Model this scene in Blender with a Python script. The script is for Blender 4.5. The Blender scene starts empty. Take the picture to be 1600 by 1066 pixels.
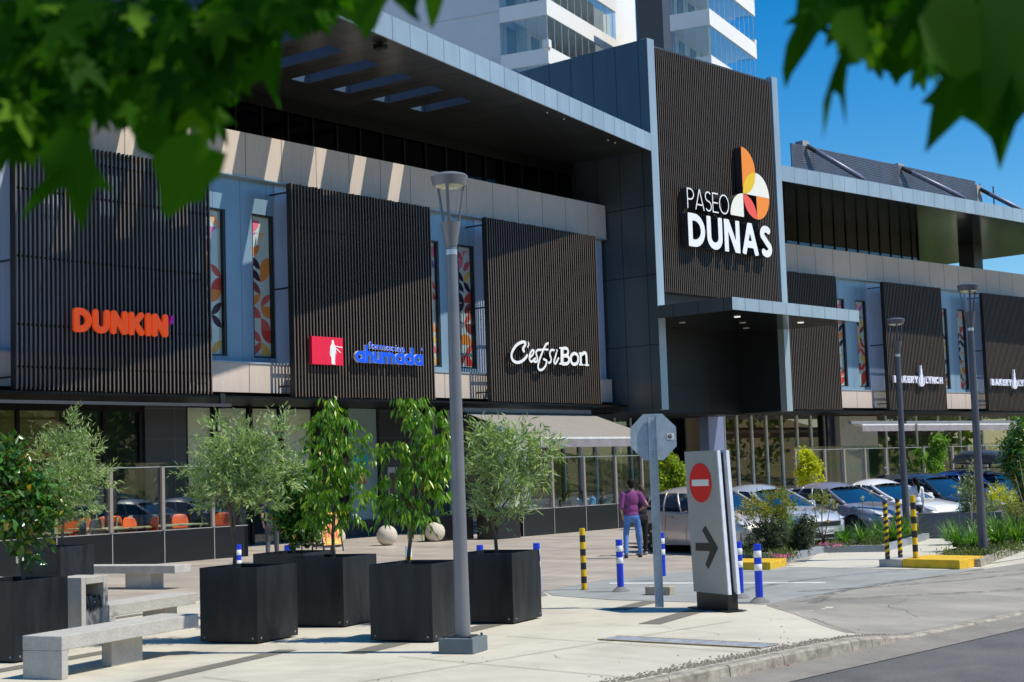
import bpy, bmesh, math, random
import numpy as np
from mathutils import Matrix, Vector
rad = math.radians
scene = bpy.context.scene
C = scene.collection

# ---------------------------------------------------------------- camera
YAW, PITCH, ROLL, FPX = 0.8364, 0.0846, -0.0330, 2406.8      # solved from the facade's vanishing points
CAM = np.array([0.0, 0.0, 2.0])
_f = np.array([math.sin(YAW)*math.cos(PITCH), math.cos(YAW)*math.cos(PITCH), math.sin(PITCH)])
_r = np.array([math.cos(YAW), -math.sin(YAW), 0.0]); _u = np.cross(_r, _f)
RR = math.cos(ROLL)*_r + math.sin(ROLL)*_u
UU = -math.sin(ROLL)*_r + math.cos(ROLL)*_u
FF = _f
cd = bpy.data.cameras.new('camera'); cam = bpy.data.objects.new('camera', cd); C.objects.link(cam)
cd.sensor_width = 36.0; cd.lens = FPX/1600*36
m = Matrix(((RR[0], UU[0], -FF[0], CAM[0]), (RR[1], UU[1], -FF[1], CAM[1]), (RR[2], UU[2], -FF[2], CAM[2]), (0, 0, 0, 1)))
cam.matrix_world = m
cd.clip_start = 0.1; cd.clip_end = 3000
cd.dof.use_dof = True; cd.dof.focus_distance = 34.0; cd.dof.aperture_fstop = 4.5
scene.camera = cam

# ---------------------------------------------------------------- light
SUN_EL, SUN_AZ = 57.0, -62.0          # azimuth of the sun, degrees counter-clockwise from +X
w = bpy.data.worlds.new("World"); scene.world = w; w.use_nodes = True
nt = w.node_tree; nt.nodes.clear()
out = nt.nodes.new('ShaderNodeOutputWorld'); bg = nt.nodes.new('ShaderNodeBackground')
sky = nt.nodes.new('ShaderNodeTexSky'); sky.sky_type = 'NISHITA'; sky.sun_disc = False
sky.sun_elevation = rad(SUN_EL); sky.sun_rotation = rad(90-SUN_AZ)
sky.air_density = 1.0; sky.dust_density = 0.1; sky.ozone_density = 3.0; sky.altitude = 300
hs = nt.nodes.new('ShaderNodeHueSaturation'); hs.inputs['Saturation'].default_value = 1.5; hs.inputs['Value'].default_value = 1.95
nt.links.new(sky.outputs[0], hs.inputs['Color']); nt.links.new(hs.outputs[0], bg.inputs[0])
bg.inputs[1].default_value = 0.07
nt.links.new(bg.outputs[0], out.inputs[0])
sd = bpy.data.lights.new('sun', 'SUN'); sd.energy = 5.0; sd.angle = rad(0.5); sd.color = (1.0, 0.935, 0.81)
so = bpy.data.objects.new('sun', sd); C.objects.link(so)
sv = Vector((math.cos(rad(SUN_AZ))*math.cos(rad(SUN_EL)), math.sin(rad(SUN_AZ))*math.cos(rad(SUN_EL)), math.sin(rad(SUN_EL))))
so.rotation_euler = sv.to_track_quat('Z', 'Y').to_euler(); so.location = (0, -20, 60)
scene.view_settings.view_transform = 'Standard'; scene.view_settings.look = 'None'
scene.view_settings.exposure = 0.0; scene.view_settings.gamma = 1.0
scene.render.engine = 'CYCLES'
scene.cycles.max_bounces = 7; scene.cycles.transparent_max_bounces = 12
scene.cycles.sample_clamp_indirect = 6

# ---------------------------------------------------------------- geometry of the place
def ray(x, y): return FF + RR*(x-800)/FPX - UU*(y-533)/FPX
def G(x, y, z=0.0):
    d = ray(x, y); t = (z-CAM[2])/d[2]; return CAM + d*t
def PLN(x, y, n, k):
    d = ray(x, y); n = np.array(n, float); t = (k-n@CAM)/(n@d); return CAM+d*t
def DEP(x, y, D):
    d = ray(x, y); return CAM+d*D/(d@FF)
AL, AR = 0.0734, 0.0699
uL = np.array([math.cos(AL), math.sin(AL), 0]); nL = np.array([-math.sin(AL), math.cos(AL), 0])
uR = np.array([math.cos(AR), -math.sin(AR), 0]); nR = np.array([math.sin(AR), math.cos(AR), 0])
XX = np.array([1., 0, 0]); YY = np.array([0, 1., 0]); ZZ = np.array([0, 0, 1.])
def LW(u, k, z): return uL*u + nL*k + ZZ*z       # left wing frame
def RW(u, k, z): return uR*u + nR*k + ZZ*z       # right wing frame
def dirv(deg): return np.array([math.cos(rad(deg)), math.sin(rad(deg)), 0.0])

# ---------------------------------------------------------------- tags, things, meshes
def tag(o, label=None, cat=None, group=None, kind=None):
    if label: o['label'] = label
    if cat: o['category'] = cat
    if group: o['group'] = group
    if kind: o['kind'] = kind
    return o
def thing(name, label, cat, loc=(0, 0, 0), group=None):
    o = bpy.data.objects.new(name, None); C.objects.link(o); o.location = Vector([float(a) for a in loc])
    o.empty_display_size = 0.2
    return tag(o, label, cat, group)
def kids(o): return [c for c in list(C.objects) if c.parent == o]
def dup(root, loc=None, rotz=None, label=None, group=None, scale=None):
    r = root.copy(); C.objects.link(r)
    if loc is not None: r.location = Vector([float(a) for a in loc])
    if rotz is not None: r.rotation_euler = (0, 0, rotz)
    if scale is not None: r.scale = (scale,)*3 if not hasattr(scale, '__len__') else scale
    if label: r['label'] = label
    if group: r['group'] = group
    for ch in root.children:
        c = ch.copy(); C.objects.link(c); c.parent = r; c.matrix_parent_inverse = ch.matrix_parent_inverse.copy()
        for g in ch.children:
            d = g.copy(); C.objects.link(d); d.parent = c; d.matrix_parent_inverse = g.matrix_parent_inverse.copy()
    return r
class MB:
    def __init__(s): s.v = []; s.f = []; s.m = []
    def add(s, vs, fs, mi=0):
        b = len(s.v); s.v += [tuple(float(c) for c in v) for v in vs]
        s.f += [tuple(b+i for i in f) for f in fs]; s.m += [mi]*len(fs); return s
    def para(s, o, a, b, c, mi=0):          # box from a corner and three edge vectors
        o = np.array(o, float); a, b, c = [np.array(t, float) for t in (a, b, c)]
        if np.dot(np.cross(a, b), c) < 0: a, b = b, a
        P = [o, o+a, o+a+b, o+b, o+c, o+a+c, o+a+b+c, o+b+c]
        return s.add(P, [(0, 3, 2, 1), (4, 5, 6, 7), (0, 1, 5, 4), (1, 2, 6, 5), (2, 3, 7, 6), (3, 0, 4, 7)], mi)
    def box(s, c, size, ang=0.0, mi=0):
        a = dirv(ang)*size[0]; b = dirv(ang+90)*size[1]; z = ZZ*size[2]
        return s.para(np.array(c, float)-a/2-b/2-z/2, a, b, z, mi)
    def prism(s, pts, vec, mi=0):
        n = len(pts); pts = [np.array(p, float) for p in pts]; vec = np.array(vec, float)
        nn = np.zeros(3)
        for i in range(n): nn += np.cross(pts[i], pts[(i+1) % n])
        if nn@vec > 0: pts = pts[::-1]
        P = pts+[p+vec for p in pts]
        return s.add(P, [tuple(range(n)), tuple(range(2*n-1, n-1, -1))]+[(i, i+n, (i+1) % n+n, (i+1) % n) for i in range(n)], mi)
    def poly(s, pts, mi=0): return s.add(pts, [tuple(range(len(pts)))], mi)
    def tube(s, pts, r, n=8, mi=0, cap=True):
        pts = [np.array(p, float) for p in pts]
        if not hasattr(r, '__len__'): r = [r]*len(pts)
        prev = None; vs = []
        for i, p in enumerate(pts):
            t = pts[min(i+1, len(pts)-1)]-pts[max(i-1, 0)]; L = np.linalg.norm(t)
            t = t/L if L > 1e-9 else np.array([0, 0, 1.])
            if prev is None:
                a = np.cross(t, [0, 0, 1.] if abs(t[2]) < .9 else [1., 0, 0])
            else: a = prev-t*(prev@t)
            a = a/np.linalg.norm(a); prev = a; b = np.cross(t, a)
            for k in range(n):
                q = 2*math.pi*k/n; vs.append(p+(a*math.cos(q)+b*math.sin(q))*r[i])
        fs = [(i*n+k, i*n+(k+1) % n, (i+1)*n+(k+1) % n, (i+1)*n+k) for i in range(len(pts)-1) for k in range(n)]
        if cap: fs += [tuple(range(n-1, -1, -1)), tuple((len(pts)-1)*n+k for k in range(n))]
        return s.add(vs, fs, mi)
    def lathe(s, prof, base=(0, 0, 0), n=24, mi=0, axis=None):
        base = np.array(base, float)
        if axis is None: ax, e1, e2 = ZZ, XX, YY
        else:
            ax = np.array(axis, float); ax = ax/np.linalg.norm(ax)
            e1 = np.cross(ax, ZZ if abs(ax[2]) < .9 else XX); e1 /= np.linalg.norm(e1); e2 = np.cross(ax, e1)
        vs = []
        for r, z in prof:
            for k in range(n):
                q = 2*math.pi*k/n; vs.append(base+ax*z+(e1*math.cos(q)+e2*math.sin(q))*r)
        fs = [(i*n+k, i*n+(k+1) % n, (i+1)*n+(k+1) % n, (i+1)*n+k) for i in range(len(prof)-1) for k in range(n)]
        if prof[0][0] > 1e-4: fs.append(tuple(range(n-1, -1, -1)))
        if prof[-1][0] > 1e-4: fs.append(tuple((len(prof)-1)*n+k for k in range(n)))
        return s.add(vs, fs, mi)
    def build(s, name, mats, parent=None, smooth=False, bevel=0, loc=None, kind=None, auto=None):
        me = bpy.data.meshes.new(name)
        if loc is not None:
            l = np.array(loc, float); vv = [tuple(np.array(v)-l) for v in s.v]
        else: vv = s.v
        me.from_pydata(vv, [], s.f)
        if not isinstance(mats, (list, tuple)): mats = [mats]
        for mt in mats: me.materials.append(mt)
        me.polygons.foreach_set('material_index', s.m)
        if smooth: me.polygons.foreach_set('use_smooth', [True]*len(s.f))
        me.update()
        o = bpy.data.objects.new(name, me); C.objects.link(o)
        if loc is not None: o.location = Vector([float(a) for a in loc])
        if parent is not None:
            o.parent = parent
            pl = parent
            M = Matrix.Identity(4)
            chain = []
            while pl is not None: chain.append(pl); pl = pl.parent
            W = Matrix.Identity(4)
            for q in reversed(chain): W = W @ q.matrix_parent_inverse @ q.matrix_basis
            o.matrix_parent_inverse = W.inverted()
        if bevel:
            md = o.modifiers.new('bevel', 'BEVEL'); md.width = bevel; md.segments = 2; md.limit_method = 'ANGLE'; md.angle_limit = rad(40)
        if auto:
            me.polygons.foreach_set('use_smooth', [True]*len(s.f))
            md = o.modifiers.new('split', 'EDGE_SPLIT'); md.split_angle = rad(auto)
        if kind: o['kind'] = kind
        return o

# ---------------------------------------------------------------- materials
MAT = {}
def newmat(name):
    mt = bpy.data.materials.new(name); mt.use_nodes = True; t = mt.node_tree
    return mt, t, t.nodes['Principled BSDF']
def N(t, kind, **kw):
    n = t.nodes.new(kind)
    for k, v in kw.items():
        if k in n.inputs: n.inputs[k].default_value = v
        else: setattr(n, k, v)
    return n
def mat(name, col, rough=.6, metal=0.0, var=.12, scale=3.0, bump=0.0, bscale=40.0, stretch=None, spec=.5, coat=0.0, col2=None, fine=0.0, stain=0.0):
    if name in MAT: return MAT[name]
    mt, t, b = newmat(name)
    b.inputs['Roughness'].default_value = rough; b.inputs['Metallic'].default_value = metal
    b.inputs['Specular IOR Level'].default_value = spec
    if coat: b.inputs['Coat Weight'].default_value = coat; b.inputs['Coat Roughness'].default_value = .05
    tc = N(t, 'ShaderNodeTexCoord'); src = tc.outputs['Object']
    if stretch:
        mp = N(t, 'ShaderNodeMapping'); mp.inputs['Scale'].default_value = stretch[:3]
        if len(stretch) > 3: mp.inputs['Rotation'].default_value = (0, 0, rad(stretch[3]))
        t.links.new(src, mp.inputs[0]); src = mp.outputs[0]
    nz = N(t, 'ShaderNodeTexNoise', Scale=scale, Detail=8.0, Roughness=.6); t.links.new(src, nz.inputs['Vector'])
    rp = N(t, 'ShaderNodeValToRGB'); c = np.array(col[:3]); c2 = np.array(col2[:3]) if col2 else None
    lo = c*(1-var) if c2 is None else c; hi = np.minimum(c*(1+var), 1) if c2 is None else c2
    rp.color_ramp.elements[0].position = .32; rp.color_ramp.elements[1].position = .68
    rp.color_ramp.elements[0].color = (*lo, 1); rp.color_ramp.elements[1].color = (*hi, 1)
    t.links.new(nz.outputs[0], rp.inputs[0]); colout = rp.outputs[0]
    if fine:
        n2 = N(t, 'ShaderNodeTexNoise', Scale=bscale, Detail=3.0); t.links.new(src, n2.inputs['Vector'])
        r2 = N(t, 'ShaderNodeMapRange'); r2.inputs['From Min'].default_value = .3; r2.inputs['From Max'].default_value = .7
        r2.inputs['To Min'].default_value = 1-fine; r2.inputs['To Max'].default_value = 1+fine
        t.links.new(n2.outputs[0], r2.inputs[0])
        mx = N(t, 'ShaderNodeVectorMath', operation='MULTIPLY'); t.links.new(colout, mx.inputs[0]); t.links.new(r2.outputs[0], mx.inputs[1]); colout = mx.outputs[0]
    if stain:
        for sc_, th_, k_ in ((.35, .5, stain), (2.6, .62, stain*.8)):
            n2 = N(t, 'ShaderNodeTexNoise', Scale=sc_, Detail=9.0, Roughness=.7, Distortion=1.2); t.links.new(tc.outputs['Object'], n2.inputs['Vector'])
            r2 = N(t, 'ShaderNodeMapRange'); r2.inputs['From Min'].default_value = th_; r2.inputs['From Max'].default_value = th_+.16
            r2.inputs['To Min'].default_value = 1; r2.inputs['To Max'].default_value = 1-k_; t.links.new(n2.outputs[0], r2.inputs[0])
            mx = N(t, 'ShaderNodeVectorMath', operation='MULTIPLY'); t.links.new(colout, mx.inputs[0]); t.links.new(r2.outputs[0], mx.inputs[1]); colout = mx.outputs[0]
        vo = N(t, 'ShaderNodeTexVoronoi', Scale=3.2, Randomness=1.0); t.links.new(tc.outputs['Object'], vo.inputs['Vector'])
        r2 = N(t, 'ShaderNodeMapRange'); r2.inputs['From Min'].default_value = .035; r2.inputs['From Max'].default_value = .06
        r2.inputs['To Min'].default_value = .62; r2.inputs['To Max'].default_value = 1; t.links.new(vo.outputs['Distance'], r2.inputs[0])
        mx = N(t, 'ShaderNodeVectorMath', operation='MULTIPLY'); t.links.new(colout, mx.inputs[0]); t.links.new(r2.outputs[0], mx.inputs[1]); colout = mx.outputs[0]
    t.links.new(colout, b.inputs['Base Color'])
    if bump:
        n2 = N(t, 'ShaderNodeTexNoise', Scale=bscale, Detail=5.0); t.links.new(src, n2.inputs['Vector'])
        bp = N(t, 'ShaderNodeBump', Strength=bump, Distance=.01); t.links.new(n2.outputs[0], bp.inputs['Height']); t.links.new(bp.outputs[0], b.inputs['Normal'])
    MAT[name] = mt; return mt
def glass(name, tint=(.75, .85, .83), refl=1.0, rough=0.01, base=.04):
    if name in MAT: return MAT[name]
    mt, t, b = newmat(name); t.nodes.remove(b); o = t.nodes['Material Output']
    tr = N(t, 'ShaderNodeBsdfTransparent'); tr.inputs[0].default_value = (*tint, 1)
    gl = N(t, 'ShaderNodeBsdfGlossy', Roughness=rough); gl.inputs[0].default_value = (1, 1, 1, 1)
    fr = N(t, 'ShaderNodeFresnel', IOR=1.5); ge = N(t, 'ShaderNodeNewGeometry'); io = N(t, 'ShaderNodeMapRange')      # same reflectance from either side of the pane
    io.inputs['To Min'].default_value = 1.5; io.inputs['To Max'].default_value = 1/1.5; t.links.new(ge.outputs['Backfacing'], io.inputs[0]); t.links.new(io.outputs[0], fr.inputs['IOR'])
    mp = N(t, 'ShaderNodeMath', operation='MULTIPLY_ADD'); mp.inputs[1].default_value = refl; mp.inputs[2].default_value = base
    mp.use_clamp = True
    t.links.new(fr.outputs[0], mp.inputs[0])
    mx = N(t, 'ShaderNodeMixShader'); t.links.new(mp.outputs[0], mx.inputs[0]); t.links.new(tr.outputs[0], mx.inputs[1]); t.links.new(gl.outputs[0], mx.inputs[2])
    t.links.new(mx.outputs[0], o.inputs[0]); MAT[name] = mt; return mt
def leafmat(name, c1, c2, c3=None, rough=.45, trans=.35, spec=.4):
    if name in MAT: return MAT[name]
    mt, t, b = newmat(name); o = t.nodes['Material Output']
    g = N(t, 'ShaderNodeNewGeometry'); rp = N(t, 'ShaderNodeValToRGB')
    rp.color_ramp.elements[0].color = (*c1, 1); rp.color_ramp.elements[1].color = (*c2, 1)
    rp.color_ramp.elements[1].position = .90
    if c3 is not None:
        e = rp.color_ramp.elements.new(.995); e.color = (*c3, 1)
    t.links.new(g.outputs['Random Per Island'], rp.inputs[0]); t.links.new(rp.outputs[0], b.inputs['Base Color'])
    b.inputs['Roughness'].default_value = rough; b.inputs['Specular IOR Level'].default_value = spec
    tr = N(t, 'ShaderNodeBsdfTranslucent')
    vm = N(t, 'ShaderNodeVectorMath', operation='MULTIPLY'); vm.inputs[1].default_value = (1.5, 1.7, .5)
    t.links.new(rp.outputs[0], vm.inputs[0]); t.links.new(vm.outputs[0], tr.inputs[0])
    mx = N(t, 'ShaderNodeMixShader'); mx.inputs[0].default_value = trans
    t.links.new(b.outputs[0], mx.inputs[1]); t.links.new(tr.outputs[0], mx.inputs[2]); t.links.new(mx.outputs[0], o.inputs[0])
    MAT[name] = mt; return mt
def emit(name, col, s=1.0):
    mt, t, b = newmat(name); b.inputs['Base Color'].default_value = (*col, 1)
    b.inputs['Emission Color'].default_value = (*col, 1); b.inputs['Emission Strength'].default_value = s; return mt
def panelmat(name, col, rough, metal, var=.08, spec=.5):       # smooth aluminium composite with faint vertical weather streaks
    return mat(name, col, rough=rough, metal=metal, var=var, scale=1.3, stretch=(1.5, 1.5, .25), spec=spec)
# ---------------------------------------------------------------- the ground
def sheet(name, pts, z, m, kind='structure', n=1):
    b = MB(); b.poly([(p[0], p[1], p[2] if len(p) > 2 else z) for p in pts]); o = b.build(name, m)
    o['kind'] = kind; return o
def brick(name, col, a1, a2, w, h, off=.5, mortar=.01, rough=.4, metal=0., dark=.25, var=.06, spec=.5, grain=None, bump=0, o1=0., o2=0., smooth=.1):
    if name in MAT: return MAT[name]
    mt, t, b = newmat(name)
    tc = N(t, 'ShaderNodeTexCoord')
    d1 = N(t, 'ShaderNodeVectorMath', operation='DOT_PRODUCT'); d1.inputs[1].default_value = tuple(a1)
    d2 = N(t, 'ShaderNodeVectorMath', operation='DOT_PRODUCT'); d2.inputs[1].default_value = tuple(a2)
    t.links.new(tc.outputs['Object'], d1.inputs[0]); t.links.new(tc.outputs['Object'], d2.inputs[0])
    s1 = N(t, 'ShaderNodeMath', operation='ADD'); s1.inputs[1].default_value = 500*w+o1; t.links.new(d1.outputs['Value'], s1.inputs[0])
    s2 = N(t, 'ShaderNodeMath', operation='ADD'); s2.inputs[1].default_value = 500*h+o2; t.links.new(d2.outputs['Value'], s2.inputs[0])
    cx = N(t, 'ShaderNodeCombineXYZ'); t.links.new(s1.outputs[0], cx.inputs[0]); t.links.new(s2.outputs[0], cx.inputs[1])
    bk = N(t, 'ShaderNodeTexBrick'); bk.offset = off; bk.offset_frequency = 2
    bk.inputs['Scale'].default_value = 1.0; bk.inputs['Brick Width'].default_value = w; bk.inputs['Row Height'].default_value = h
    bk.inputs['Mortar Size'].default_value = mortar; bk.inputs['Mortar Smooth'].default_value = smooth; bk.inputs['Bias'].default_value = 0
    c = np.array(col)
    bk.inputs['Color1'].default_value = (*(c*(1-var)), 1); bk.inputs['Color2'].default_value = (*np.minimum(c*(1+var), 1), 1)
    bk.inputs['Mortar'].default_value = (*(c*dark), 1)
    t.links.new(cx.outputs[0], bk.inputs['Vector']); colout = bk.outputs['Color']
    nz = N(t, 'ShaderNodeTexNoise', Scale=1.5 if grain is None else grain[0], Detail=8.0)
    mp = N(t, 'ShaderNodeMapping'); mp.inputs['Scale'].default_value = (1, 1, .3) if grain is None else grain[1]
    t.links.new(tc.outputs['Object'], mp.inputs[0]); t.links.new(mp.outputs[0], nz.inputs['Vector'])
    r2 = N(t, 'ShaderNodeMapRange'); r2.inputs['From Min'].default_value = .3; r2.inputs['From Max'].default_value = .7
    k = .1 if grain is None else grain[2]
    r2.inputs['To Min'].default_value = 1-k; r2.inputs['To Max'].default_value = 1+k; t.links.new(nz.outputs[0], r2.inputs[0])
    mx = N(t, 'ShaderNodeVectorMath', operation='MULTIPLY'); t.links.new(colout, mx.inputs[0]); t.links.new(r2.outputs[0], mx.inputs[1])
    t.links.new(mx.outputs[0], b.inputs['Base Color'])
    b.inputs['Roughness'].default_value = rough; b.inputs['Metallic'].default_value = metal; b.inputs['Specular IOR Level'].default_value = spec
    if bump:
        bp = N(t, 'ShaderNodeBump', Strength=bump, Distance=.02); bp.invert = True
        t.links.new(bk.outputs['Fac'], bp.inputs['Height']); t.links.new(bp.outputs[0], b.inputs['Normal'])
    MAT[name] = mt; return mt

g16, g106 = dirv(16), dirv(106)
m_earth = mat('grassy earth', (.05, .075, .02), rough=.95, scale=.05, col2=(.10, .09, .04))
m_conc = mat('plaza concrete', (.50, .465, .37), rough=.85, scale=.9, col2=(.62, .575, .465), bump=.15, bscale=60, fine=.06, stain=.19)
m_pave = brick('wood look paving', (.48, .42, .35), g16, g106, 1.2, .2, off=.37, mortar=.003, rough=.4, dark=.7, var=.05, grain=(1.1, (1, .35, 1), .25), spec=.5)
m_drive = mat('driveway asphalt', (.25, .265, .255), rough=.85, scale=1.2, col2=(.35, .36, .34), bump=.3, bscale=180, fine=.16, stain=.12)
m_apron = mat('worn concrete apron', (.20, .19, .17), rough=.9, scale=.55, col2=(.42, .39, .33), bump=.2, bscale=120, stretch=(1.0, .6, 1, 30), fine=.14, stain=.14)
m_asph = mat('road asphalt', (.095, .093, .092), rough=.85, scale=1.0, col2=(.15, .146, .14), bump=.6, bscale=130, fine=.6, stain=.2)
m_kerb = mat('kerb concrete', (.19, .17, .14), rough=.9, scale=7, col2=(.44, .40, .33), bump=.5, bscale=40, fine=.15)
m_gutter = mat('gutter concrete', (.20, .185, .16), rough=.9, scale=2, col2=(.28, .26, .225), bump=.4, bscale=90, fine=.15)
m_strip = mat('dark paving strip', (.17, .16, .13), rough=.85, var=.1, scale=4, bump=.3, bscale=120, fine=.2)

b = MB(); b.poly([(-900, -900, -.35), (1500, -900, -.35), (1500, 1500, -.35), (-900, 1500, -.35)])
o = b.build('ground', m_earth); o['kind'] = 'structure'
# road, gutter, kerb
RZ = -.13
sheet('road', [(-120, -9), (120, -9), (120, 8.5), (-120, 8.5)], RZ-.02, m_asph)
def kerbY(x): return 8.93
def kh(x):                                       # kerb upstand: full, then dropped at the vehicle crossing
    if x < 15.4: return 0.0
    if x > 17.2: return -.095
    t = (x-15.4)/1.8; t = t*t*(3-2*t); return -.095*t
b = MB(); b.poly([(-120, 8.35, RZ-.012), (120, 8.35, RZ-.012), (120, 8.95, RZ+.012), (-120, 8.95, RZ+.012)])
o = b.build('gutter', m_gutter); o['kind'] = 'structure'
b = MB(); xs = [-120]+[-2+1.0*i for i in range(17)]+[15.4+.15*i for i in range(13)]+[17.5+i for i in range(12)]+[120]
rng = random.Random(5)
for i in range(len(xs)-1):
    x0, x1 = xs[i], xs[i+1]; gap = .012 if (x1-x0) > .5 else 0
    z0, z1 = kh(x0), kh(x1); j = rng.uniform(-.004, .004)
    ya, yb = 8.93+j, 9.11
    P = [(x0, ya, RZ-.1), (x1-gap, ya, RZ-.1), (x1-gap, yb, RZ-.1), (x0, yb, RZ-.1), (x0, ya+.02, z0-.02), (x1-gap, ya+.02, z1-.02), (x1-gap, yb, z1), (x0, yb, z0),
         (x0, ya+.045, z0+.001), (x1-gap, ya+.045, z1+.001)]
    b.add(P, [(0, 1, 5, 4), (4, 5, 9, 8), (8, 9, 6, 7), (0, 4, 8, 7, 3), (1, 2, 6, 9, 5)])
o = b.build('kerb', m_kerb); o['kind'] = 'structure'
# pavement: flat plaza, dipping to the dropped kerb in front of the driveway
def pz(x, y):
    if y > 11.2 or x < 14.5: return 0.0
    return kh(x)*(1-min(1, max(0, (y-9.11)/2.1)))
xs2 = [-150, 0, 8, 12, 14.5]+[15+.25*i for i in range(11)]+[18.5, 22, 30, 60, 160]; ys2 = [9.11, 9.5, 9.9, 10.3, 10.8, 11.2, 13, 18, 40, 70, 140]
b = MB(); vs = [(x, y, pz(x, y)) for y in ys2 for x in xs2]; n = len(xs2)
fs = [(j*n+i, j*n+i+1, (j+1)*n+i+1, (j+1)*n+i) for j in range(len(ys2)-1) for i in range(n-1)]
b.add(vs, fs); o = b.build('pavement', m_conc); o['kind'] = 'structure'
# vehicle crossing apron (brown-grey concrete), following the dip
apx = [16.4+.2*i for i in range(12)]+[19, 20, 22, 24, 26, 30, 45, 120]; b = MB(); vs = []; fs = []
def apn(x): return min(12.38, 9.6+(x-16.4)*1.15)
rows = 8
for x in apx:
    for j in range(rows+1):
        y = 9.115+(apn(x)-9.115)*j/rows; vs.append((x, y, pz(x, y)+.004))
for i in range(len(apx)-1):
    for j in range(rows): a = i*(rows+1)+j; fs.append((a, a+rows+1, a+rows+2, a+1))
b.add(vs, fs); o = b.build('driveway_apron', m_apron); o['kind'] = 'structure'
sheet('driveway', [(19.4, 16.98), (18.85, 16.3), (18.56, 14.9), (18.77, 12.26), (20.1, 12.40), (26.1, 12.40), (26.1, 16.9), (25.2, 16.8), (24.2, 17.4), (21.9, 17.7)], .006, m_drive)
sheet('paved_forecourt', [(19.4, 17.0), (21.9, 17.72), (24.2, 17.42), (25.2, 16.82), (40, 16.2), (120, 16.2), (120, 60), (-40, 60), (2, 40), (15.2, 22.6)], .004, m_pave)
sheet('ramp_slab', [(25.55, 12.9), (25.55, 16.25), (26.25, 16.25), (31.0, 18.6), (31.2, 17.2), (36.4, 19.9), (36.6, 12.9)], .010, mat('ramp concrete', (.56, .53, .44), rough=.85, var=.06, scale=1.2, fine=.05))
b = MB()
for (x0, y0, x1, y1, wd, a) in ((9.0, 13.27, 11.8, 14.2, .25, 18), (11.9, 13.15, 13.0, 13.5, .3, 18), (14.2, 13.65, 15.4, 14.0, .3, 16), (15.93, 12.0, 18.2, 12.65, .3, 16), (17.3, 13.62, 18.8, 14.05, .3, 16),
                             (9.2, 15.75, 10.9, 16.25, .27, 16), (7.2, 12.7, 9.0, 13.27, .25, 18), (6, 14.8, 9.2, 15.75, .27, 16), (10.2, 19.2, 14.0, 20.3, .25, 16)):
    d = np.array([x1-x0, y1-y0, 0.]); nn = np.array([-d[1], d[0], 0]); nn = nn/np.linalg.norm(nn)*wd; p = np.array([x0, y0, .005]); b.poly([p, p+d, p+d+nn, p+nn])
o = b.build('paving_strips', m_strip); o['kind'] = 'structure'
b = MB()                                        # sawn joints in the slabs
for p, q in (((18.63, 12.04), (16.43, 9.5)), ((11.9, 12.6), (11.75, 9.12)), ((14.0, 12.9), (13.9, 9.12)), ((9.7, 13.2), (9.6, 9.12)), ((9.0, 11.4), (16.6, 11.35))):
    p = np.array([*p, .0045]); q = np.array([*q, .0045]); d = q-p; nn = np.array([-d[1], d[0], 0]); nn = nn/np.linalg.norm(nn)*.012; b.poly([p, q, q+nn, p+nn])
for i in range(len(b.v)): b.v[i] = (b.v[i][0], b.v[i][1], pz(b.v[i][0], b.v[i][1])+.0075)
o = b.build('pavement_joints', mat('joint', (.12, .105, .08), var=.2)); o['kind'] = 'structure'
rc = random.Random(21); b = MB()               # hairline cracks wandering over the slabs
for (x, y, a, L) in ((15.2, 10.6, 20, 2.2), (20.5, 10.9, 160, 2.6), (24.0, 10.2, 20, 3.2), (12.6, 10.4, 75, 1.3), (10.8, 12.4, -20, 1.6), (17.6, 10.3, 100, 1.6), (28, 11.0, 5, 4), (13.6, 12.2, 150, 1.8)):
    p = np.array([x, y]); aa = rad(a); n_ = int(L/.09)
    for k in range(n_):
        aa += rc.gauss(0, .28); q = p+np.array([math.cos(aa), math.sin(aa)])*.09; w_ = np.array([-math.sin(aa), math.cos(aa)])*rc.uniform(.0015, .004)
        b.poly([(p[0]-w_[0], p[1]-w_[1], pz(p[0], p[1])+.0085), (q[0]-w_[0], q[1]-w_[1], pz(q[0], q[1])+.0085), (q[0]+w_[0], q[1]+w_[1], pz(q[0], q[1])+.0085), (p[0]+w_[0], p[1]+w_[1], pz(p[0], p[1])+.0085)]); p = q
o = b.build('pavement_cracks', mat('joint', (.12, .105, .08))); o['kind'] = 'structure'
def veil(name, col, k):                          # thin grime that lets the slab show through
    mt, t, bb = newmat(name); bb.inputs['Base Color'].default_value = (*col, 1); bb.inputs['Roughness'].default_value = .8
    o_ = t.nodes['Material Output']; tr = N(t, 'ShaderNodeBsdfTransparent'); mx = N(t, 'ShaderNodeMixShader'); tc = N(t, 'ShaderNodeTexCoord'); nz = N(t, 'ShaderNodeTexNoise', Scale=5.0, Detail=8.0, Roughness=.75)
    t.links.new(tc.outputs['Object'], nz.inputs['Vector']); mr = N(t, 'ShaderNodeMapRange'); mr.inputs['From Min'].default_value = .42; mr.inputs['From Max'].default_value = .7; mr.inputs['To Max'].default_value = k
    t.links.new(nz.outputs[0], mr.inputs[0]); t.links.new(mr.outputs[0], mx.inputs[0]); t.links.new(tr.outputs[0], mx.inputs[1]); t.links.new(bb.outputs[0], mx.inputs[2]); t.links.new(mx.outputs[0], o_.inputs[0]); return mt
m_tyre = veil('tyre rubber marks', (.05, .048, .045), .55)
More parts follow.
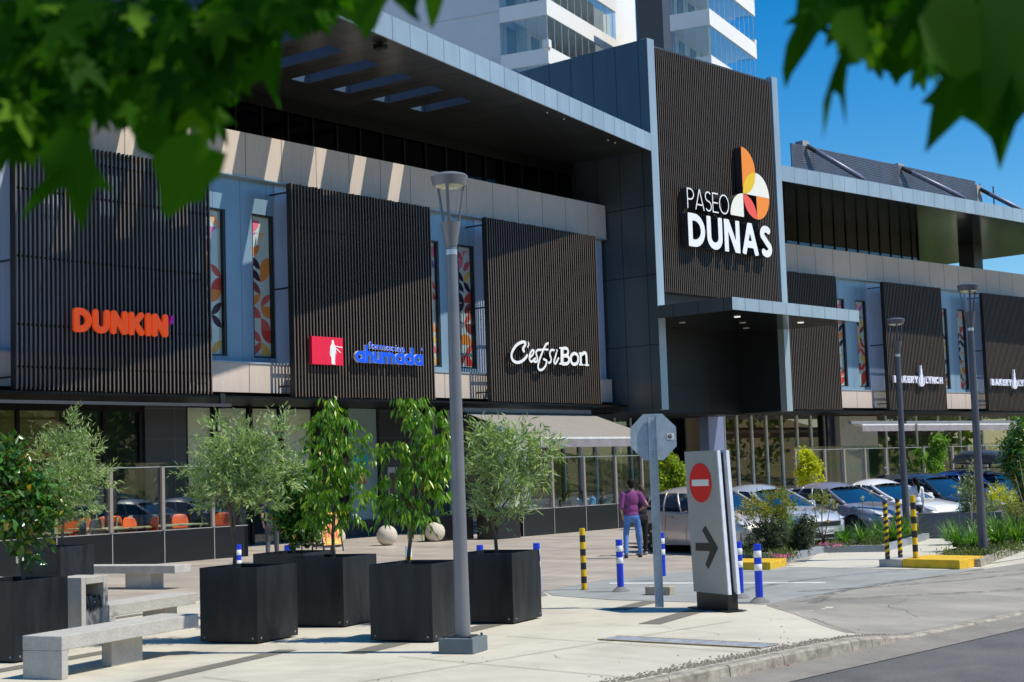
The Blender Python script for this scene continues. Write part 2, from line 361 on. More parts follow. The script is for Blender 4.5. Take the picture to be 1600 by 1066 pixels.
for i, (cx_, cy_, r_, a0, a1) in enumerate(((22.5, 5.2, 7.2, 60, 118), (22.5, 5.2, 8.8, 62, 116), (26.5, 21.5, 11.8, 232, 292), (26.5, 21.5, 10.2, 236, 290))):
    b = MB(); vs = []; n_ = 40
    for k in range(n_+1):
        a = rad(a0+(a1-a0)*k/n_)
        for rr_ in (r_, r_+.2): x, y = cx_+rr_*math.cos(a), cy_+rr_*math.sin(a); vs.append((x, y, pz(x, y)+.0115+i*.0004))
    b.add(vs, [(2*k, 2*k+1, 2*k+3, 2*k+2) for k in range(n_)]); o = b.build('tyre_marks', m_tyre); o['kind'] = 'structure'
b = MB(); b.poly([G(952, 912.6, .010), G(952, 910.4, .010), G(1290, 909.4, .010), G(1290, 911.6, .010)]); o = b.build('painted_line', mat('worn road paint', (.62, .63, .60), scale=6, var=.2)); o['kind'] = 'structure'
# steel drainage grate let into the slab
gr_ = thing('drain_grate', 'rusty edged steel drainage grate let into the pavement near the kerb', 'grate', (14.35, 10.4, 0))
b = MB(); a, c_, = np.array([14.30, 9.42, .012]), np.array([14.18, 11.6, .012]); d = c_-a; L = np.linalg.norm(d); d /= L; e = np.array([-d[1], d[0], 0])*-.36
for i in range(46): b.para(a+d*(i*L/46)-ZZ*.002, e, d*(L/46*.55), ZZ*.005)
b.build('bars', mat('galvanised grate', (.38, .41, .45), rough=.6, metal=.1, var=.3, scale=8), gr_)
b = MB(); b.para(a-ZZ*.006, d*L, e, ZZ*.003); b.build('trench', mat('grate shadow gap', (.06, .06, .06)), gr_)
b = MB()
for q in (a-e*.04, a+e*1.01): b.para(q-ZZ*.006, d*L, e*.06, ZZ*.010)
b.build('frame', mat('rusty steel', (.32, .22, .08), var=.4, scale=14), gr_)
# gravel strip and grit by the kerb: uncountable
def scatter_stones(name, pts, smin, smax, m, seed, label, cat):
    r = random.Random(seed); b = MB()
    for (x, y, z) in pts:
        s = r.uniform(smin, smax); a = r.uniform(0, 6.28); h = s*r.uniform(.4, .8); k = r.choice((5, 6))
        top = [(x+s*.6*math.cos(a+6.283*i/k)*r.uniform(.6, 1), y+s*.6*math.sin(a+6.283*i/k)*r.uniform(.6, 1), z+h*r.uniform(.6, 1)) for i in range(k)]
        bot = [(x+s*math.cos(a+6.283*i/k), y+s*math.sin(a+6.283*i/k), z-.005) for i in range(k)]
        b.add(bot+top, [tuple(range(k, 2*k))]+[(i, (i+1) % k, k+(i+1) % k, k+i) for i in range(k)])
    o = b.build(name, m); tag(o, label, cat, kind='stuff'); return o
r = random.Random(1); pts = []
for i in range(3800):
    x = r.uniform(8, 16.6); y = 9.13+abs(r.gauss(0, 1))*.11*(1 if x < 15.3 else .6); pts.append((x, y, 0.002+pz(x, y)))
scatter_stones('gravel', pts, .006, .022, mat('gravel', (.14, .12, .085), col2=(.36, .32, .25), scale=25), 2, 'loose brown grey gravel strip along the back of the kerb', 'gravel')
pts = []
for i in range(700):
    x = r.uniform(10, 22); pts.append((x, 8.90-abs(r.gauss(0, 1))*.05, RZ+.004))
for i in range(28): x = r.uniform(10, 19); y = r.uniform(9.4, 12); pts.append((x, y, pz(x, y)+.008))
scatter_stones('grit', pts, .005, .013, mat('grit', (.12, .10, .07), col2=(.42, .37, .25), scale=30), 3, 'fine grit and tiny stones lying in the gutter', 'grit')
for (px, py, c1, lb) in ((1233, 1042, (.75, .04, .22), 'crumpled bright pink wrapper in the gutter'), (1252, 1035, (.8, .8, .8), 'small white scrap of paper in the gutter')):
    q = G(px, py, RZ); b = MB(); rr = random.Random(px); vs = [q+np.array([rr.uniform(-.035, .035), rr.uniform(-.02, .02), rr.uniform(.005, .03)]) for _ in range(9)]
    b.add(vs, [(0, 1, 2), (2, 3, 4), (4, 5, 0), (1, 5, 6), (6, 7, 2), (7, 8, 3), (0, 4, 8)]); tag(b.build('litter', mat('litter %d' % px, c1), loc=q), lb, 'litter')

# ---------------------------------------------------------------- the shopping centre
m_alu = brick('fascia aluminium', (.36, .44, .49), XX, ZZ, .93, 50, off=0, mortar=.016, rough=.32, metal=.25, dark=.3, var=.05)
m_alut = panelmat('tower trim aluminium', (.36, .44, .49), .35, .25)
m_side = brick('tower side panels', (.085, .105, .12), YY, ZZ, 1.13, 2.65, off=0, mortar=.018, rough=.3, metal=.25, dark=.2, var=.05, o2=-1.3)
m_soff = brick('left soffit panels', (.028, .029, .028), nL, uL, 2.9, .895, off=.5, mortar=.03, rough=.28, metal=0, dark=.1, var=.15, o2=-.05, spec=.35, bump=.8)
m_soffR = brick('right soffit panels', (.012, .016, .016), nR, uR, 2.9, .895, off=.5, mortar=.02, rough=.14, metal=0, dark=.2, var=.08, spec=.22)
m_beL = brick('beige cladding left', (.62, .52, .44), uL, ZZ, 1.45, 50, off=0, mortar=.016, rough=.6, dark=.3, var=.04, grain=(3.0, (14, 14, .5), .09))
m_beR = brick('beige cladding right', (.62, .52, .44), uR, ZZ, 1.45, 50, off=0, mortar=.02, rough=.6, dark=.3, var=.04, grain=(3.0, (14, 14, .5), .09))
m_blL = brick('blue grey wall panels left', (.23, .35, .46), uL, ZZ, 1.05, 50, off=0, mortar=.012, rough=.3, metal=.15, dark=.5, var=.03)
m_blR = brick('blue grey wall panels right', (.23, .35, .46), uR, ZZ, 1.05, 50, off=0, mortar=.014, rough=.3, metal=.15, dark=.5, var=.03)
m_lav = panelmat('pale lavender wall panel', (.42, .50, .66), .35, .1)
m_slat = mat('brown slats', (.155, .12, .095), rough=.5, var=.12, scale=2, stretch=(4, 4, .3)); m_slats = mat('shade dark slat sides', (.012, .010, .009), rough=.5, var=.1)  # slat sides coloured near black to stand in for shade between slats
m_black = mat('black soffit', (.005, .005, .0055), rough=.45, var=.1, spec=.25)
m_dark = mat('charcoal metal', (.03, .032, .036), rough=.35, metal=.3, var=.1)
m_wgl = glass('upper glazing', (.10, .12, .12), 1.0, .02, .03)
m_shop = glass('shop window glass', (.88, .92, .90), .6, .01, .03)
mall = thing('shopping_centre', 'dark slatted two storey shopping centre with beige bands and grey canopies', 'building', (48, 38, 0))
K0, KB, KW, KC = 32.65, 33.35, 33.62, 34.9       # left wing planes: slat front, beige band, blue wall, clerestory
def lb(b, u0, u1, k0, k1, z0, z1, mi=0): return b.para(LW(u0, k0, z0), uL*(u1-u0), nL*(k1-k0), ZZ*(z1-z0), mi)
def rb(b, u0, u1, k0, k1, z0, z1, mi=0): return b.para(RW(u0, k0, z0), uR*(u1-u0), nR*(k1-k0), ZZ*(z1-z0), mi)
UT = 49.05
b = MB(); lb(b, 4, UT, KB, KC+.3, 10.87, 12.17); b.build('upper_cladding_band', m_beL, mall)
b = MB(); lb(b, 4, UT, KB, KC, 4.53, 5.37); b.build('lower_cladding_band', m_beL, mall)
b = MB(); lb(b, 4, UT, KB-.03, KB+.4, 5.37, 5.42); lb(b, 4, UT, KB-.03, KB+.4, 10.83, 10.87); b.build('ledge_trim', m_alut, mall)
b = MB(); lb(b, 4, UT, KC, KC+.1, 12.17, 13.98); b.build('clerestory_glazing', glass('left clerestory', (.03, .03, .035), .3, .05, .0), mall)
b = MB()
u = 5.0
while u < 49: lb(b, u, u+.06, KC-.08, KC-.003, 12.17, 13.6); u += 1.1
lb(b, 4, 49, KC-.12, KC-.083, 13.55, 13.98); b.build('clerestory_mullions', m_black, mall)
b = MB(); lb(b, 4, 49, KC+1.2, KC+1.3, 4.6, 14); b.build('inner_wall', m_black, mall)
# windows in the blue wall
WL = [29.0, 30.9, 38.48, 40.36, 47.9]; WR = [62.66, 64.5, 72.15, 74.02, 81.6, 83.4]
PAL = [(.70, .24, .04), (.55, .05, .03), (.05, .012, .03), (.70, .42, .08), (.60, .10, .08), (.25, .05, .04), (.72, .30, .08)]
PAL2 = [(.55, .15, .45), (.75, .16, .25), (.14, .10, .35), (.78, .42, .22), (.75, .30, .20), (.60, .10, .12)]
pm = [mat('decal %d' % i, c, rough=.5, var=.05) for i, c in enumerate(PAL+PAL2)]
m_wp = mat('pale window film', (.50, .60, .56), rough=.12, var=.08, scale=.8, spec=.8)
def wallseg(b, f, u0, u1, wins, k0, k1, mi=0):
    xs = [u0]+[a for w_ in wins for a in (w_, w_+.87)]+[u1]
    for i in range(0, len(xs), 2):
        if xs[i+1] > xs[i]: f(b, xs[i], xs[i+1], k0, k1, 5.42, 10.83, mi)
    for w_ in wins: f(b, w_, w_+.87, k0, k1, 5.42, 5.58, mi); f(b, w_, w_+.87, k0, k1, 9.86, 10.83, mi)
b = MB(); wallseg(b, lb, 4, UT, [w_ for w_ in WL if w_ < 47], KW, KW+.25); b.build('upper_wall', m_blL, mall)
KRs, KRb, KRw, KRc = 41.57, 42.28, 42.55, 43.7
b = MB(); wallseg(b, rb, 57.5, 89, WR, KRw, KRw+.25); b.build('upper_wall', m_blR, mall)
for a, c_ in ((31.80, 33.6), (41.27, 43), (22.4, 24.2), (48.1, UT)): b = MB(); lb(b, a, c_, KW-.03, KW-.003, 5.43, 10.82); b.build('wall_panel', m_lav, mall)
for a, c_ in ((65.42, 67.2), (74.95, 76.6), (84.4, 86)): b = MB(); rb(b, a, c_, KRw-.03, KRw-.003, 5.43, 10.82); b.build('wall_panel', m_lav, mall)
def window(f, fr, uu_, nn_, w_, k, seed):
    r = random.Random(seed); p = MB(); f(p, w_, w_+.87, k+.14, k+.17, 5.58, 9.86); o = p.build('window', m_wp, mall)
    q = MB()
    f(q, w_, w_+.05, k+.02, k+.138, 5.58, 9.86); f(q, w_+.79, w_+.87, k+.02, k+.138, 5.58, 9.86)
    f(q, w_+.05, w_+.79, k+.02, k+.138, 5.58, 5.63); f(q, w_+.05, w_+.79, k+.02, k+.138, 9.81, 9.86); q.build('frame', m_dark, o)
    d = MB(); cs = .365; z = 5.68; row = 0
    P0 = lambda a, zz: fr(w_+.055+a, k+.136, zz)
    while z+cs < 9.82:
        for c_ in range(2):
            x0 = c_*cs; kk = r.random(); pal = len(PAL) if z > 8.9 else 0; col = pal+r.randrange(6)
            if kk < .12: z_ = 0; continue
            if kk < .55:       # a petal along a diagonal
                pts = []
                fl = r.random() < .5
                for i in range(9): t = i/8*math.pi/2; pts.append((cs*math.sin(t), cs*(1-math.cos(t))))
                for i in range(1, 8): t = i/8*math.pi/2; pts.append((cs*(1-math.sin(t)), cs*math.cos(t)))
                pts = [(cs-a, c2) if fl else (a, c2) for a, c2 in pts]
            elif kk < .85:    # a quarter disc
                pts = [(0, 0)]+[(cs*math.cos(i/8*math.pi/2), cs*math.sin(i/8*math.pi/2)) for i in range(9)]
                if r.random() < .5: pts = [(cs-a, c2) for a, c2 in pts]
                if r.random() < .5: pts = [(a, cs-c2) for a, c2 in pts]
            else:             # a concave star corner
                pts = [(0, 0)]+[(cs-cs*math.cos(i/6*math.pi/2), cs-cs*math.sin(i/6*math.pi/2)) for i in range(7)]
                if r.random() < .5: pts = [(a, cs-c2) for a, c2 in pts]
            ar = sum(pts[i][0]*pts[(i+1) % len(pts)][1]-pts[(i+1) % len(pts)][0]*pts[i][1] for i in range(len(pts)))
            if ar < 0: pts = pts[::-1]
            d.poly([P0(x0+a, z+c2) for a, c2 in pts], col)
        z += cs
    d.build('petal_decals', pm, o)
for i, w_ in enumerate(WL):
    if w_ < 47: window(lb, LW, uL, nL, w_, KW, 10+i)
for i, w_ in enumerate(WR[:5]): window(rb, RW, uR, nR, w_, KRw, 30+i)
# slat screens
def screen(f, u0, u1, k, seed=0, z0=4.40, z1=10.72):
    r = random.Random(seed); b = MB(); u = u0
    while u < u1+.001:
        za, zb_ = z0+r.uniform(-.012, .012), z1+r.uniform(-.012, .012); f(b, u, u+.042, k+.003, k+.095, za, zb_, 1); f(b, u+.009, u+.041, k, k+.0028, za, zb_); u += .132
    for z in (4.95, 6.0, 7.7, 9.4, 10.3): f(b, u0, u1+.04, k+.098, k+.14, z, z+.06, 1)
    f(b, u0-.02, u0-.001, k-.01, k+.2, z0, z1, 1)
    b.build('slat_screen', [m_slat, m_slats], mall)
    for z in (10.45, 4.7, 7.6):
        for uu_ in (u0+.03, u1-.03): b = MB(); f(b, uu_-.02, uu_+.02, k+.145, k+.96, z, z+.05); b.build('bracket', m_dark, mall)
for i, (a, c_) in enumerate(((22.2, 28.45), (31.6, 37.9), (40.78, 47.35))): screen(lb, a, c_, K0, i)
for i, (a, c_) in enumerate(((55.9, 61.47), (65.55, 70.9), (75.1, 80.4), (84.6, 88.9))): screen(rb, a, c_, KRs, i+5)
screen(lb, 12.8, 19.0, K0, 9)
# undersides and ground floor zones
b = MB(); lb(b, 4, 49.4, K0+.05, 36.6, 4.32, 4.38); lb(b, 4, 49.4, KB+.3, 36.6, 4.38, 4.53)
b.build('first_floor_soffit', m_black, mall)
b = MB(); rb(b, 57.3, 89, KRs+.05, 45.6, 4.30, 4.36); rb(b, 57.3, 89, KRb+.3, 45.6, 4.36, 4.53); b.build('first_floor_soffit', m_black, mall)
# upper right: band, glazing, wall
b = MB(); rb(b, 57.2, 89.5, KRb, KRc+.3, 10.87, 12.17); b.build('upper_cladding_band', m_beR, mall)
b = MB(); rb(b, 57.2, 89.5, KRb, KRc, 4.53, 5.37); b.build('lower_cladding_band', m_beR, mall)
b = MB(); rb(b, 57.2, 89.5, KRb-.03, KRb+.4, 5.37, 5.42); rb(b, 57.2, 89.5, KRb-.03, KRb+.4, 10.83, 10.87); b.build('ledge_trim', m_alut, mall)
UG = float(uR@PLN(1434.3, 390, nR, KRc))
b = MB(); rb(b, 57.3, UG, KRc, KRc+.05, 12.17, 13.98); b.build('clerestory_glazing', m_wgl, mall)
b = MB(); u = 57.5
while u < UG: rb(b, u, u+.05, KRc-.05, KRc-.002, 12.17, 13.97); u += 1.02
rb(b, UG-.05, UG+.05, KRc-.06, KRc+.1, 12.17, 13.97); b.build('clerestory_mullions', m_black, mall)
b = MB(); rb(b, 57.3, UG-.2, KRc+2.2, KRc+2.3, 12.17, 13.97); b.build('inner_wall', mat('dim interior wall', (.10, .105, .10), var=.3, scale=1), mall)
b = MB(); rb(b, UG-.2, UG+5.6, KRc+4.5, KRc+5.5, 12.17, 13.5); b.build('roof_terrace_wall', m_black, mall)
cx = PLN(1517, 410, nR, 44.6); b = MB(); b.box((cx[0], cx[1], 13.05), (.95, .95, 1.84), ang=-4); b.build('roof_column', m_dark, mall)
# left canopy with slot openings
TW = np.array([46.57, 34.58]); FA = np.array([26.07, 29.41]); fd = (TW-FA)/np.linalg.norm(TW-FA); fd3 = np.array([*fd, 0]); fn3 = np.array([-fd[1], fd[0], 0])
def fasc_k(u, off=0.0):          # nL coordinate of the canopy's front edge at wing coordinate u
    p0 = np.array([*TW, 0])+fn3*off
    # p0 + s*fd3 has uL coordinate u
    s = (u-uL@p0)/(uL@fd3); return float(nL@(p0+fd3*s))
b = MB(); ops = [37.35-1.79*i for i in range(13)]; ua = 10.0; UE = 48.9
edges = sorted([(o_, o_+.75) for o_ in ops])
segs = []; cur = ua
for a, c_ in edges:
    if a > cur: segs.append((cur, a, False)); segs.append((a, c_, True)); cur = c_
segs.append((cur, UE, False))
def slabp(u0, u1, k00, k01, k10, k11):   # prism between u0..u1, near edge k00 (at u0) / k01 (at u1), far edge k10 / k11
    b.prism([LW(u0, k00, 13.98), LW(u1, k01, 13.98), LW(u1, k11, 13.98), LW(u0, k10, 13.98)], ZZ*.6)
for a, c_, op in segs:
    if not op: slabp(a, c_, fasc_k(a, .06), fasc_k(c_, .06), KC+.5, KC+.5)
    else:
        slabp(a, c_, fasc_k(a, .06), fasc_k(c_, .06), fasc_k(a, 1.75), fasc_k(c_, 1.75)); slabp(a, c_, 33.0, 33.0, KC+.5, KC+.5)
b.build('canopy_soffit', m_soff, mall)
b = MB()
for a, c_ in edges:              # blue lining of the slots
    for uu_, s in ((a, 1), (c_, -1)):
        k0 = fasc_k(uu_, 1.77); b.para(LW(uu_, k0, 13.985), nL*(33.0-.02-k0), uL*.012*s, ZZ*.75)
    b.para(LW(a+.014, 32.985, 13.985), uL*(.722), nL*-.012, ZZ*.75)
b.build('slot_lining', panelmat('blue slot lining', (.07, .12, .20), .35, .1), mall)
b = MB(); p0 = np.array([*TW, 13.96]); b.para(p0-fd3*36, fd3*35.97, fn3*.055, ZZ*.68)
b.build('canopy_fascia', brick('canopy fascia aluminium', (.36, .44, .49), fd3, ZZ, .93, 50, off=0, mortar=.016, rough=.3, metal=.2, dark=.3, var=.06), mall)
# right canopy
FB = np.array([55.87, 34.73]); FC = np.array([76.47, 33.11]); gd = (FC-FB)/np.linalg.norm(FC-FB); gd3 = np.array([*gd, 0]); gn3 = np.array([-gd[1], gd[0], 0])
Lr = (88.4-FB[0])/gd[0]
pA = np.array([*FB, 13.98]); pB = pA+gd3*Lr
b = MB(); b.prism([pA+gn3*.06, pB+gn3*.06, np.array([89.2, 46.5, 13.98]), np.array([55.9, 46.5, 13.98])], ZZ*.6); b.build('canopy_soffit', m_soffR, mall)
b = MB(); b.para(pA-ZZ*.02-gd3*.12, gd3*(Lr+.12), gn3*.055, ZZ*.68); b.build('canopy_fascia', brick('canopy fascia aluminium right', (.36, .44, .49), gd3, ZZ, .93, 50, off=0, mortar=.016, rough=.3, metal=.2, dark=.3, var=.06), mall)
# sign tower
TX0, TX1, TY = 46.57, 55.73, 34.6
b = MB(); b.para((TX0+.02, 34.95, 8.05), XX*(TX1-TX0-.04), YY*7, ZZ*10.25); b.build('tower_body', m_side, mall)
b = MB(); b.para((TX0+.02, 36.9, 4.16), XX*(TX1-TX0-.04), YY*5, ZZ*3.88); b.build('portal_back_wall', brick('near black panels', (.012, .015, .016), XX, ZZ, 1.13, 2.65, off=0, mortar=.02, rough=.45, dark=.2, var=.1, spec=.3), mall)
b = MB(); b.para((TX0, TY+.003, 4.14), XX*.019, YY*6.9, ZZ*9.9); b.build('tower_side_cladding', m_side, mall)
b = MB(); b.para((TX0, TY+.003, 14.045), XX*.019, YY*6.9, ZZ*4.30); b.build('tower_side_cladding', brick('upper tower side panels', (.085, .105, .13), YY, ZZ, 1.13, 60, off=0, mortar=.018, rough=.3, metal=.25, dark=.2, var=.05), mall)
for x__, hh__ in ((TX0+.02, 14.23), (TX1-.43, 14.21)):
    b = MB(); b.para((x__, TY, 4.14), XX*.43, YY*.30, ZZ*hh__); b.build('tower_trim', m_alut, mall)
    b = MB(); b.para((x__+.002, TY+.302, 4.142), XX*.426, YY*1.99, ZZ*3.9); b.build('portal_jamb', mat('near black jamb', (.016, .019, .021), rough=.45, spec=.3), mall)
b = MB(); x = TX0+.5
r = random.Random(77)
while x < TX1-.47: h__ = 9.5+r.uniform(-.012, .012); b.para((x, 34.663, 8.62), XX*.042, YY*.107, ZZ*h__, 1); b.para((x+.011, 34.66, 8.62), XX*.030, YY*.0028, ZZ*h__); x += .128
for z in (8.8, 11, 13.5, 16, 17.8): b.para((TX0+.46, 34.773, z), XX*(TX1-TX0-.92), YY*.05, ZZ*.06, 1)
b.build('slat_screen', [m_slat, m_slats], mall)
b = MB(); b.para((TX0+.46, 34.9, 8.06), XX*(TX1-TX0-.92), YY*.045, ZZ*10.1); b.build('screen_backing', mat('dark backing', (.02, .018, .016), var=.1), mall)
b = MB(); b.para((TX0+.03, 31.26, 7.58), XX*(9.1), YY*5.6, ZZ*.012); b.build('entrance_soffit', m_soffR, mall)
b = MB(); b.para((TX0+.03, 31.262, 7.594), XX*9.1, YY*3.33, ZZ*.46); b.build('entrance_canopy', m_alu, mall)
b = MB(); b.para((TX0+.026, 31.258, 7.575), XX*.003, YY*3.34, ZZ*.482); b.build('canopy_side_cladding', m_side, mall)
for q in ((48.96, 32.65), (48.87, 35.15), (53.36, 35.17), (53.43, 32.62), (51.2, 33.9)):
    b = MB(); b.lathe([(.13, 0), (.13, .01), (.10, .012)], (q[0], q[1], 7.562), 16); b.build('downlight', emit('lit downlight', (.95, .93, .85), 1.0) if q[0] > 48.95 and q[1] < 33.9 else mat('downlight lens', (.7, .7, .66)), mall)
# soffit at the foot of the tower, entrance
b = MB(); b.para((TX0+.02, 36.92, 4.10), XX*9.1, YY*8, ZZ*.05); b.build('entrance_ceiling', m_black, mall)
# rear closing volumes
b = MB(); lb(b, 4, 49.2, 39.5, 40.2, -.2, 13.9); b.build('rear_wall', m_black, mall)
b = MB(); rb(b, 50, 80.5, 50.5, 51, -.2, 12.3); b.build('rear_wall', m_black, mall)
b = MB(); b.prism([LW(4, KC+.4, 14.61), LW(49, KC+.4, 14.61), LW(49, 55, 14.61), LW(4, 55, 14.61)], ZZ*.1); b.build('roof', mat('roof membrane', (.3, .3, .3)), mall)

# ground floor, left wing: shopfront on KS
KS = 36.3
def LP(px, k=KS): return float(uL@PLN(px, 700, nL, k))
m_fl = mat('interior floor', (.22, .2, .18), rough=.3)
m_int = mat('dark interior', (.07, .085, .095), var=.5, scale=.8)
m_gran = brick('dark granite cladding', (.045, .05, .06), uL, ZZ, 2.5, .9, off=0, mortar=.008, rough=.25, dark=2.5, var=.1, o2=.3)
b = MB(); lb(b, 4, 49.4, KS+3.0, KS+3.1, 0, 4.32); b.build('shop_interior', m_int, mall)
b = MB()
for a, c_ in ((LP(-40), LP(222)), (LP(289), LP(495))): lb(b, a, c_, KS, KS+.02, .05, 4.25)
b.build('shop_window', m_shop, mall)
b = MB()
for px in (25, 108, 160, 217, 288, 334, 390, 438, 490, 530):
    u = LP(px); b = MB(); lb(b, u-.05, u+.06, KS-.1, KS-.003, 0, 4.3); b.build('shop_mullion', m_black, mall)
b = MB(); lb(b, LP(-40), LP(222), KS-.1, KS-.004, 4.1, 4.31); b.build('shop_transom', m_black, mall)
b = MB(); lb(b, LP(222), LP(286), KS-.15, KS+.2, 0, 4.3); b.build('granite_pier', m_gran, mall)
b = MB(); lb(b, LP(589), LP(640), KS-.15, KS+.5, 0, 4.3); b.build('granite_pier', m_gran, mall)
b = MB(); lb(b, LP(495), LP(589)-.002, KS-.16, KS+.2, 0, .55); b.build('granite_plinth', m_gran, mall)
b = MB(); lb(b, LP(-40), LP(110), KS+.5, KS+.6, 3.05, 4.3); b.build('olive_bulkhead', mat('olive bulkhead', (.26, .22, .06), var=.15), mall)
b = MB(); lb(b, LP(-40), LP(110), KS+.46, KS+.495, 2.75, 3.05); b.build('orange_stripe', mat('orange stripe', (.75, .13, .01)), mall)
b = MB()
for p0, p1 in ((292, 331), (345, 387), (394, 435), (445, 488)): b = MB(); lb(b, LP(p0), LP(p1), KS+.06, KS+.09, 1.9, 4.25); b.build('roller_blind', mat('pale roller blind', (.80, .82, .72), var=.05, rough=.9), mall)
b = MB(); lb(b, LP(545), LP(587), KS-.05, KS+.02, .55, 4.3); b.build('frosted_window', mat('frosted glass', (.28, .40, .40), rough=.15, var=.15, scale=.6), mall)
b = MB(); lb(b, LP(498), LP(542), KS, KS+.02, .55, 4.3); b.build('shop_window', m_shop, mall)
b = MB(); lb(b, LP(551), LP(573), KS-.07, KS-.052, 2.35, 2.75); b.build('teal_window_sign', mat('teal sign', (.02, .42, .48)), mall)
b = MB(); lb(b, LP(556), LP(569), KS-.07, KS-.052, 1.75, 2.28); b.build('red_window_poster', mat('red window poster', (.55, .12, .14)), mall)
b = MB(); lb(b, LP(512), LP(523), KS-.03, KS-.005, 1.3, 1.75); b.build('red_window_poster', mat('crimson sticker', (.6, .03, .06)), mall)
b = MB()
m_df = mat('grey door frame', (.45, .55, .60), rough=.4)
for p0 in (650, 676, 700, 880, 905, 930, 960, 985): b = MB(); lb(b, LP(p0), LP(p0)+.08, KS-.06, KS-.002, 0, 4.3); b.build('door_frame', m_df, mall)
b = MB(); lb(b, LP(645), LP(720), KS-.08, KS-.061, 2.6, 2.68); b.build('door_transom', m_df, mall)
b = MB(); lb(b, LP(730), LP(1010), KS+.03, KS+.05, .05, 4.3); b.build('shop_window', m_shop, mall)
# shelves, counter and hanging lights inside the middle unit
b = MB()
for z in (1.2, 1.9, 2.5): lb(b, LP(640), LP(716), KS+1.2, KS+1.6, z, z+.05)
lb(b, LP(640), LP(716), KS+.9, KS+1.5, 0, 1.05); b.build('shop_counter', mat('dark timber', (.09, .05, .03)), mall)
b = MB(); rr = random.Random(3)
for i in range(26):
    u = LP(642)+(LP(714)-LP(642))*(i % 9)/9+rr.uniform(0, .05); z = (1.25, 1.95, 2.55)[i//9]; b = MB(); lb(b, u, u+rr.uniform(.08, .18), KS+1.22, KS+1.4, z, z+rr.uniform(.12, .3)); b.build('shelf_box', mat('shelf goods', (.35, .28, .2), col2=(.55, .1, .08), scale=6), mall)
for px_, z in ((643, 3.3), (655, 3.3), (900, 2.9)):
    q = LW(LP(px_), KS+.6, z); b = MB(); b.lathe([(.02, .12), (.07, .05), (.07, 0)], q, 10); b.tube([q+ZZ*.12, q+ZZ*1.0], .006, 4); b.build('pendant_lamp', emit('lit pendant', (1, .85, .6), 1.5), mall)

# ground floor right wing
KG = 45.3
def RP(px, k=KG, y=700): return float(uR@PLN(px, y, nR, k))
b = MB(); rb(b, RP(1131), RP(1316), KG, KG+.02, .05, 4.3); rb(b, RP(1372), RP(1578), KG, KG+.02, .05, 4.3); b.build('shop_window', glass('right shop glass', (.70, .64, .55), 1.3, .01, .08), mall)
b = MB()
for px in (1131, 1151, 1174, 1197, 1221, 1245, 1267, 1289, 1300, 1384, 1404, 1432, 1466, 1500, 1535, 1577):
    u = RP(px); b = MB(); rb(b, u, u+.10, KG-.08, KG-.003, 0, 4.3); b.build('shop_mullion', mat('pale green mullion', (.62, .70, .64), rough=.4), mall)
b = MB(); rb(b, RP(1131), RP(1300), KG+2.2, KG+2.3, 0, 4.3); b.build('shop_interior', mat('painted brown reflection', (.36, .20, .11), col2=(.22, .22, .14), scale=.5, stretch=(1, 1, .3)), mall)  # brown hillside reflection put into the interior wall's colour
b = MB(); rb(b, RP(1300), RP(1578), KG+3.5, KG+3.6, 0, 4.3); b.build('shop_interior', mat('dark purple interior', (.02, .018, .03), col2=(.05, .03, .06), scale=.8), mall)
b = MB(); rb(b, RP(1287), RP(1316), KG-.3, KG-.165, 0, 4.3); b.build('navy_pier', mat('navy cladding', (.02, .03, .06), rough=.2), mall)
b = MB(); k_ = KG-.6
rb(b, RP(1314, k_), RP(1357, k_), k_, k_+.3, 0, 4.25); rb(b, RP(1357, k_)+.003, RP(1372.5, k_), k_, k_+.3, 2.6, 4.25)
b.build('patterned_panel', mat('whitewashed panel', (.46, .42, .33), rough=.8, scale=3, col2=(.38, .43, .40)), mall)
b = MB(); rr = random.Random(8); u0_, u1_ = RP(1315, k_), RP(1356, k_)
for i in range(60):                              # curled brown motifs on the panel
    u = rr.uniform(u0_+.1, u1_-.1); z = rr.uniform(.6, 4.1); s = rr.uniform(.06, .15); a0 = rr.uniform(0, 6.28); sp = rr.uniform(1.5, 4)
    for j in range(6):
        a, c_ = a0+sp*j/6, a0+sp*(j+1)/6
        p = [RW(u+math.cos(t)*q, k_-.004, z+math.sin(t)*q) for t, q in ((a, s), (c_, s), (c_, s*.8), (a, s*.8))]; b.poly(p[::-1])
b.build('curl_pattern', mat('brown pattern', (.24, .19, .13)), mall)
b = MB(); q = PLN(1113, 700, YY, 38.6); b.box((q[0], q[1], 2.05), (1.15, .5, 4.08)); b.build('entrance_pillar', panelmat('blue grey pillar cladding', (.20, .23, .38), .25, .1), mall)
b = MB(); b.para((q[0]-3.3, 41, 0), XX*3.0, YY*.1, ZZ*4.1); b.build('entrance_doors', glass('dark entrance glass', (.1, .1, .1), 1, .02, .03), mall)
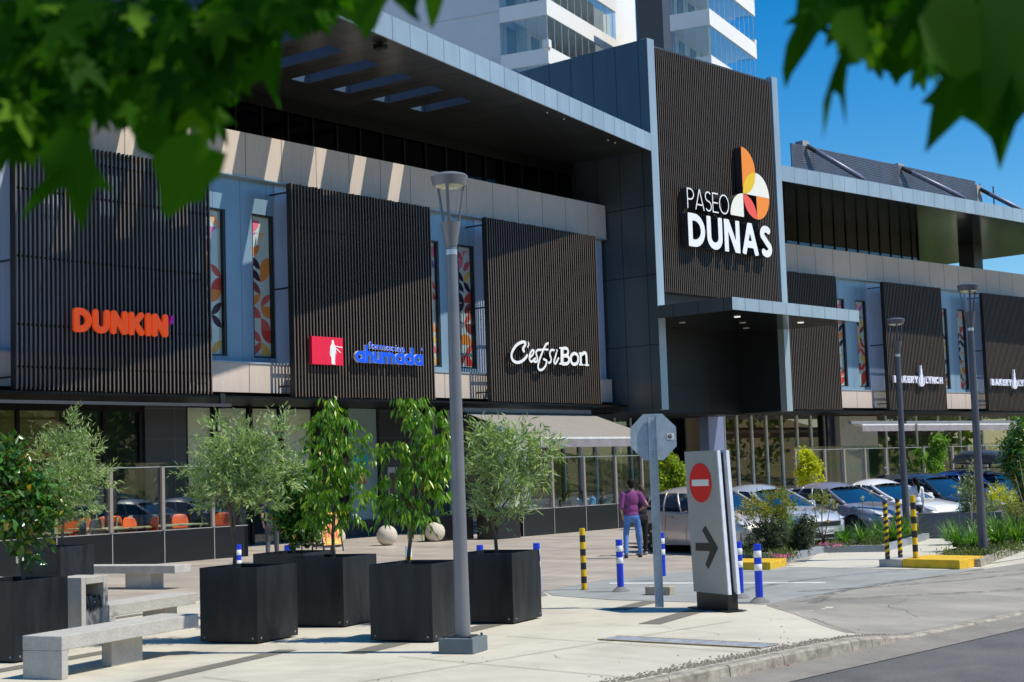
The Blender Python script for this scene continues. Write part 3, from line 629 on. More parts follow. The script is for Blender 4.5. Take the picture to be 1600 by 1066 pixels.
# retractable awnings
def awning(f, fr, uu_, nn_, u0, u1, k0, z0, k1, z1, val, lb_, drop=.02):
    t = thing('awning', lb_, 'awning', fr((u0+u1)/2, k0, z0))
    b = MB(); n = 14; vs = []; NS = 24
    for j in range(n+1):
        s = j/n; z = z0+(z1-z0)*s-drop*4*s*(1-s)
        for i in range(NS+1): vs.append(fr(u0+(u1-u0)*i/NS, k0+(k1-k0)*s, z+.006*math.sin(i*1.9+s*3)))
    b.add(vs, [(j*(NS+1)+i, j*(NS+1)+i+1, (j+1)*(NS+1)+i+1, (j+1)*(NS+1)+i) for j in range(n) for i in range(NS)])
    b.build('fabric', mat('grey beige awning fabric', (.27, .25, .225), rough=.9, var=.06, scale=2, stretch=(3, .3, 3)), t, smooth=True)
    b = MB(); f(b, u0, u1, k1-.05, k1+.03, z1-.035, z1+.03); b.build('front_bar', mat('white bar', (.8, .8, .8), rough=.3), t)
    b = MB(); vs = []
    for i in range(61):
        u = u0+(u1-u0)*i/60; kk = k1-.052+.012*math.sin(i*.9); vs += [fr(u, k1-.045, z1-.035), fr(u, kk, z1-.035-val)]
    b.add(vs, [(2*i, 2*i+1, 2*i+3, 2*i+2) for i in range(60)]); b.build('valance', mat('grey awning valance', (.27, .25, .27), rough=.9), t)
    b = MB(); f(b, u0, u1, k0-.05, k0+.12, z0, z0+.14); b.build('cassette', mat('grey cassette', (.25, .26, .28), rough=.4), t)
    for u in (u0+.3, u1-.3):
        b = MB(); mid = fr(u+(.9 if u < (u0+u1)/2 else -.9), (k0+k1)/2, (z0+z1)/2-.12); b.tube([fr(u, k0, z0-.06), mid, fr(u, k1, z1-.02)], .028, 6); b.build('arm', mat('white bar', (.8, .8, .8)), t)
awning(lb, LW, uL, nL, 39.9, 47.3, 33.2, 4.06, 30.2, 3.06, .27, 'long beige fabric awning stretched out over the glass fenced terrace')
awning(rb, RW, uR, nR, float(uR@PLN(1343, 660, nR, 41.0)), float(uR@PLN(1425, 660, nR, 41.0)), 41.5, 3.72, 40.9, 3.66, .28, 'rolled in grey awning left of the tall grey lamp post', drop=0)
awning(rb, RW, uR, nR, float(uR@PLN(1429, 660, nR, 41.0)), 82.5, 41.5, 3.72, 40.9, 3.66, .28, 'rolled in grey awning over the right hand cafe terrace', drop=0)
t = thing('awning_rail', 'slim folded awning rail hanging under the leftmost slat screen', 'awning rail', LW(26, 32.4, 4.1))
b = MB(); lb(b, 19, 28.9, 32.4, 32.52, 4.05, 4.13); b.build('rail', mat('rail grey', (.05, .052, .06), rough=.5), t); b = MB(); lb(b, 28.62, 28.8, 32.53, 32.6, 4.0, 4.42); b.build('hanger', m_dark, t)
# roof equipment screen behind the right canopy, with tie rods
t = thing('louvre_screen', 'long grey louvred plant screen standing on the right hand roof', 'roof screen', RW(66, 40, 14.6))
b = MB(); z = 14.7
while z < 16.15: rb(b, 56.2, float(uR@PLN(1525, 300, nR, 40)), 40.0, 40.06, z, z+.062); z += .085
b.build('louvres', mat('grey louvre', (.12, .13, .17), rough=.5, metal=.1), t)
b = MB()
for i in range(14): b = MB(); rb(b, 56.6+i*1.35, 56.66+i*1.35, 40.06, 40.12, 14.6, 16.15); b.build('post', mat('grey louvre', (.2, .2, .2)), t)
for i, (p0, p1) in enumerate((((1261, 228), (1356, 284)), ((1410, 263), (1510, 311)), ((1532, 296), (1625, 343)))):
    tt = thing('tie_rod', ['long grey tie rod nearest the sign tower, sloping down over the roof edge', 'middle sloping grey tie rod on the roof screen', 'rightmost sloping grey tie rod at the end of the roof screen'][i], 'tie rod', RW(60+i*7, 39, 15), 'tie rods along the canopy roof')
    A = PLN(*p0, nR, 39.9); B = PLN(*p1, nR, 38.6); m_ = A+(B-A)*.13
    b = MB(); b.tube([A, m_], .11, 8); b.build('sleeve', m_dark, tt)
    b = MB(); b.tube([m_, A+(B-A)*.85, B], [.115, .115, .03], 12); b.build('rod', mat('lavender grey steel', (.20, .21, .30), rough=.4, metal=.1), tt, smooth=True)
    b = MB(); b.box(A+np.array([.1, .3, -.25]), (.5, .4, 1.0), ang=-4); b.build('bracket', mat('concrete bracket', (.4, .4, .4)), tt)

for i, (px, py) in enumerate(((594, 77),)):
    q = G(px, 72, 13.9); b = MB(); b.box(q-ZZ*.02, (.26, .3, .12), ang=14); b.tube([q+ZZ*.04, q+ZZ*.1], .04, 8); b.build('soffit_floodlight', m_black, mall)
for (px, py) in ((855, 177), (881, 187), (950, 220), (961, 224)):
    q = G(px, py, 13.95); b = MB(); b.lathe([(.035, 0), (.035, .05)], q, 8); b.build('spotlight', mat('pale spot', (.6, .6, .58)), mall)
# ---------------------------------------------------------------- lettering: strokes turned into solid letters
def arc(cx, cy, rx, ry, a0, a1, n=12): return [(cx+rx*math.cos(rad(a0+(a1-a0)*i/n)), cy+ry*math.sin(rad(a0+(a1-a0)*i/n))) for i in range(n+1)]
def glyph(ch, w, butt=True):
    h = w/2; lo, hi = (0.0, 1.0) if butt else (h, 1-h)
    if ch == 'I': return [[(h, lo), (h, hi)]], w
    if ch == 'D': W = .80; return [[(h, lo), (h, hi)], [(h, 1-h), (W*.38, 1-h)]+arc(W*.38, .5, W*.62-h, .5-h, 90, -90)+[(h, h)]], W
    if ch == 'U': W = .76; return [[(h, hi), (h, W/2)]+arc(W/2, W/2, W/2-h, W/2-h, 180, 360)+[(W-h, hi)]], W
    if ch == 'N': W = .78; return [[(h, lo), (h, hi)], [(h+w*.12, hi), (W-h-w*.12, lo)], [(W-h, lo), (W-h, hi)]], W
    if ch == 'K': W = .74; return [[(h, lo), (h, hi)], [(W-h*1.2, hi), (h*1.6, .44)], [(W*.38, .56), (W-h*1.1, lo)]], W
    if ch == 'P': W = .66; return [[(h, lo), (h, hi)], [(h, 1-h), (W*.45, 1-h)]+arc(W*.45, .71, W*.55-h, .29-h, 90, -90)+[(h, .42+h)]], W
    if ch == 'R': W = .70; return [[(h, lo), (h, hi)], [(h, 1-h), (W*.45, 1-h)]+arc(W*.45, .71, W*.52-h, .29-h, 90, -90)+[(h, .42+h)], [(W*.42, .45), (W-h*1.1, lo)]], W
    if ch == 'B': W = .70; return [[(h, lo), (h, hi)], [(h, 1-h), (W*.42, 1-h)]+arc(W*.42, .745, W*.5-h, .255-h, 90, -90)+[(h, .49+h*.3)], [(h, .52), (W*.46, .52)]+arc(W*.46, .29, W*.54-h, .29-h, 90, -90)+[(h, h)]], W
    if ch == 'A': W = .88; return [[(h*1.05, lo), (W/2, hi+(.02 if butt else 0))], [(W/2, hi+(.02 if butt else 0)), (W-h*1.05, lo)], [(W*.24, .22+h), (W*.76, .22+h)]], W
    if ch == 'S': W = .62; return [arc(W/2, .74, W/2-h, .26-h, 35, 90, 5)+arc(W/2, .74, W/2-h, .26-h, 90, 235, 9)[1:]+arc(W/2, .27, W/2-h, .27-h, 60, -90, 10)+arc(W/2, .27, W/2-h, .27-h, -90, -148, 5)[1:]], W
    if ch == 'E': W = .58; return [[(h, lo), (h, hi)], [(h, 1-h), (W, 1-h)], [(h, .5), (W*.94, .5)], [(h, h), (W, h)]], W
    if ch == 'O': W = .98; return [arc(W/2, .5, W/2-h, .5-h, 0, 360, 28)], W
    if ch == 'C': W = .84; return [arc(W*.5, .5, W*.5-h, .5-h, 48, 312, 20)], W
    if ch == 'L': W = .52; return [[(h, lo), (h, hi)], [(h, h), (W, h)]], W
    if ch == 'Y': W = .74; return [[(h*.9, hi), (W/2, .42)], [(W-h*.9, hi), (W/2, .42)], [(W/2, .46), (W/2, lo)]], W
    if ch == 'H': W = .74; return [[(h, lo), (h, hi)], [(W-h, lo), (W-h, hi)], [(h, .5), (W-h, .5)]], W
    X = .66; R_ = X/2
    if ch == 'a': return [arc(R_, R_, R_-h, R_-h, 0, 360, 20), [(2*R_-h, 0), (2*R_-h, X)]], 2*R_
    if ch == 'd': return [arc(R_, R_, R_-h, R_-h, 0, 360, 20), [(2*R_-h, 0), (2*R_-h, 1)]], 2*R_
    if ch == 'h': W = .56; return [[(h, 0), (h, 1)], [(h, X*.5)]+arc(W/2, X-W/2, W/2-h, W/2-h, 180, 0)+[(W-h, 0)]], W
    if ch == 'n': W = .56; return [[(h, 0), (h, X)], [(h, X*.5)]+arc(W/2, X-W/2, W/2-h, W/2-h, 180, 0)+[(W-h, 0)]], W
    if ch == 'u': W = .56; return [[(h, X), (h, W/2)]+arc(W/2, W/2, W/2-h, W/2-h, 180, 360)+[(W-h, X)], [(W-h, 0), (W-h, X)]], W
    if ch == 'm': W = .92; q = W/2+h/2; return [[(h, 0), (h, X)], [(h, X*.5)]+arc((h+W/2)/2, X-.24, (W/2-h)/2, .24-h, 180, 0)+[(W/2, 0)], [(W/2, X*.5)]+arc((W/2+W-h)/2, X-.24, (W/2-h)/2, .24-h, 180, 0)+[(W-h, 0)]], W
    if ch == 'r': W = .38; return [[(h, 0), (h, X)], [(h, X*.45)]+arc(W*.95, X*.45, W*.95-h, X*.55-h, 180, 95, 6)], W
    if ch == 'f': W = .38; return [[(W*.42, 0), (W*.42, .75)]+arc(W*.42+.17, .78, .17, .22-h, 180, 90, 5), [(0, X-h*.4), (W, X-h*.4)]], W
    if ch == 'c': return [arc(R_, R_, R_-h, R_-h, 50, 310, 16)], 2*R_-.06
    if ch == 'i': return [[(h, 0), (h, X)], [(h, .84), (h, .84+w*.6)]], w
    if ch == 'o': return [arc(R_, R_, R_-h, R_-h, 0, 360, 20)], 2*R_
    if ch == 's': W = .46; return [arc(W/2, X*.74, W/2-h, X*.26-h*.6, 35, 235, 12)+arc(W/2, X*.27, W/2-h, X*.27-h*.6, 60, -148, 12)], W
    if ch == '.': return [[(h, h*.5), (h, h)]], w
    if ch == ' ': return [], .35
    return [], .3
def textshapes(txt, x0, x1, y0, y1, w, gap=.06, butt=True):
    items = [glyph(c, w, butt) for c in txt]; tot = sum(a for _, a in items)+gap*(len(txt)-1)
    sx = (x1-x0)/tot; sy = (y1-y0); out_ = []; cur = 0
    for st, a in items:
        for s in st: out_.append(([(x0+(cur+px)*sx, y0+py*sy) for px, py in s], w*min(sx, sy) if True else w, butt))
        cur += a+gap
    return out_
def sd_strokes(shapes, X, Y):
    D = np.full(X.shape, 1e3)
    for s in shapes:
        if callable(s): D = np.minimum(D, s(X, Y)); continue
        pts, w_, butt = s
        closed = math.hypot(pts[0][0]-pts[-1][0], pts[0][1]-pts[-1][1]) < 1e-6
        for i in range(len(pts)-1):
            ax_, ay = pts[i]; bx_, by = pts[i+1]; dx, dy = bx_-ax_, by-ay; L = math.hypot(dx, dy)
            if L < 1e-9: continue
            ux, uy = dx/L, dy/L; al = (X-ax_)*ux+(Y-ay)*uy; pe = np.abs(-(X-ax_)*uy+(Y-ay)*ux)
            t = np.clip(al, 0, L); d = np.hypot(X-ax_-t*ux, Y-ay-t*uy)-w_/2
            if butt and not closed:
                if i == 0: d = np.maximum(d, -al)
                if i == len(pts)-2: d = np.maximum(d, al-L)
            D = np.minimum(D, d)
    return D
def sign_solid(name, fn, bounds, cell, fr, depth, mats, parent, clip=None):
    x0, x1, y0, y1 = bounds; nx = int((x1-x0)/cell)+3; ny = int((y1-y0)/cell)+3
    gx = x0-cell+np.arange(nx)*cell; gy = y0-cell+np.arange(ny)*cell
    X, Y = np.meshgrid(gx, gy, indexing='ij')
    D = fn(X, Y)
    if clip is not None: D = np.maximum(D, np.maximum(clip[0]-Y, Y-clip[1]))
    D = np.where(np.abs(D) < 1e-6, 1e-6, D)
    vid = {}; V = []; F = []
    def node(i, j):
        k = ('n', i, j)
        if k not in vid: vid[k] = len(V); V.append((gx[i], gy[j]))
        return vid[k]
    def edge(i, j, i2, j2):
        k = ('e', min((i, j), (i2, j2)), max((i, j), (i2, j2)))
        if k not in vid:
            a, b_ = D[i, j], D[i2, j2]; t = min(max(a/(a-b_), .03), .97); vid[k] = len(V); V.append((gx[i]+(gx[i2]-gx[i])*t, gy[j]+(gy[j2]-gy[j])*t))
        return vid[k]
    ins = D < 0
    cand = ins[:-1, :-1] | ins[1:, :-1] | ins[1:, 1:] | ins[:-1, 1:]
    for i, j in zip(*np.nonzero(cand)):
        cs = [(i, j), (i+1, j), (i+1, j+1), (i, j+1)]; poly = []
        for q in range(4):
            a, b_ = cs[q], cs[(q+1) % 4]
            if ins[a]: poly.append(node(*a))
            if ins[a] != ins[b_]: poly.append(edge(*a, *b_))
        if len(poly) >= 3: F.append(tuple(poly))
    ed = {}
    for f in F:
        for q in range(len(f)): ed[(f[q], f[(q+1) % len(f)])] = 1
    bd = [e for e in ed if (e[1], e[0]) not in ed]
    P = [fr(a, b_, 0) for a, b_ in V]+[fr(a, b_, depth) for a, b_ in V]; n = len(V)
    mb = MB(); mb.add(P, F, 0); mb.f += [tuple(reversed([i+n for i in f])) for f in F]; mb.m += [1]*len(F)
    mb.f += [(b_, a, a+n, b_+n) for a, b_ in bd]; mb.m += [1]*len(bd)
    ms = mats if isinstance(mats, (list, tuple)) else [mats, mats]
    return mb.build(name, ms, parent)
def txt_sign(name, shapes, cell, fr, depth, mats, parent, clip=None):
    xs_ = [p[0] for s in shapes if not callable(s) for p in s[0]]; ys_ = [p[1] for s in shapes if not callable(s) for p in s[0]]; w_ = max(s[1] for s in shapes if not callable(s))
    return sign_solid(name, lambda X, Y: sd_strokes(shapes, X, Y), (min(xs_)-w_, max(xs_)+w_, min(ys_)-w_, max(ys_)+w_), cell, fr, depth, mats, parent, clip)
frL = lambda a, b_, d: LW(a, K0-.22+d, b_)
frR = lambda a, b_, d: RW(a, KRs-.22+d, b_)
frT = lambda a, b_, d: np.array([a, 34.30+d, b_])
m_or = emit('orange sign face', (.90, .085, .003), .32); m_mag = mat('magenta sign face', (.55, .0, .42), rough=.4, var=.02)
m_white = mat('white sign face', (.86, .87, .86), rough=.45, var=.02); m_ret = mat('dark sign return', (.03, .03, .035), rough=.35, var=.05)
t = thing('shop_sign', 'chunky rounded orange letters with a small magenta apostrophe on the leftmost slat screen', 'sign', LW(25.2, K0-.2, 6.2))
txt_sign('lettering', textshapes('DUNKIN', 23.73, 26.76, 5.88, 6.50, .27, .035, butt=False), .022, frL, .07, [m_or, m_or], t)
sign_solid('apostrophe', lambda X, Y: np.hypot((X-26.87-(Y-6.33)*.25)/.7, (Y-6.36)/1.35)-.095, (26.7, 27.1, 6.15, 6.6), .015, frL, .12, [m_mag, m_mag], t)
t = thing('shop_sign', 'red square plaque with a white standing figure beside blue pharmacy lettering', 'sign', LW(34, K0-.2, 5.8))
b = MB(); b.para(LW(32.15, K0-.16, 5.36), uL*1.31, nL*.12, ZZ*.83); b.build('red_plaque', [mat('red plaque', (.80, .012, .055), rough=.4, var=.02)], t)
fig = [([(33.02, 6.03), (33.02, 6.06)], .10, False), ([(33.02, 5.93), (33.02, 5.70)], .17, False), ([(32.93, 5.92), (32.90, 5.70), (32.92, 5.62)], .035, False), ([(33.11, 5.92), (33.14, 5.70)], .035, False),
       ([(32.98, 5.68), (32.99, 5.42)], .085, False), ([(33.07, 5.68), (33.05, 5.42)], .085, False), ([(33.1, 5.93), (33.42, 5.90)], .03, False), ([(33.1, 5.90), (33.34, 5.74)], .03, False), ([(32.98, 5.395), (33.1, 5.39)], .03, False)]
frP = lambda a, b_, d: LW(a, K0-.168+d, b_)
txt_sign('white_figure', fig, .012, frP, .006, [m_white, m_white], t)
m_bl = mat('blue sign face', (.0, .10, .85), rough=.4, var=.02)
txt_sign('large_lettering', textshapes('ahumada', 33.92, 37.05, 5.47, 6.02, .21, -.01), .016, frL, .10, [m_bl, mat('pale sign return', (.6, .62, .7))], t)
txt_sign('small_lettering', textshapes('farmacias', 34.55, 36.20, 5.90, 6.12, .16, .09), .010, lambda a, b_, d: LW(a, K0-.225+d, b_-(a-35)*.035), .06, [m_bl, m_white], t)
b = MB(); b.lathe([(.055, 0), (.055, .05)], LW(36.96, K0-.2, 5.99), 10, axis=-nL); b.build('accent_dot', mat('slate dot', (.08, .12, .5)), t)
# script and serif cafe sign, traced stroke by stroke onto the screen plane
t = thing('shop_sign', 'white cafe lettering half handwriting half serif on the right hand slat screen', 'sign', LW(44, K0-.2, 6.1))
def cp(pts):       # sign plane coordinates of a hand-drawn stroke
    o_ = []
    for x, y in pts:
        q = PLN(780+x/10, 520+y/10, nL, K0-.2); o_.append((float(uL@q), float(q[2])))
    s_ = []
    for i in range(len(o_)-1):       # Catmull-Rom
        p0 = o_[max(i-1, 0)]; p1 = o_[i]; p2 = o_[i+1]; p3 = o_[min(i+2, len(o_)-1)]
        for k in range(5):
            u = k/5; s_.append(tuple(.5*((2*p1[j])+(-p0[j]+p2[j])*u+(2*p0[j]-5*p1[j]+4*p2[j]-p3[j])*u*u+(-p0[j]+3*p1[j]-3*p2[j]+p3[j])*u**3) for j in range(2)))
    s_.append(o_[-1]); return s_
scr = [(cp([(380, 290), (365, 250), (400, 190), (395, 150), (340, 150), (270, 190), (210, 270), (185, 350), (205, 430), (270, 465), (340, 450), (400, 400), (430, 355)]), .105, False),
       (cp([(445, 150), (455, 180), (440, 225)]), .06, False),
       (cp([(480, 380), (520, 340), (535, 285), (510, 275), (475, 330), (465, 400), (490, 455), (540, 420), (560, 400)]), .08, False),
       (cp([(640, 270), (600, 270), (570, 300), (575, 350), (590, 400), (580, 450), (545, 455)]), .08, False),
       (cp([(755, 165), (720, 190), (690, 250), (650, 350), (615, 450), (600, 530), (620, 580), (670, 575), (715, 520), (735, 450), (720, 430), (690, 415)]), .085, False),
       (cp([(640, 270), (700, 262), (755, 265)]), .07, False),
       (cp([(850, 275), (810, 270), (785, 310), (790, 360), (805, 410), (795, 460), (765, 470)]), .08, False),
       (cp([(885, 320), (870, 380), (850, 450), (870, 485), (905, 430), (920, 400)]), .08, False), (cp([(893, 272), (897, 290)]), .075, False)]
txt_sign('script_lettering', scr, .018, frL, .12, [m_white, m_ret], t)
bon = [(cp([(975, 235), (975, 490)]), .17, True), (cp([(930, 240), (1040, 240)]), .06, True), (cp([(930, 487), (1050, 490)]), .06, True),
       (cp([(990, 245), (1050, 248), (1070, 300), (1050, 350), (990, 355)]), .11, False), (cp([(990, 362), (1060, 368), (1088, 425), (1060, 480), (990, 488)]), .12, False),
       (cp([(1168, 322), (1125, 350), (1112, 410), (1130, 475), (1170, 495), (1215, 470), (1228, 405), (1212, 345), (1168, 322)]), .115, False),
       (cp([(1265, 315), (1270, 500)]), .13, True), (cp([(1240, 318), (1275, 318)]), .06, True), (cp([(1240, 498), (1310, 502)]), .06, True),
       (cp([(1280, 345), (1320, 315), (1350, 335), (1358, 400), (1362, 500)]), .125, False), (cp([(1325, 503), (1395, 507)]), .06, True)]
txt_sign('serif_lettering', bon, .018, frL, .12, [m_white, m_ret], t)
# the tall sign on the tower
t = thing('tower_sign', 'large white two line lettering with a coloured petal emblem on the sign tower', 'sign', (51, 34.3, 11))
txt_sign('thin_lettering', textshapes('PASEO', 48.33, 51.18, 11.92, 12.73, .075, .085), .022, lambda a, b_, d: np.array([a, 34.28+d, b_]), .32, [m_white, m_ret], t)
txt_sign('bold_lettering', textshapes('DUNAS', 48.31, 54.22, 10.44, 11.75, .215, .075), .04, lambda a, b_, d: np.array([a, 34.28+d, b_]), .32, [m_white, m_ret], t, clip=(10.44, 11.75))
ex, ez, er = 52.215, 12.92, .965
c1 = lambda X, Y: np.hypot(X-ex, Y-(ez+er))-er; c2 = lambda X, Y: np.hypot(X-(ex+er), Y-ez)-er
g_ = .004; box_ = (51.1, 54.4, 11.8, 15.0)
def part_(name, fn, m_, off=0): sign_solid(name, fn, box_, .03, lambda a, b_, d: np.array([a, 34.27+off+d, b_]), .33, [m_, m_ret], t)
m_em1 = mat('emblem orange', (.93, .27, .015), rough=.4, var=.02); m_em2 = mat('emblem yellow', (.85, .55, .0), rough=.4, var=.02); m_em3 = mat('emblem red', (.90, .10, .06), rough=.4, var=.02); m_em4 = mat('emblem cream', (.88, .85, .74), rough=.4, var=.02)
mx_ = np.maximum
part_('orange_petal', lambda X, Y: mx_(mx_(c1(X, Y), ex-X+g_), -np.maximum(c2(X, Y), ez-Y)+g_), m_em1)
part_('yellow_petal', lambda X, Y: mx_(mx_(c1(X, Y), c2(X, Y)), ez-Y+g_), m_em2)
part_('cream_half', lambda X, Y: mx_(mx_(c2(X, Y), ez-Y+g_), -c1(X, Y)+g_), m_em4)
part_('orange_quarter', lambda X, Y: mx_(mx_(c2(X, Y), Y-ez+g_), ex+er-X+g_), m_em1)
part_('red_petal', lambda X, Y: mx_(np.hypot(X-(ex+er), Y-ez)-er, np.hypot(X-ex, Y-(ez-er))-er)+0*X, m_em3)
part_('cream_quarter', lambda X, Y: mx_(mx_(np.hypot(X-ex, Y-(ez-er))-er, (ez-er)-Y), X-ex+g_), m_em4)
# bakery signs
def bakery(u0, uc, u1, lab):
    t = thing('shop_sign', lab, 'sign', RW(uc, KRs-.2, 6))
    m_vw = mat('bluish white sign face', (.78, .80, .95), rough=.5)
    txt_sign('left_lettering', textshapes('BAKERY', u0, uc-.33, 5.74, 6.08, .23, .05), .02, frR, .1, [m_vw, m_vw], t)
    txt_sign('right_lettering', textshapes('LYNCH', uc+.36, u1, 5.74, 6.08, .23, .05), .02, frR, .1, [m_vw, m_vw], t)
    fn = lambda X, Y: sd_strokes([([(uc, 6.1), (uc, 5.8)], .26, False), ([(uc, 6.45), (uc, 6.1)], .16, True), ([(uc, 6.64), (uc, 6.4)], .09, True)], X, Y)
    ring = lambda X, Y: mx_(np.abs(np.hypot(X-uc, Y-5.86)-.25)-.035, Y-6.02)
    sign_solid('bottle_emblem', lambda X, Y: np.minimum(fn(X, Y), ring(X, Y)), (uc-.4, uc+.4, 5.4, 6.75), .02, frR, .12, [m_vw, m_vw], t)
bakery(65.7, 68.22, 70.22, 'white bakery lettering with a bottle emblem on the slat screen between the two lamp posts')
bakery(75.1, 77.62, 79.65, 'white bakery lettering with a bottle emblem on the slat screen at the right edge')

# ---------------------------------------------------------------- apartment tower far behind
th = 15.6; e1 = dirv(th); e2 = dirv(th+90)
m_ren = mat('grey render', (.66, .67, .72), rough=.85, var=.05, scale=.4, bump=.1); m_wren = mat('white render', (.88, .87, .85), rough=.75, var=.03, scale=.5)
m_dren = mat('charcoal render', (.085, .09, .10), rough=.8, var=.06, scale=.5); m_bg = glass('balcony glass', (.86, .90, .92), .75, .01, .05); m_bgf = glass('front balcony glass', (.80, .88, .92), 1.0, .01, .16)
m_pane = mat('apartment window', (.26, .31, .34), rough=.08, var=.3, scale=.3, spec=.8)
apt = thing('apartment_tower', 'white and grey apartment block with glazed balconies rising behind the centre', 'building', (70, 62, 0))
R0 = np.array([71.88, 48.89, 28.0]); L0 = np.array([63.38, 53.83, 28.0]); FH = 2.72
def ab(b, o_, a0, a1, c0, c1, z0, z1, mi=0): return b.para(o_+e1*a0+e2*c0+ZZ*z0, e1*(a1-a0), e2*(c1-c0), ZZ*(z1-z0), mi)
# left block: gable wall faces left, long balconies face the viewer
b = MB(); ab(b, L0, 0.02, 10.2, 2.95, 17, -28, 8); b.build('gable_wall', m_ren, apt)
b = MB(); ab(b, L0, 10.2, 15.6, .9, 8, -28, 9); b.build('white_wall', m_wren, apt)
b = MB(); ab(b, L0, 2.0, 10.2, 2.2, 2.94, -28, 8); b.build('recessed_wall', mat('cream recess wall', (.80, .78, .70)), apt)
b = MB()
for k in range(-1, 2):
    z = (k-1)*FH-.35+1.3
    b.para(L0+e2*2.95+e1*-.01+ZZ*(k*FH-.3), e2*14, e1*.025, ZZ*.05)
b.build('groove_lines', mat('pale groove', (.55, .57, .60)), apt)
for k in range(-4, 3):
    z = k*FH
    b = MB(); ab(b, L0, 0, 10.15, 0, .22, z-.95, z); ab(b, L0, 0, .22, .22, 2.93 if k != 99 else 1, z-.95, z-.1) ; ab(b, L0, .22, 10.15, .22, 2.2, z-.95, z-.75)
    if k < 0: ab(b, L0, -.12, .25, -.1, .28, z-.1, z+.35)
    b.build('balcony_slab', m_wren, apt)
    b = MB(); ab(b, L0, .12, 10.1, .06, .075, z+.003, z+FH-.96)
    for i in range(11): ab(b, L0, .12+i*.95, .135+i*.95, .05, .09, z+.004, z+FH-.965, 1)
    b.build('balcony_glass', [m_bgf, m_ren], apt)
    b = MB(); ab(b, L0, .05, .065, .1, 2.9, z-.1, z+FH-.96); b.build('side_glass', m_bg, apt)
    b = MB()
    for i in range(4): ab(b, L0, .04, .05, .65+i*.7, .665+i*.7, z-.1, z+FH-.96)
    for i in range(4):
        ab(b, L0, 2.5+i*1.9, 3.5+i*1.9, 2.17, 2.195, z+.1, z+1.5)
    ab(b, L0, .9, 2.0, 2.9, 2.945, z+.1, z+1.75)
    b.build('window', m_pane, apt)
# core and right block
b = MB(); ab(b, R0, 0.2, 6, 2.9, 4.55, -28, 3.4); b.build('charcoal_core', m_dren, apt)
b = MB(); ab(b, R0, .18, .6, 2.36, 2.898, -28, 3.4); b.build('concrete_pier', mat('pale concrete pier', (.36, .36, .38), var=.08, scale=1.5), apt)
b = MB(); ab(b, R0, .6, 8.7, 2.35, 2.898, -28, 3.3); ab(b, R0, 6.002, 8.7, 2.9, 4.5, -28, 3.3); b.build('recessed_wall', mat('cream recess wall', (.80, .78, .70)), apt)
for k in range(-4, 2):
    z = k*FH
    b = MB(); ab(b, R0, 0, 8.8, 0, .22, z-.95, z); ab(b, R0, 0, .22, .22, 2.4, z-.95, z-.02); ab(b, R0, .22, 8.8, .22, 2.4, z-.95, z-.75); ab(b, R0, 8.45, 8.8, .22, 1.2, z-.95, z+.25); ab(b, R0, 8.5, 8.8, -.02, .24, z, z+.25)
    b.build('balcony_slab', m_wren, apt)
    b = MB(); ab(b, R0, .1, 8.7, .06, .075, z+.003, z+FH-.96)
    for i in range(10): ab(b, R0, .12+i*.93, .135+i*.93, .05, .09, z+.004, z+FH-.965, 1)
    b.build('balcony_glass', [m_bgf, m_ren], apt)
    b = MB(); ab(b, R0, .05, .065, .1, 2.35, z+.003, z+FH-.96)
    for i in range(4): ab(b, R0, .045, .068, .1+i*.72, .115+i*.72, z+.004, z+FH-.965, 1)
    b.build('side_glass', [m_bg, m_ren], apt)
    b = MB()
    for i in range(4): ab(b, R0, 1.2+i*1.9, 2.2+i*1.9, 2.31, 2.345, z+.1, z+1.5)
    b.build('window', m_pane, apt)

# ---------------------------------------------------------------- glass fenced terraces
m_tg = glass('terrace glass', (.84, .90, .88), 1.0, .01, .05); m_post = mat('taupe steel post', (.27, .235, .205), rough=.5, var=.05); m_par = mat('black parapet panel', (.007, .008, .010), rough=.3, var=.2)
m_trim = mat('light trim', (.32, .31, .29), rough=.4)
def terrace(lab, fr, a, bdir, ndir, posts, zt=2.5, par=.82, ret=None, u0=0, u1=0):
    t = thing('glass_fence', lab, 'fence', a)
    b = MB(); b.para(a+bdir*u0, bdir*(u1-u0), ndir*.12, ZZ*par)
    if ret: b.para(a+bdir*u1, bdir*-.12+0, ndir*ret, ZZ*par)
    b.build('parapet', m_par, t)
    b = MB(); b.para(a+bdir*u0-ndir*.006+ZZ*(par-.008), bdir*(u1-u0), ndir*.13, ZZ*.018)
    for p in posts: b.para(a+bdir*(p-.012)-ndir*.008, bdir*.024, ndir*.006, ZZ*(par-.02))
    b.build('trim', m_trim, t)
    b = MB(); b.para(a+bdir*u0+ndir*.06+ZZ*(par+.02), bdir*(u1-u0), ndir*.012, ZZ*(zt-par)); b.build('glass', m_tg, t)
    b = MB(); b.para(a+bdir*u0+ndir*.05+ZZ*(zt-.10), bdir*(u1-u0), ndir*.008, ZZ*.022); b.build('top_rail', mat('grey top rail', (.30, .32, .32), rough=.4), t)
    for p in posts:
        b = MB(); b.para(a+bdir*(p-.07)-ndir*.02+ZZ*(par+.016), bdir*.09, ndir*.075, ZZ*(zt-par-.1)); b.build('post', m_post, t)
    return t
kk = .5*(float(nL@G(286, 877.6))+float(nL@G(365.6, 871.9))); print('left terrace k', kk)
pu = [float(uL@PLN(p, 880, nL, kk)) for p in (176, 257.6, 335.6)]; st = pu[1]-pu[0]; pe = float(uL@PLN(388, 871, nL, kk))
terrace('black based glass fence of the left cafe terrace with orange chairs behind', None, nL*kk, uL, nL, [pu[0]-st*i for i in range(4, 0, -1)]+pu, u0=12, u1=pe, ret=3.0)
k2 = 29.08; pu2 = [float(uL@PLN(p, 830, nL, k2)) for p in (818, 867, 917, 966.5, 1008, 1048)]
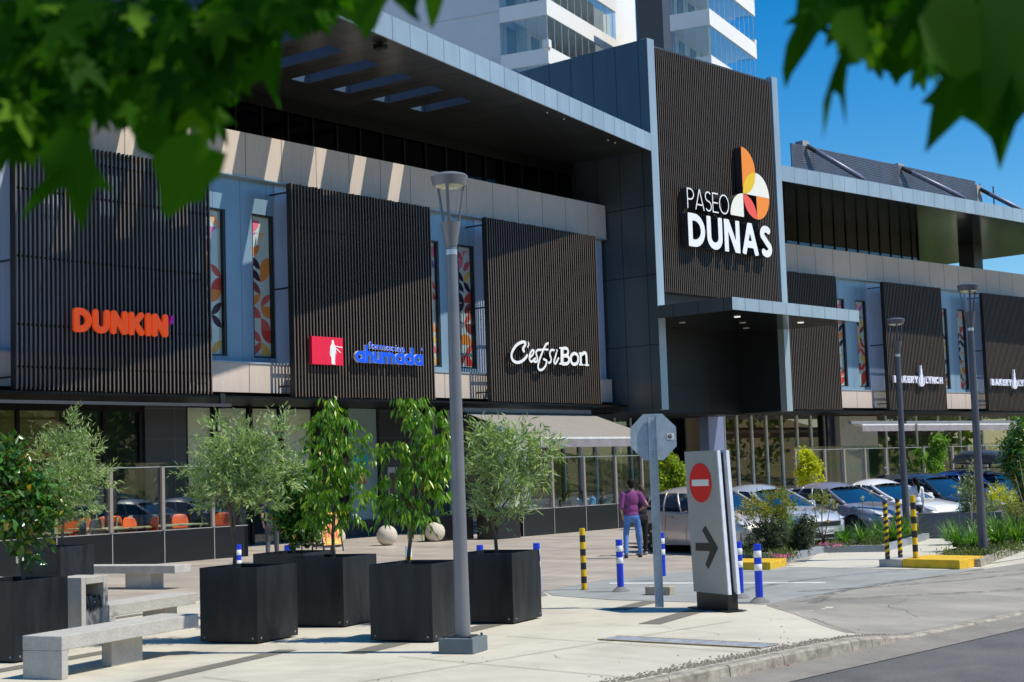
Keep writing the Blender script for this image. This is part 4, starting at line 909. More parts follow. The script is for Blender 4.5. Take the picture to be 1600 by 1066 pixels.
terrace('glass fence with taupe posts round the cafe terrace under the beige awning', None, nL*k2, uL, nL, pu2, u0=pu2[0], u1=pu2[-1])
q = G(1400, 696, 2.5); k3 = float(nR@q); print('right terrace k', k3)
pu3 = [float(uR@PLN(p, 760, nR, k3)) for p in (1246, 1292, 1322, 1355, 1388, 1416, 1447, 1492, 1517, 1545, 1572)]
terrace('greenish glass fence behind the parked cars on the right', None, nR*k3, uR, nR, pu3, u0=pu3[0], u1=pu3[-1]+1.5, par=.3)
# planter boxes and small planter plants at the cafe
t = thing('planter_box', 'black rectangular planter box at the end of the awning terrace', 'planter', G(790, 842))
q = G(795, 842); b = MB(); b.box((q[0], q[1]+.4, .46), (1.1, .8, .92), ang=4); b.build('box', m_par, t, bevel=.01)
q = G(750, 843); t = thing('planter_box', 'low black planter box left of the bollard at the awning terrace', 'planter', q)
b = MB(); b.box((q[0]-.5, q[1]+.8, .38), (1.6, .6, .76), ang=4); b.build('box', m_par, t, bevel=.01)
# ---------------------------------------------------------------- foliage tools
def leafmesh(name, pos, dr, ln, wd, m, parent=None, fold=.25, seed=0, shape=None, droopy=0.0):
    rg = np.random.default_rng(seed); n = len(pos)
    dr = dr/np.linalg.norm(dr, axis=1)[:, None]
    rv = rg.normal(size=(n, 3)); sd_ = np.cross(dr, rv); sd_ /= np.linalg.norm(sd_, axis=1)[:, None]+1e-9; up = np.cross(sd_, dr)
    ln = np.broadcast_to(ln, (n,))[:, None]; wd = np.broadcast_to(wd, (n,))[:, None]
    A = pos; M = pos+dr*ln*.45; T = pos+dr*ln-ZZ*ln*droopy
    Lf = M+sd_*wd*.5+up*wd*fold; Rt = M-sd_*wd*.5+up*wd*fold
    V = np.stack([A, Rt, T, Lf], 1).reshape(-1, 3)
    me = bpy.data.meshes.new(name); me.vertices.add(4*n); me.vertices.foreach_set('co', V.astype(np.float32).ravel())
    i = np.arange(n)*4; lp = np.stack([i, i+1, i+2, i, i+2, i+3], 1).ravel()
    me.loops.add(6*n); me.loops.foreach_set('vertex_index', lp.astype(np.int32)); me.polygons.add(2*n)
    me.polygons.foreach_set('loop_start', np.arange(0, 6*n, 3, dtype=np.int32)); me.materials.append(m)
    me.update(calc_edges=True); me.validate()
    o = bpy.data.objects.new(name, me); C.objects.link(o)
    if parent is not None:
        o.parent = parent; W = Matrix.Identity(4); ch = []; q = parent
        while q is not None: ch.append(q); q = q.parent
        for q in reversed(ch): W = W @ q.matrix_parent_inverse @ q.matrix_basis
        o.matrix_parent_inverse = W.inverted()
    return o
def crown(blobs, ntw, per, tl, seed, mode='up', inner=.55):
    """blobs: (centre, radii). returns leaf positions, directions"""
    rg = np.random.default_rng(seed); PP = []; DD = []
    vol = np.array([np.prod(r)**(2/3) for _, r in blobs]); vol = vol/vol.sum()
    for (c, r), f in zip(blobs, vol):
        k = max(3, int(ntw*f)); d = rg.normal(size=(k, 3)); d /= np.linalg.norm(d, axis=1)[:, None]
        s = c+d*np.array(r)*(inner+(1-inner)*rg.random((k, 1))**1.0)*.85
        t = d*.8+rg.normal(size=(k, 3))*.35+(ZZ*.55 if mode == 'up' else -ZZ*.1)
        t /= np.linalg.norm(t, axis=1)[:, None]; L = tl*(.5+rg.random((k, 1)))
        for j in range(per):
            p = s+t*L*(j+.3)/per+(-ZZ*.25*L*((j+.5)/per)**2 if mode == 'droop' else 0)
            q = rg.normal(size=(k, 3)); q -= t*(q*t).sum(1)[:, None]; q /= np.linalg.norm(q, axis=1)[:, None]+1e-9
            if mode == 'up': dd = t*.75+q*.75
            elif mode == 'droop': dd = -ZZ*1.0+q*.55+t*.35
            else: dd = t*.3+q*.9-ZZ*.25
            PP.append(p); DD.append(dd)
    return np.concatenate(PP), np.concatenate(DD)
m_olive = leafmat('grey olive leaf', (.15, .23, .09), (.40, .50, .26), (.60, .66, .46), trans=.35, rough=.5)
m_droop = leafmat('bright hanging leaf', (.05, .15, .012), (.20, .38, .03), (.55, .56, .05), trans=.42, rough=.32, spec=.6)
m_gloss = leafmat('dark glossy leaf', (.025, .09, .012), (.09, .23, .03), (.45, .26, .03), trans=.25, rough=.25, spec=.7)
m_bark = mat('grey brown bark', (.13, .105, .08), rough=.9, scale=14, var=.35, bump=.5, bscale=30)
m_plant = mat('black planter metal', (.006, .007, .009), rough=.42, metal=0, scale=2.2, spec=.35, bump=.04, bscale=6, col2=(.022, .026, .031), stretch=(2.5, 2.5, .5))
m_soil = mat('soil', (.05, .035, .025), rough=.95, var=.4, scale=12, bump=.6)
# ---------------------------------------------------------------- square tree planters
PH = .93; PS = .87
def planter(F, label):
    c = F+g16*PS/2+g106*PS/2; t = thing('tree_planter', label, 'planter', (c[0], c[1], 0), 'square black tree planters on the plaza')
    h = PS/2; b = MB()
    for (o_, a, w_) in ((-g16*h-g106*h, g16, g106), (g16*h-g106*h, g106, -g16), (g16*h+g106*h, -g16, -g106), (-g16*h+g106*h, -g106, g16)):
        b.para(c+o_+ZZ*.02, a*(PS-.035), w_*.035, ZZ*(PH-.02))
    b.build('box', m_plant, t, bevel=.004)
    b = MB(); b.para(c-g16*(h-.04)-g106*(h-.04)+ZZ*(PH-.16), g16*(PS-.08), g106*(PS-.08), ZZ*.05); b.build('soil', m_soil, t)
    b = MB()
    for s in (.07, PS-.07):
        for o_, a, nn in ((-g16*h-g106*h, g106, -g16), (-g16*h-g106*h, g16, -g106)):
            b.lathe([(.013, 0), (.013, .006), (.007, .009)], c+o_+a*s+ZZ*.07+nn*.001, 8, axis=nn)
    b.build('rivets', mat('bare rivet', (.35, .35, .36), metal=.5, rough=.4), t)
    return c
def tree(label, cat, c, trunk_px, blobs_px, mm, mode, ln, wd, ntw, per, tl, seed, group=None, depthf=.75, rad0=.028, z0=PH-.15, lean=None, droopy=0, D=None):
    D = float((c-CAM)@FF) if D is None else D
    base = np.array([c[0], c[1], z0]); t = thing('small_tree', label, cat, base, group)
    # trunk foot on the planter's soil, sideways to where the photo shows it
    q = DEP(trunk_px, 860, D); lat = (q-c)@RR; base2 = base+np.array([RR[0], RR[1], 0])*np.clip(lat, -.35, .35)
    rg = random.Random(seed); bl = []
    for (x, y, rx, ry) in blobs_px:
        dd = rg.uniform(-.25, .25)*rx*D/FPX*1.2; p = DEP(x, y, D+dd); r_ = D/FPX*(.66 if mode == 'droop' else .62); bl.append((p, (rx*r_, rx*r_*depthf, ry*r_)))
    top = max(bl, key=lambda z: z[0][2])[0]; mid = sum(z[0] for z in bl)/len(bl)
    b = MB(); n = 8; pts = [base2]; 
    for i in range(1, n+1):
        s = i/n; pts.append(base2*(1-s)+ (mid*.5+top*.5)*s+np.array([rg.uniform(-.02, .02), rg.uniform(-.02, .02), 0]))
    b.tube(pts, [rad0*(1-.75*i/n) for i in range(n+1)], 8)
    for p, r_ in bl:
        k = rg.randrange(2, n-1); s = pts[k]; q1 = (s+p)/2+np.array([0, 0, .05]); b.tube([s, q1, p], [rad0*.45, rad0*.3, rad0*.12], 5)
        for _ in range(5):
            e = p+np.array([rg.uniform(-1, 1)*r_[0], rg.uniform(-1, 1)*r_[1], rg.uniform(-.8, 1)*r_[2]])*.75; b.tube([p, (p+e)/2+ZZ*.02, e], [rad0*.13, rad0*.1, rad0*.05], 4)
    b.build('trunk', m_bark, t, smooth=True)
    P_, D_ = crown(bl, ntw, per, tl, seed, mode); rg2 = np.random.default_rng(seed+1)
    leafmesh('crown', P_, D_, ln*(.7+.6*rg2.random(len(P_))), wd*(.7+.6*rg2.random(len(P_))), mm, t, seed=seed, droopy=droopy)
    return t
F1, F2, F3, F4, F7 = [G(*a) for a in ((403, 1007), (677, 1005), (538, 981), (803, 976), (24, 1037))]
F5 = G(473, 865, PH); F5 = np.array([F5[0], F5[1], 0]); F6 = G(94, 855, PH); F6 = np.array([F6[0], F6[1], 0])
c1_ = planter(F1, 'black square planter with a round grey olive tree, behind the front bench')
c2_ = planter(F2, 'black square planter with a drooping bright green tree, directly left of the tall lamp post')
c3_ = planter(F3, 'black square planter half hidden behind the two front planters')
c4_ = planter(F4, 'black square planter directly right of the tall lamp post')
c5_ = planter(F5, 'farthest black planter in the middle, only its rim visible near the poster stands')
c6_ = planter(F6, 'black square planter behind the concrete litter bin')
c7_ = planter(F7, 'black square planter cut off by the left edge of the photo')
TG = 'small trees in the planters'
tree('round silvery olive tree in the planter behind the front bench', 'tree', c1_, 368, [(365, 700, 62, 42), (325, 735, 45, 38), (405, 725, 55, 50), (350, 770, 50, 40), (310, 775, 25, 25), (410, 785, 45, 35), (375, 745, 60, 60), (340, 665, 18, 18), (430, 680, 30, 28), (450, 740, 22, 40)], m_olive, 'up', .09, .022, 600, 10, .25, 1, TG)
tree('drooping bright green tree left of the tall lamp post', 'tree', c2_, 641, [(643, 632, 22, 14), (668, 655, 34, 13), (695, 675, 18, 12), (690, 705, 26, 12), (650, 700, 44, 11), (612, 706, 22, 9), (655, 735, 46, 14), (618, 745, 26, 12), (690, 742, 22, 10), (630, 780, 40, 14), (690, 772, 26, 11), (605, 796, 16, 12), (650, 806, 30, 10)], m_droop, 'droop', .115, .036, 270, 7, .19, 2, TG, droopy=.12)
tree('tall leafy green tree in the planter half hidden behind the front two', 'tree', c3_, 524, [(515, 635, 22, 12), (500, 660, 24, 14), (538, 655, 24, 12), (522, 690, 40, 14), (560, 690, 20, 9), (508, 722, 34, 18), (548, 728, 28, 12), (563, 766, 26, 9), (512, 765, 46, 18), (478, 690, 14, 14), (494, 805, 36, 18), (548, 798, 26, 14), (528, 742, 30, 16)], m_droop, 'droop', .11, .038, 270, 7, .18, 3, TG, droopy=.10)
tree('wide grey green willow leaved tree right of the tall lamp post', 'tree', c4_, 779, [(765, 700, 42, 32), (805, 695, 45, 26), (850, 705, 30, 20), (745, 735, 26, 30), (790, 745, 48, 34), (830, 740, 32, 28), (755, 785, 30, 26), (800, 785, 40, 26), (745, 680, 16, 12), (765, 815, 16, 14)], m_olive, 'up', .11, .023, 430, 9, .27, 4, TG)
tree('dark bushy small tree in the farthest middle planter', 'tree', c5_, 458, [(470, 770, 34, 42), (450, 800, 30, 34), (485, 800, 28, 30), (470, 830, 28, 18), (455, 745, 22, 22)], m_gloss, 'side', .11, .055, 480, 6, .20, 5, TG)
tree('pointed silvery olive tree in the planter behind the litter bin', 'tree', c6_, 94, [(112, 665, 14, 24), (105, 700, 38, 30), (140, 700, 24, 22), (75, 705, 26, 28), (110, 745, 52, 34), (155, 750, 22, 28), (80, 760, 36, 32), (130, 790, 42, 26), (90, 800, 36, 22)], m_olive, 'up', .105, .024, 600, 9, .28, 6, TG)
tree('glossy dark green tree at the left edge of the photo', 'tree', c7_, 38, [(10, 730, 42, 34), (-20, 760, 45, 50), (45, 765, 40, 32), (20, 800, 50, 36), (60, 810, 30, 30), (70, 775, 25, 22), (5, 700, 24, 18), (45, 855, 22, 18), (90, 790, 14, 12)], m_gloss, 'side', .12, .058, 400, 6, .22, 7, TG)

# ---------------------------------------------------------------- benches, bin
m_bench = mat('grey concrete', (.40, .385, .35), rough=.9, scale=5, col2=(.50, .48, .44), bump=.5, bscale=35, fine=.08)
def bench(label, o_, d, n_, L, W_, legs, th_=.15, H=.45):
    t = thing('bench', label, 'bench', o_, 'concrete benches on the plaza')
    b = MB(); b.para(o_+ZZ*(H-th_), d*L, n_*W_, ZZ*th_); b.build('seat', m_bench, t, bevel=.008)
    for s, l, in_ in legs:
        b = MB(); b.para(o_+d*s+n_*in_, d*l, n_*(W_-in_*2), ZZ*(H-th_-.001)); b.build('leg', m_bench, t, bevel=.006)
    return t
B0 = G(97, 1063); dB = dirv(18.5); nB = dirv(18.5+90)
Lt = .62
bench('nearest concrete bench at the lower left, in front of the litter bin', B0, dB, nB, 2.42, .52, [(0.001, .10, .001), (1.05, .55, .19)])
q = G(150, 913+30); 
Bq = G(273, 884, .45); Bq = np.array([Bq[0], Bq[1], 0])
bench('farthest concrete bench on one square leg, in front of the black parapet', Bq, -dirv(-74), dirv(16), 2.6, .5, [(.62, .62, .06)])
Br = G(171, 946, .45); Br = np.array([Br[0], Br[1], 0]); e_ = G(300, 941, .45); e_ = np.array([e_[0], e_[1], 0]); dr_ = (e_-Br)/np.linalg.norm(e_-Br)
bench('middle concrete bench partly hidden behind the litter bin', Br, dB, nB, 1.9, .5, [(.001, .12, .001), (1.25, .3, .07)])
Bl = G(-30, 905, .45); bench('concrete bench end at the left edge behind the glossy green tree', np.array([Bl[0], Bl[1], 0]), dB, nB, .55, .5, [(.2, .25, .06)])
# litter bin: concrete hoop with a bagged steel bin inside
bn = G(128, 1012); t = thing('litter_bin', 'concrete framed litter bin with a black bag folded over the rim', 'litter bin', bn)
dW = dirv(17); dD = dirv(107); Hb = .86; Wb = .50; Db = .50
b = MB(); b.para(bn, dW*.085, dD*Db, ZZ*Hb); b.para(bn+dW*(Wb-.085), dW*.085, dD*Db, ZZ*Hb); b.para(bn+dW*.086+ZZ*(Hb-.09), dW*(Wb-.172), dD*Db, ZZ*.088); b.para(bn+dW*.086+dD*(Db-.05), dW*(Wb-.172), dD*.05, ZZ*(Hb-.092))
b.build('concrete_frame', m_bench, t, bevel=.006)
b = MB(); b.para(bn+dW*.095+dD*.04+ZZ*.04, dW*(Wb-.19), dD*.38, ZZ*.50); b.build('steel_liner', mat('brushed steel liner', (.42, .43, .44), rough=.35, metal=.6), t)
b = MB(); rg_ = random.Random(6); ring0 = []; ring1 = []; n = 40
cc = bn+dW*Wb/2+dD*.23
for i in range(n):
    a = 6.2832*i/n; sx, sy = math.cos(a), math.sin(a); k = 1/max(abs(sx), abs(sy))*.172
    ring0.append(cc+dW*sx*k*.9+dD*sy*k*1.05+ZZ*(.60+rg_.uniform(-.012, .03))); ring1.append(cc+dW*sx*k*(1.0+rg_.uniform(0, .04))+dD*sy*k*(1.18+rg_.uniform(0, .06))+ZZ*(.50-rg_.uniform(0, .10)))
ring2 = [cc+(p-cc)*np.array([.8, .8, 0])+ZZ*(.42) for p in ring0]
b.add(ring0+ring1+ring2, [(i, (i+1) % n, n+(i+1) % n, n+i) for i in range(n)]+[((i+1) % n, i, 2*n+i, 2*n+(i+1) % n) for i in range(n)]+[tuple(range(2*n, 3*n))])
b.build('bin_bag', mat('black bin bag', (.012, .012, .014), rough=.15, spec=.8), t)

# ---------------------------------------------------------------- lamp posts
m_lampg = mat('grey lamp paint', (.20, .205, .225), rough=.38, metal=.2, var=.08, scale=3); m_lampb = mat('blue grey base paint', (.13, .165, .185), rough=.6, var=.12, scale=5)
def lamp_post(loc, label, m_lamp=None):
    m_lamp = m_lamp or m_lampg
    t = thing('street_lamp', label, 'street lamp', loc, 'cone topped street lamps'); l = np.array([float(a) for a in loc]); l[2] = 0
    b = MB(); b.box(l+ZZ*.085, (.42, .42, .17), ang=20); b.build('base_block', m_lampb, t, bevel=.006)
    b = MB(); b.box(l+ZZ*.178, (.26, .26, .014), ang=20)
    for sx in (-1, 1):
        for sy in (-1, 1): b.lathe([(.014, 0), (.014, .03), (.008, .034)], l+dirv(20)*sx*.16+dirv(110)*sy*.16+ZZ*.168, 6)
    b.build('base_plate', mat('dark steel plate', (.06, .06, .065), rough=.5, metal=.4), t)
    b = MB(); b.lathe([(.088, .186), (.088, .30), (.080, 1.2), (.062, 4.42), (.062, 4.60)], l, 24); b.build('pole', m_lamp, t, auto=50)
    b = MB(); b.lathe([(.062, 4.60), (.068, 4.602), (.118, 4.88), (.112, 4.88)], l, 24); b.build('cone', m_lamp, t, auto=50)
    b = MB(); b.lathe([(.0655, 4.50), (.0655, 4.56)], l, 24); b.build('band', mat('pale steel band', (.6, .62, .63), rough=.25, metal=.5), t)
    for k in range(3):
        d = dirv(95+120*k); b = MB(); p = l+d*.100+ZZ*4.86; q = l+d*.172+ZZ*5.315; s = np.cross(d, ZZ)*.018
        b.prism([p-s-d*.006, p+s-d*.006, p+s+d*.006, p-s+d*.006], q-p); b.build('arm', m_lamp, t)
    b = MB(); b.lathe([(.188, 5.30), (.214, 5.395), (.217, 5.41), (.19, 5.432), (.12, 5.452), (.0, 5.462)], l, 40); b.build('head', m_lamp, t, auto=50)
    b = MB(); b.lathe([(0, 5.262), (.09, 5.27), (.155, 5.293), (.175, 5.312)], l, 30); b.build('lens', mat('milky lens', (.55, .56, .42), rough=.2, spec=.8), t, auto=60)
    return t
lamp_post(G(724, 1019), 'tall grey lamp post on a square blue grey block in the foreground, centre left')
lamp_post(G(1537, 872), 'dark grey lamp post rising from the planting bed at the right', mat('dark lamp paint', (.085, .09, .11), rough=.4))
lamp_post(G(1418, 846), 'shorter looking distant grey lamp post behind the white coupe', mat('dark lamp paint', (.1, .1, .1)))

# ---------------------------------------------------------------- bollards and marker poles
m_blue = mat('blue bollard plastic', (.004, .045, .62), rough=.35, var=.06); m_wb = mat('reflective white band', (.82, .83, .84), rough=.4, var=.03); m_rub = mat('grey rubber', (.17, .17, .165), rough=.8, var=.2, scale=8)
def flex(loc, label, base=True):
    l = np.array([float(a) for a in loc]); l[2] = 0; t = thing('flexible_bollard', label, 'bollard', l, 'blue and white flexible bollards')
    z = .10; b = MB()
    b.lathe([(.052, .085), (.055, .11), (.055, .838), (.05, .842), (.0, .842)], l, 20); b.build('blue_tube', m_blue, t, auto=40)
    for z0_, z1_ in ((.46, .555), (.65, .745)):
        b = MB(); b.lathe([(.0555, z0_), (.057, z0_+.002), (.057, z1_-.002), (.0555, z1_)], l, 20); b.build('white_band', m_wb, t, auto=40)
    if base: b = MB(); b.lathe([(.15, 0), (.148, .012), (.07, .075), (.045, .085)], l, 20); b.build('foot', m_rub, t, auto=40)
    return t
flex(G(970, 925), 'blue and white bollard standing alone left of the stop sign post')
flex(G(1187, 942), 'blue and white bollard farther right of the two beside the totem sign')
flex(G(1157, 935), 'blue and white bollard closest to the totem sign on its right')
q = G(1036, 908); flex((q[0], q[1], 0), 'blue and white bollard mostly hidden behind the stop sign post', base=False)
cb = thing('concrete_block', 'small rough concrete block at the foot of the stop sign post', 'block', G(1030, 935)); b = MB(); q = G(1031, 930); b.box(q+ZZ*.07, (.19, .42, .14), ang=15); b.build('block', mat('buff concrete', (.40, .34, .25), rough=.95, var=.25, scale=10, bump=.6), cb, bevel=.012)
for x_, y_, la in ((372, 851, 'blue and white bollard between the olive tree trunk and the far fence'), (449, 852, 'blue bollard cap just above the rim of the far middle planter'), (749.5, 852, 'blue bollard cap right of the tall lamp post'), (838, 849, 'blue bollard cap above the right rim of the planter beside the lamp post')):
    p = G(x_, y_, .84); flex((p[0], p[1], 0), la)
m_yel = mat('traffic yellow', (.80, .50, .0), rough=.45, var=.06); m_blk = mat('marker black', (.02, .02, .022), rough=.45)
def ringpost(loc, label, h, r_, nb, z0=0, cat='marker post'):
    l = np.array([float(a) for a in loc]); t = thing('marker_post', label, cat, l, 'black and yellow marker posts'); 
    b = MB(); s = h/nb; b.lathe([(r_, z0+i*s) for i in range(nb+1)]+[(0, z0+h+.004)], (l[0], l[1], 0), 16)
    for i in range(nb):
        if (nb-1-i) % 2: b.m[i*16:(i+1)*16] = [1]*16
    b.build('banded_tube', [m_yel, m_blk], t, auto=40)
    b = MB(); b.box((l[0], l[1], z0+.006), (.22, .12, .012), ang=30)
    for s_ in (-.08, .08): p = np.array([l[0], l[1], z0+.012])+dirv(30)*s_; b.tube([p, p+ZZ*.03], .007, 6)
    b.build('foot_plate', mat('rusty plate', (.12, .08, .05)), t)
ringpost(G(913, 922), 'black and yellow ringed post standing alone on the driveway edge', 1.02, .048, 9)
p = G(1431, 873, .16); ringpost(p, 'black and yellow ringed post standing on the yellow kerb island', 1.16, .05, 9, z0=.16)
def spiral(loc, label, h, z0, seed):
    l = np.array([float(a) for a in loc]); t = thing('marker_post', label, 'marker post', l, 'black and yellow marker posts')
    b = MB(); b.lathe([(.042, z0), (.042, z0+h), (0, z0+h+.003)], (l[0], l[1], 0), 16); b.build('tube', m_yel, t, auto=40)
    b = MB(); n = 220; tw = 9*math.pi*2; vs = []
    for i in range(n+1):
        for w_ in (0, .55):
            a = tw*i/n; z = z0+min(h, h*(i/n)*.98+w_*h/9*.9)
            vs.append((l[0]+math.cos(a)*.0435, l[1]+math.sin(a)*.0435, min(z, z0+h)))
    b.add(vs, [(2*i, 2*i+1, 2*i+3, 2*i+2) for i in range(n)]); b.build('spiral_tape', m_blk, t)
    b = MB(); b.lathe([(.0445, z0), (.0445, z0+.06)], (l[0], l[1], 0), 14); b.lathe([(.0445, z0+h-.05), (.0445, z0+h+.002), (0, z0+h+.004)], (l[0], l[1], 0), 14); b.build('end_caps', mat('dark blue cap', (.03, .035, .09)), t)
spiral(G(1387, 873.5, .16), 'left spiral taped yellow post on the grey kerb block', 1.08, .16, 1)
p = G(1407, 871, .16); spiral(p, 'right spiral taped yellow post standing close behind the ringed post', 1.10, .16, 2)
q = G(638, 853, .84)
t = thing('short_post', 'short yellow post with a white cap behind the drooping tree planter', 'post', (q[0], q[1], 0)); b = MB(); b.lathe([(.055, 0), (.055, .66)], (q[0], q[1], 0), 16); b.build('yellow_sleeve', m_yel, t, auto=40)
b = MB(); b.lathe([(.055, .66), (.055, .82), (.05, .84), (0, .842)], (q[0], q[1], 0), 16); b.build('white_cap', m_wb, t, auto=40)
def lightbollard(px, py, lab, h=.80):
    q = G(px, py, h); l = (q[0], q[1], 0); t = thing('bollard_light', lab, 'bollard light', l, 'black bollard lights with pale tops')
    b = MB(); b.lathe([(.065, 0), (.065, h-.11)], l, 18); b.build('body', m_dark, t, auto=40); b = MB(); b.lathe([(.067, h-.11), (.067, h), (0, h+.004)], l, 18); b.build('lamp_head', mat('cream lens', (.68, .66, .52), rough=.3), t, auto=40)
lightbollard(137.5, 833, 'black bollard light with a cream top by the left terrace fence'); lightbollard(31, 870, 'black bollard light seen through the glossy tree at the left edge')
lightbollard(815.5, 794, 'black bollard light at the corner of the awning terrace')

# stone balls
m_ball = mat('cast stone', (.52, .46, .36), rough=.8, scale=5, col2=(.64, .58, .47), bump=.15)
for px, py, lab in ((605, 852.5, 'stone ball in the middle of the three by the pharmacy'), (680, 846.5, 'stone ball farthest right, just left of the tall lamp post'), (524, 855, 'stone ball half hidden behind the poster stands')):
    q = G(px, py); r_ = .30 if px != 524 else .30; t = thing('stone_ball', lab, 'stone ball', q, 'stone balls outside the pharmacy')
    b = MB(); b.lathe([(0.12, .012)]+[(r_*math.sin(rad(a)), .285-r_*math.cos(rad(a))) for a in range(26, 180, 7)]+[(0, .285+r_)], (q[0], q[1], 0), 40); b.build('ball', m_ball, t, smooth=True)

# ---------------------------------------------------------------- signs on the pavement
m_galv = mat('galvanised steel', (.42, .50, .56), rough=.42, metal=.45, var=.14, scale=9, bump=.05)
S0 = G(1030, 949); t = thing('stop_sign', 'back of an octagonal stop sign on a slotted steel channel post', 'traffic sign', S0)
nv = dirv(226); sv_ = np.array([-nv[1], nv[0], 0])            # nv faces the viewer
Dp = float((S0-CAM)@FF)
ctr = PLN(1021, 683, nv, float(nv@S0)-.002); R8 = 36.5/FPX*Dp
b = MB(); P = [ctr+sv_*R8*math.cos(rad(22.5+45*k))*1.0/math.cos(rad(22.5))+ZZ*R8*math.sin(rad(22.5+45*k))/math.cos(rad(22.5)) for k in range(8)]
b.prism(P, -nv*.004); b.build('octagon_plate', m_galv, t)
b = MB()
pc = ctr*1.0; pc[2] = 0; foot = np.array([S0[0], S0[1], 0]); w_ = .055
wpost = 13.0/FPX*Dp
b.para(foot-sv_*wpost/2-ZZ*.02+nv*.012, sv_*wpost, nv*.004, ZZ*(ctr[2]+R8*.93))
b.para(foot-sv_*wpost/2+nv*.0165, sv_*.005, nv*.035, ZZ*(ctr[2]+R8*.9)); b.para(foot+sv_*(wpost/2-.005)+nv*.0165, sv_*.005, nv*.035, ZZ*(ctr[2]+R8*.9))
b.build('channel_post', m_galv, t)
b = MB()
for z in (ctr[2]+.24, ctr[2]+.2, ctr[2]-.21, ctr[2]-.25):
    b.tube([foot+ZZ*z+nv*.017, foot+ZZ*z+nv*.03], .008, 6)
for i in range(22): b.tube([foot+ZZ*(.15+.1*i)+nv*.0162, foot+ZZ*(.15+.1*i)+nv*.0172], .005, 6)
b.build('bolts', mat('dark bolt', (.1, .1, .11)), t)
b = MB(); sc_ = PLN(1048, 682, nv, float(nv@ctr)); b.para(sc_-sv_*.05-ZZ*.045+nv*.004, sv_*.1, nv*.001, ZZ*.09); b.build('sticker', mat('white sticker', (.8, .8, .82)), t)
b = MB(); b.lathe([(.034, 0), (.034, .0015)], sc_+nv*.0055-sv_*.01, 18, axis=nv); b.build('sticker_ring', mat('brown ring', (.10, .05, .04)), t)
b = MB()
for k, (dx, dz, ww, hh) in enumerate(((-.02, .008, .02, .012), (-.005, -.012, .022, .01), (.01, .006, .014, .018))): b.para(sc_+nv*.0072+sv_*(dx-.0)+ZZ*dz, sv_*ww*.8, nv*.0006, ZZ*hh*.8)
b.build('sticker_mark', mat('cream mark', (.7, .6, .5)), t)
# totem with no entry sign and arrow
A0 = G(1087, 951); t = thing('totem_sign', 'tall grey direction totem with a no entry disc above a black arrow', 'sign', A0)
Dt = float((A0-CAM)@FF); wd = dirv(-111); nd = dirv(159)   # along the face; face normal
m_tot = mat('silver grey sign panel', (.40, .41, .40), rough=.38, metal=.15, var=.05); m_tote = mat('white edge trim', (.72, .76, .84), rough=.35)
def onface(x, y, off=0.0): return PLN(x, y, nd, float(nd@A0)+off)
TLc, TRc, BLc, BRc = onface(1069, 707), onface(1119, 703), onface(1084, 925), onface(1137, 929)
zt_, zb_ = (TLc[2]+TRc[2])/2, (BLc[2]+BRc[2])/2
def atz(p, z): q = p.copy(); q[2] = z; return q
TLc, TRc, BLc, BRc = atz(TLc, zt_), atz(TRc, zt_), atz(BLc, zb_), atz(BRc, zb_)
b = MB(); b.prism([BLc, BRc, TRc, TLc], -nd*.05); b.build('front_panel', m_tot, t, bevel=.004)
b = MB(); b.prism([BRc+wd*.001, BRc+wd*.025, TRc+wd*.025, TRc+wd*.001], -nd*.05); b.build('edge_trim', m_tote, t)
b = MB(); o_ = -nd*.15; b.prism([BLc+o_, BRc+o_+wd*.02, TRc+o_+wd*.02, TLc+o_], -nd*.05); b.build('rear_panel', m_tote, t)
b = MB(); o_ = -nd*.052; ins = wd*.06; b.prism([BLc+o_+ins, BRc+o_-ins, TRc+o_-ins-ZZ*.03, TLc+o_+ins-ZZ*.03], -nd*.096); b.build('core', mat('dark core', (.025, .022, .022), rough=.4), t)
b = MB(); q0 = atz(BLc, 0.012)+wd*.04-nd*.02; b.para(q0, wd*(np.linalg.norm(BRc-BLc)-.07), -nd*.165, ZZ*(zb_+.01)); b.para(q0-wd*.12+nd*.08-ZZ*.002, wd*(np.linalg.norm(BRc-BLc)+.17), -nd*.30, ZZ*.012); b.build('plinth', mat('black plinth', (.015, .015, .016), rough=.3), t)
W_ = np.linalg.norm(TRc-TLc)
dc = onface(1094.5, 754.5, .002); rr_ = .275; 
b = MB(); b.prism([dc+wd*rr_*math.cos(rad(a))*1.0+ZZ*rr_*math.sin(rad(a)) for a in range(0, 360, 8)], nd*.004); b.build('red_disc', mat('sign red', (.80, .012, .012), rough=.4, var=.02), t)
b = MB(); b.para(dc-wd*.21-ZZ*.045+nd*.0045, wd*.42, nd*.003, ZZ*.09); b.build('white_bar', m_white, t)
ar = [onface(x, y, .002) for x, y in ((1087, 848.5), (1108, 848.5), (1097.5, 829), (1102, 821.5), (1122, 856.5), (1107, 889), (1102.5, 882), (1109.5, 861.5), (1087, 860.5))]
b = MB(); b.prism(ar, nd*.004); b.build('arrow', mat('sign black', (.02, .02, .02), rough=.45), t)
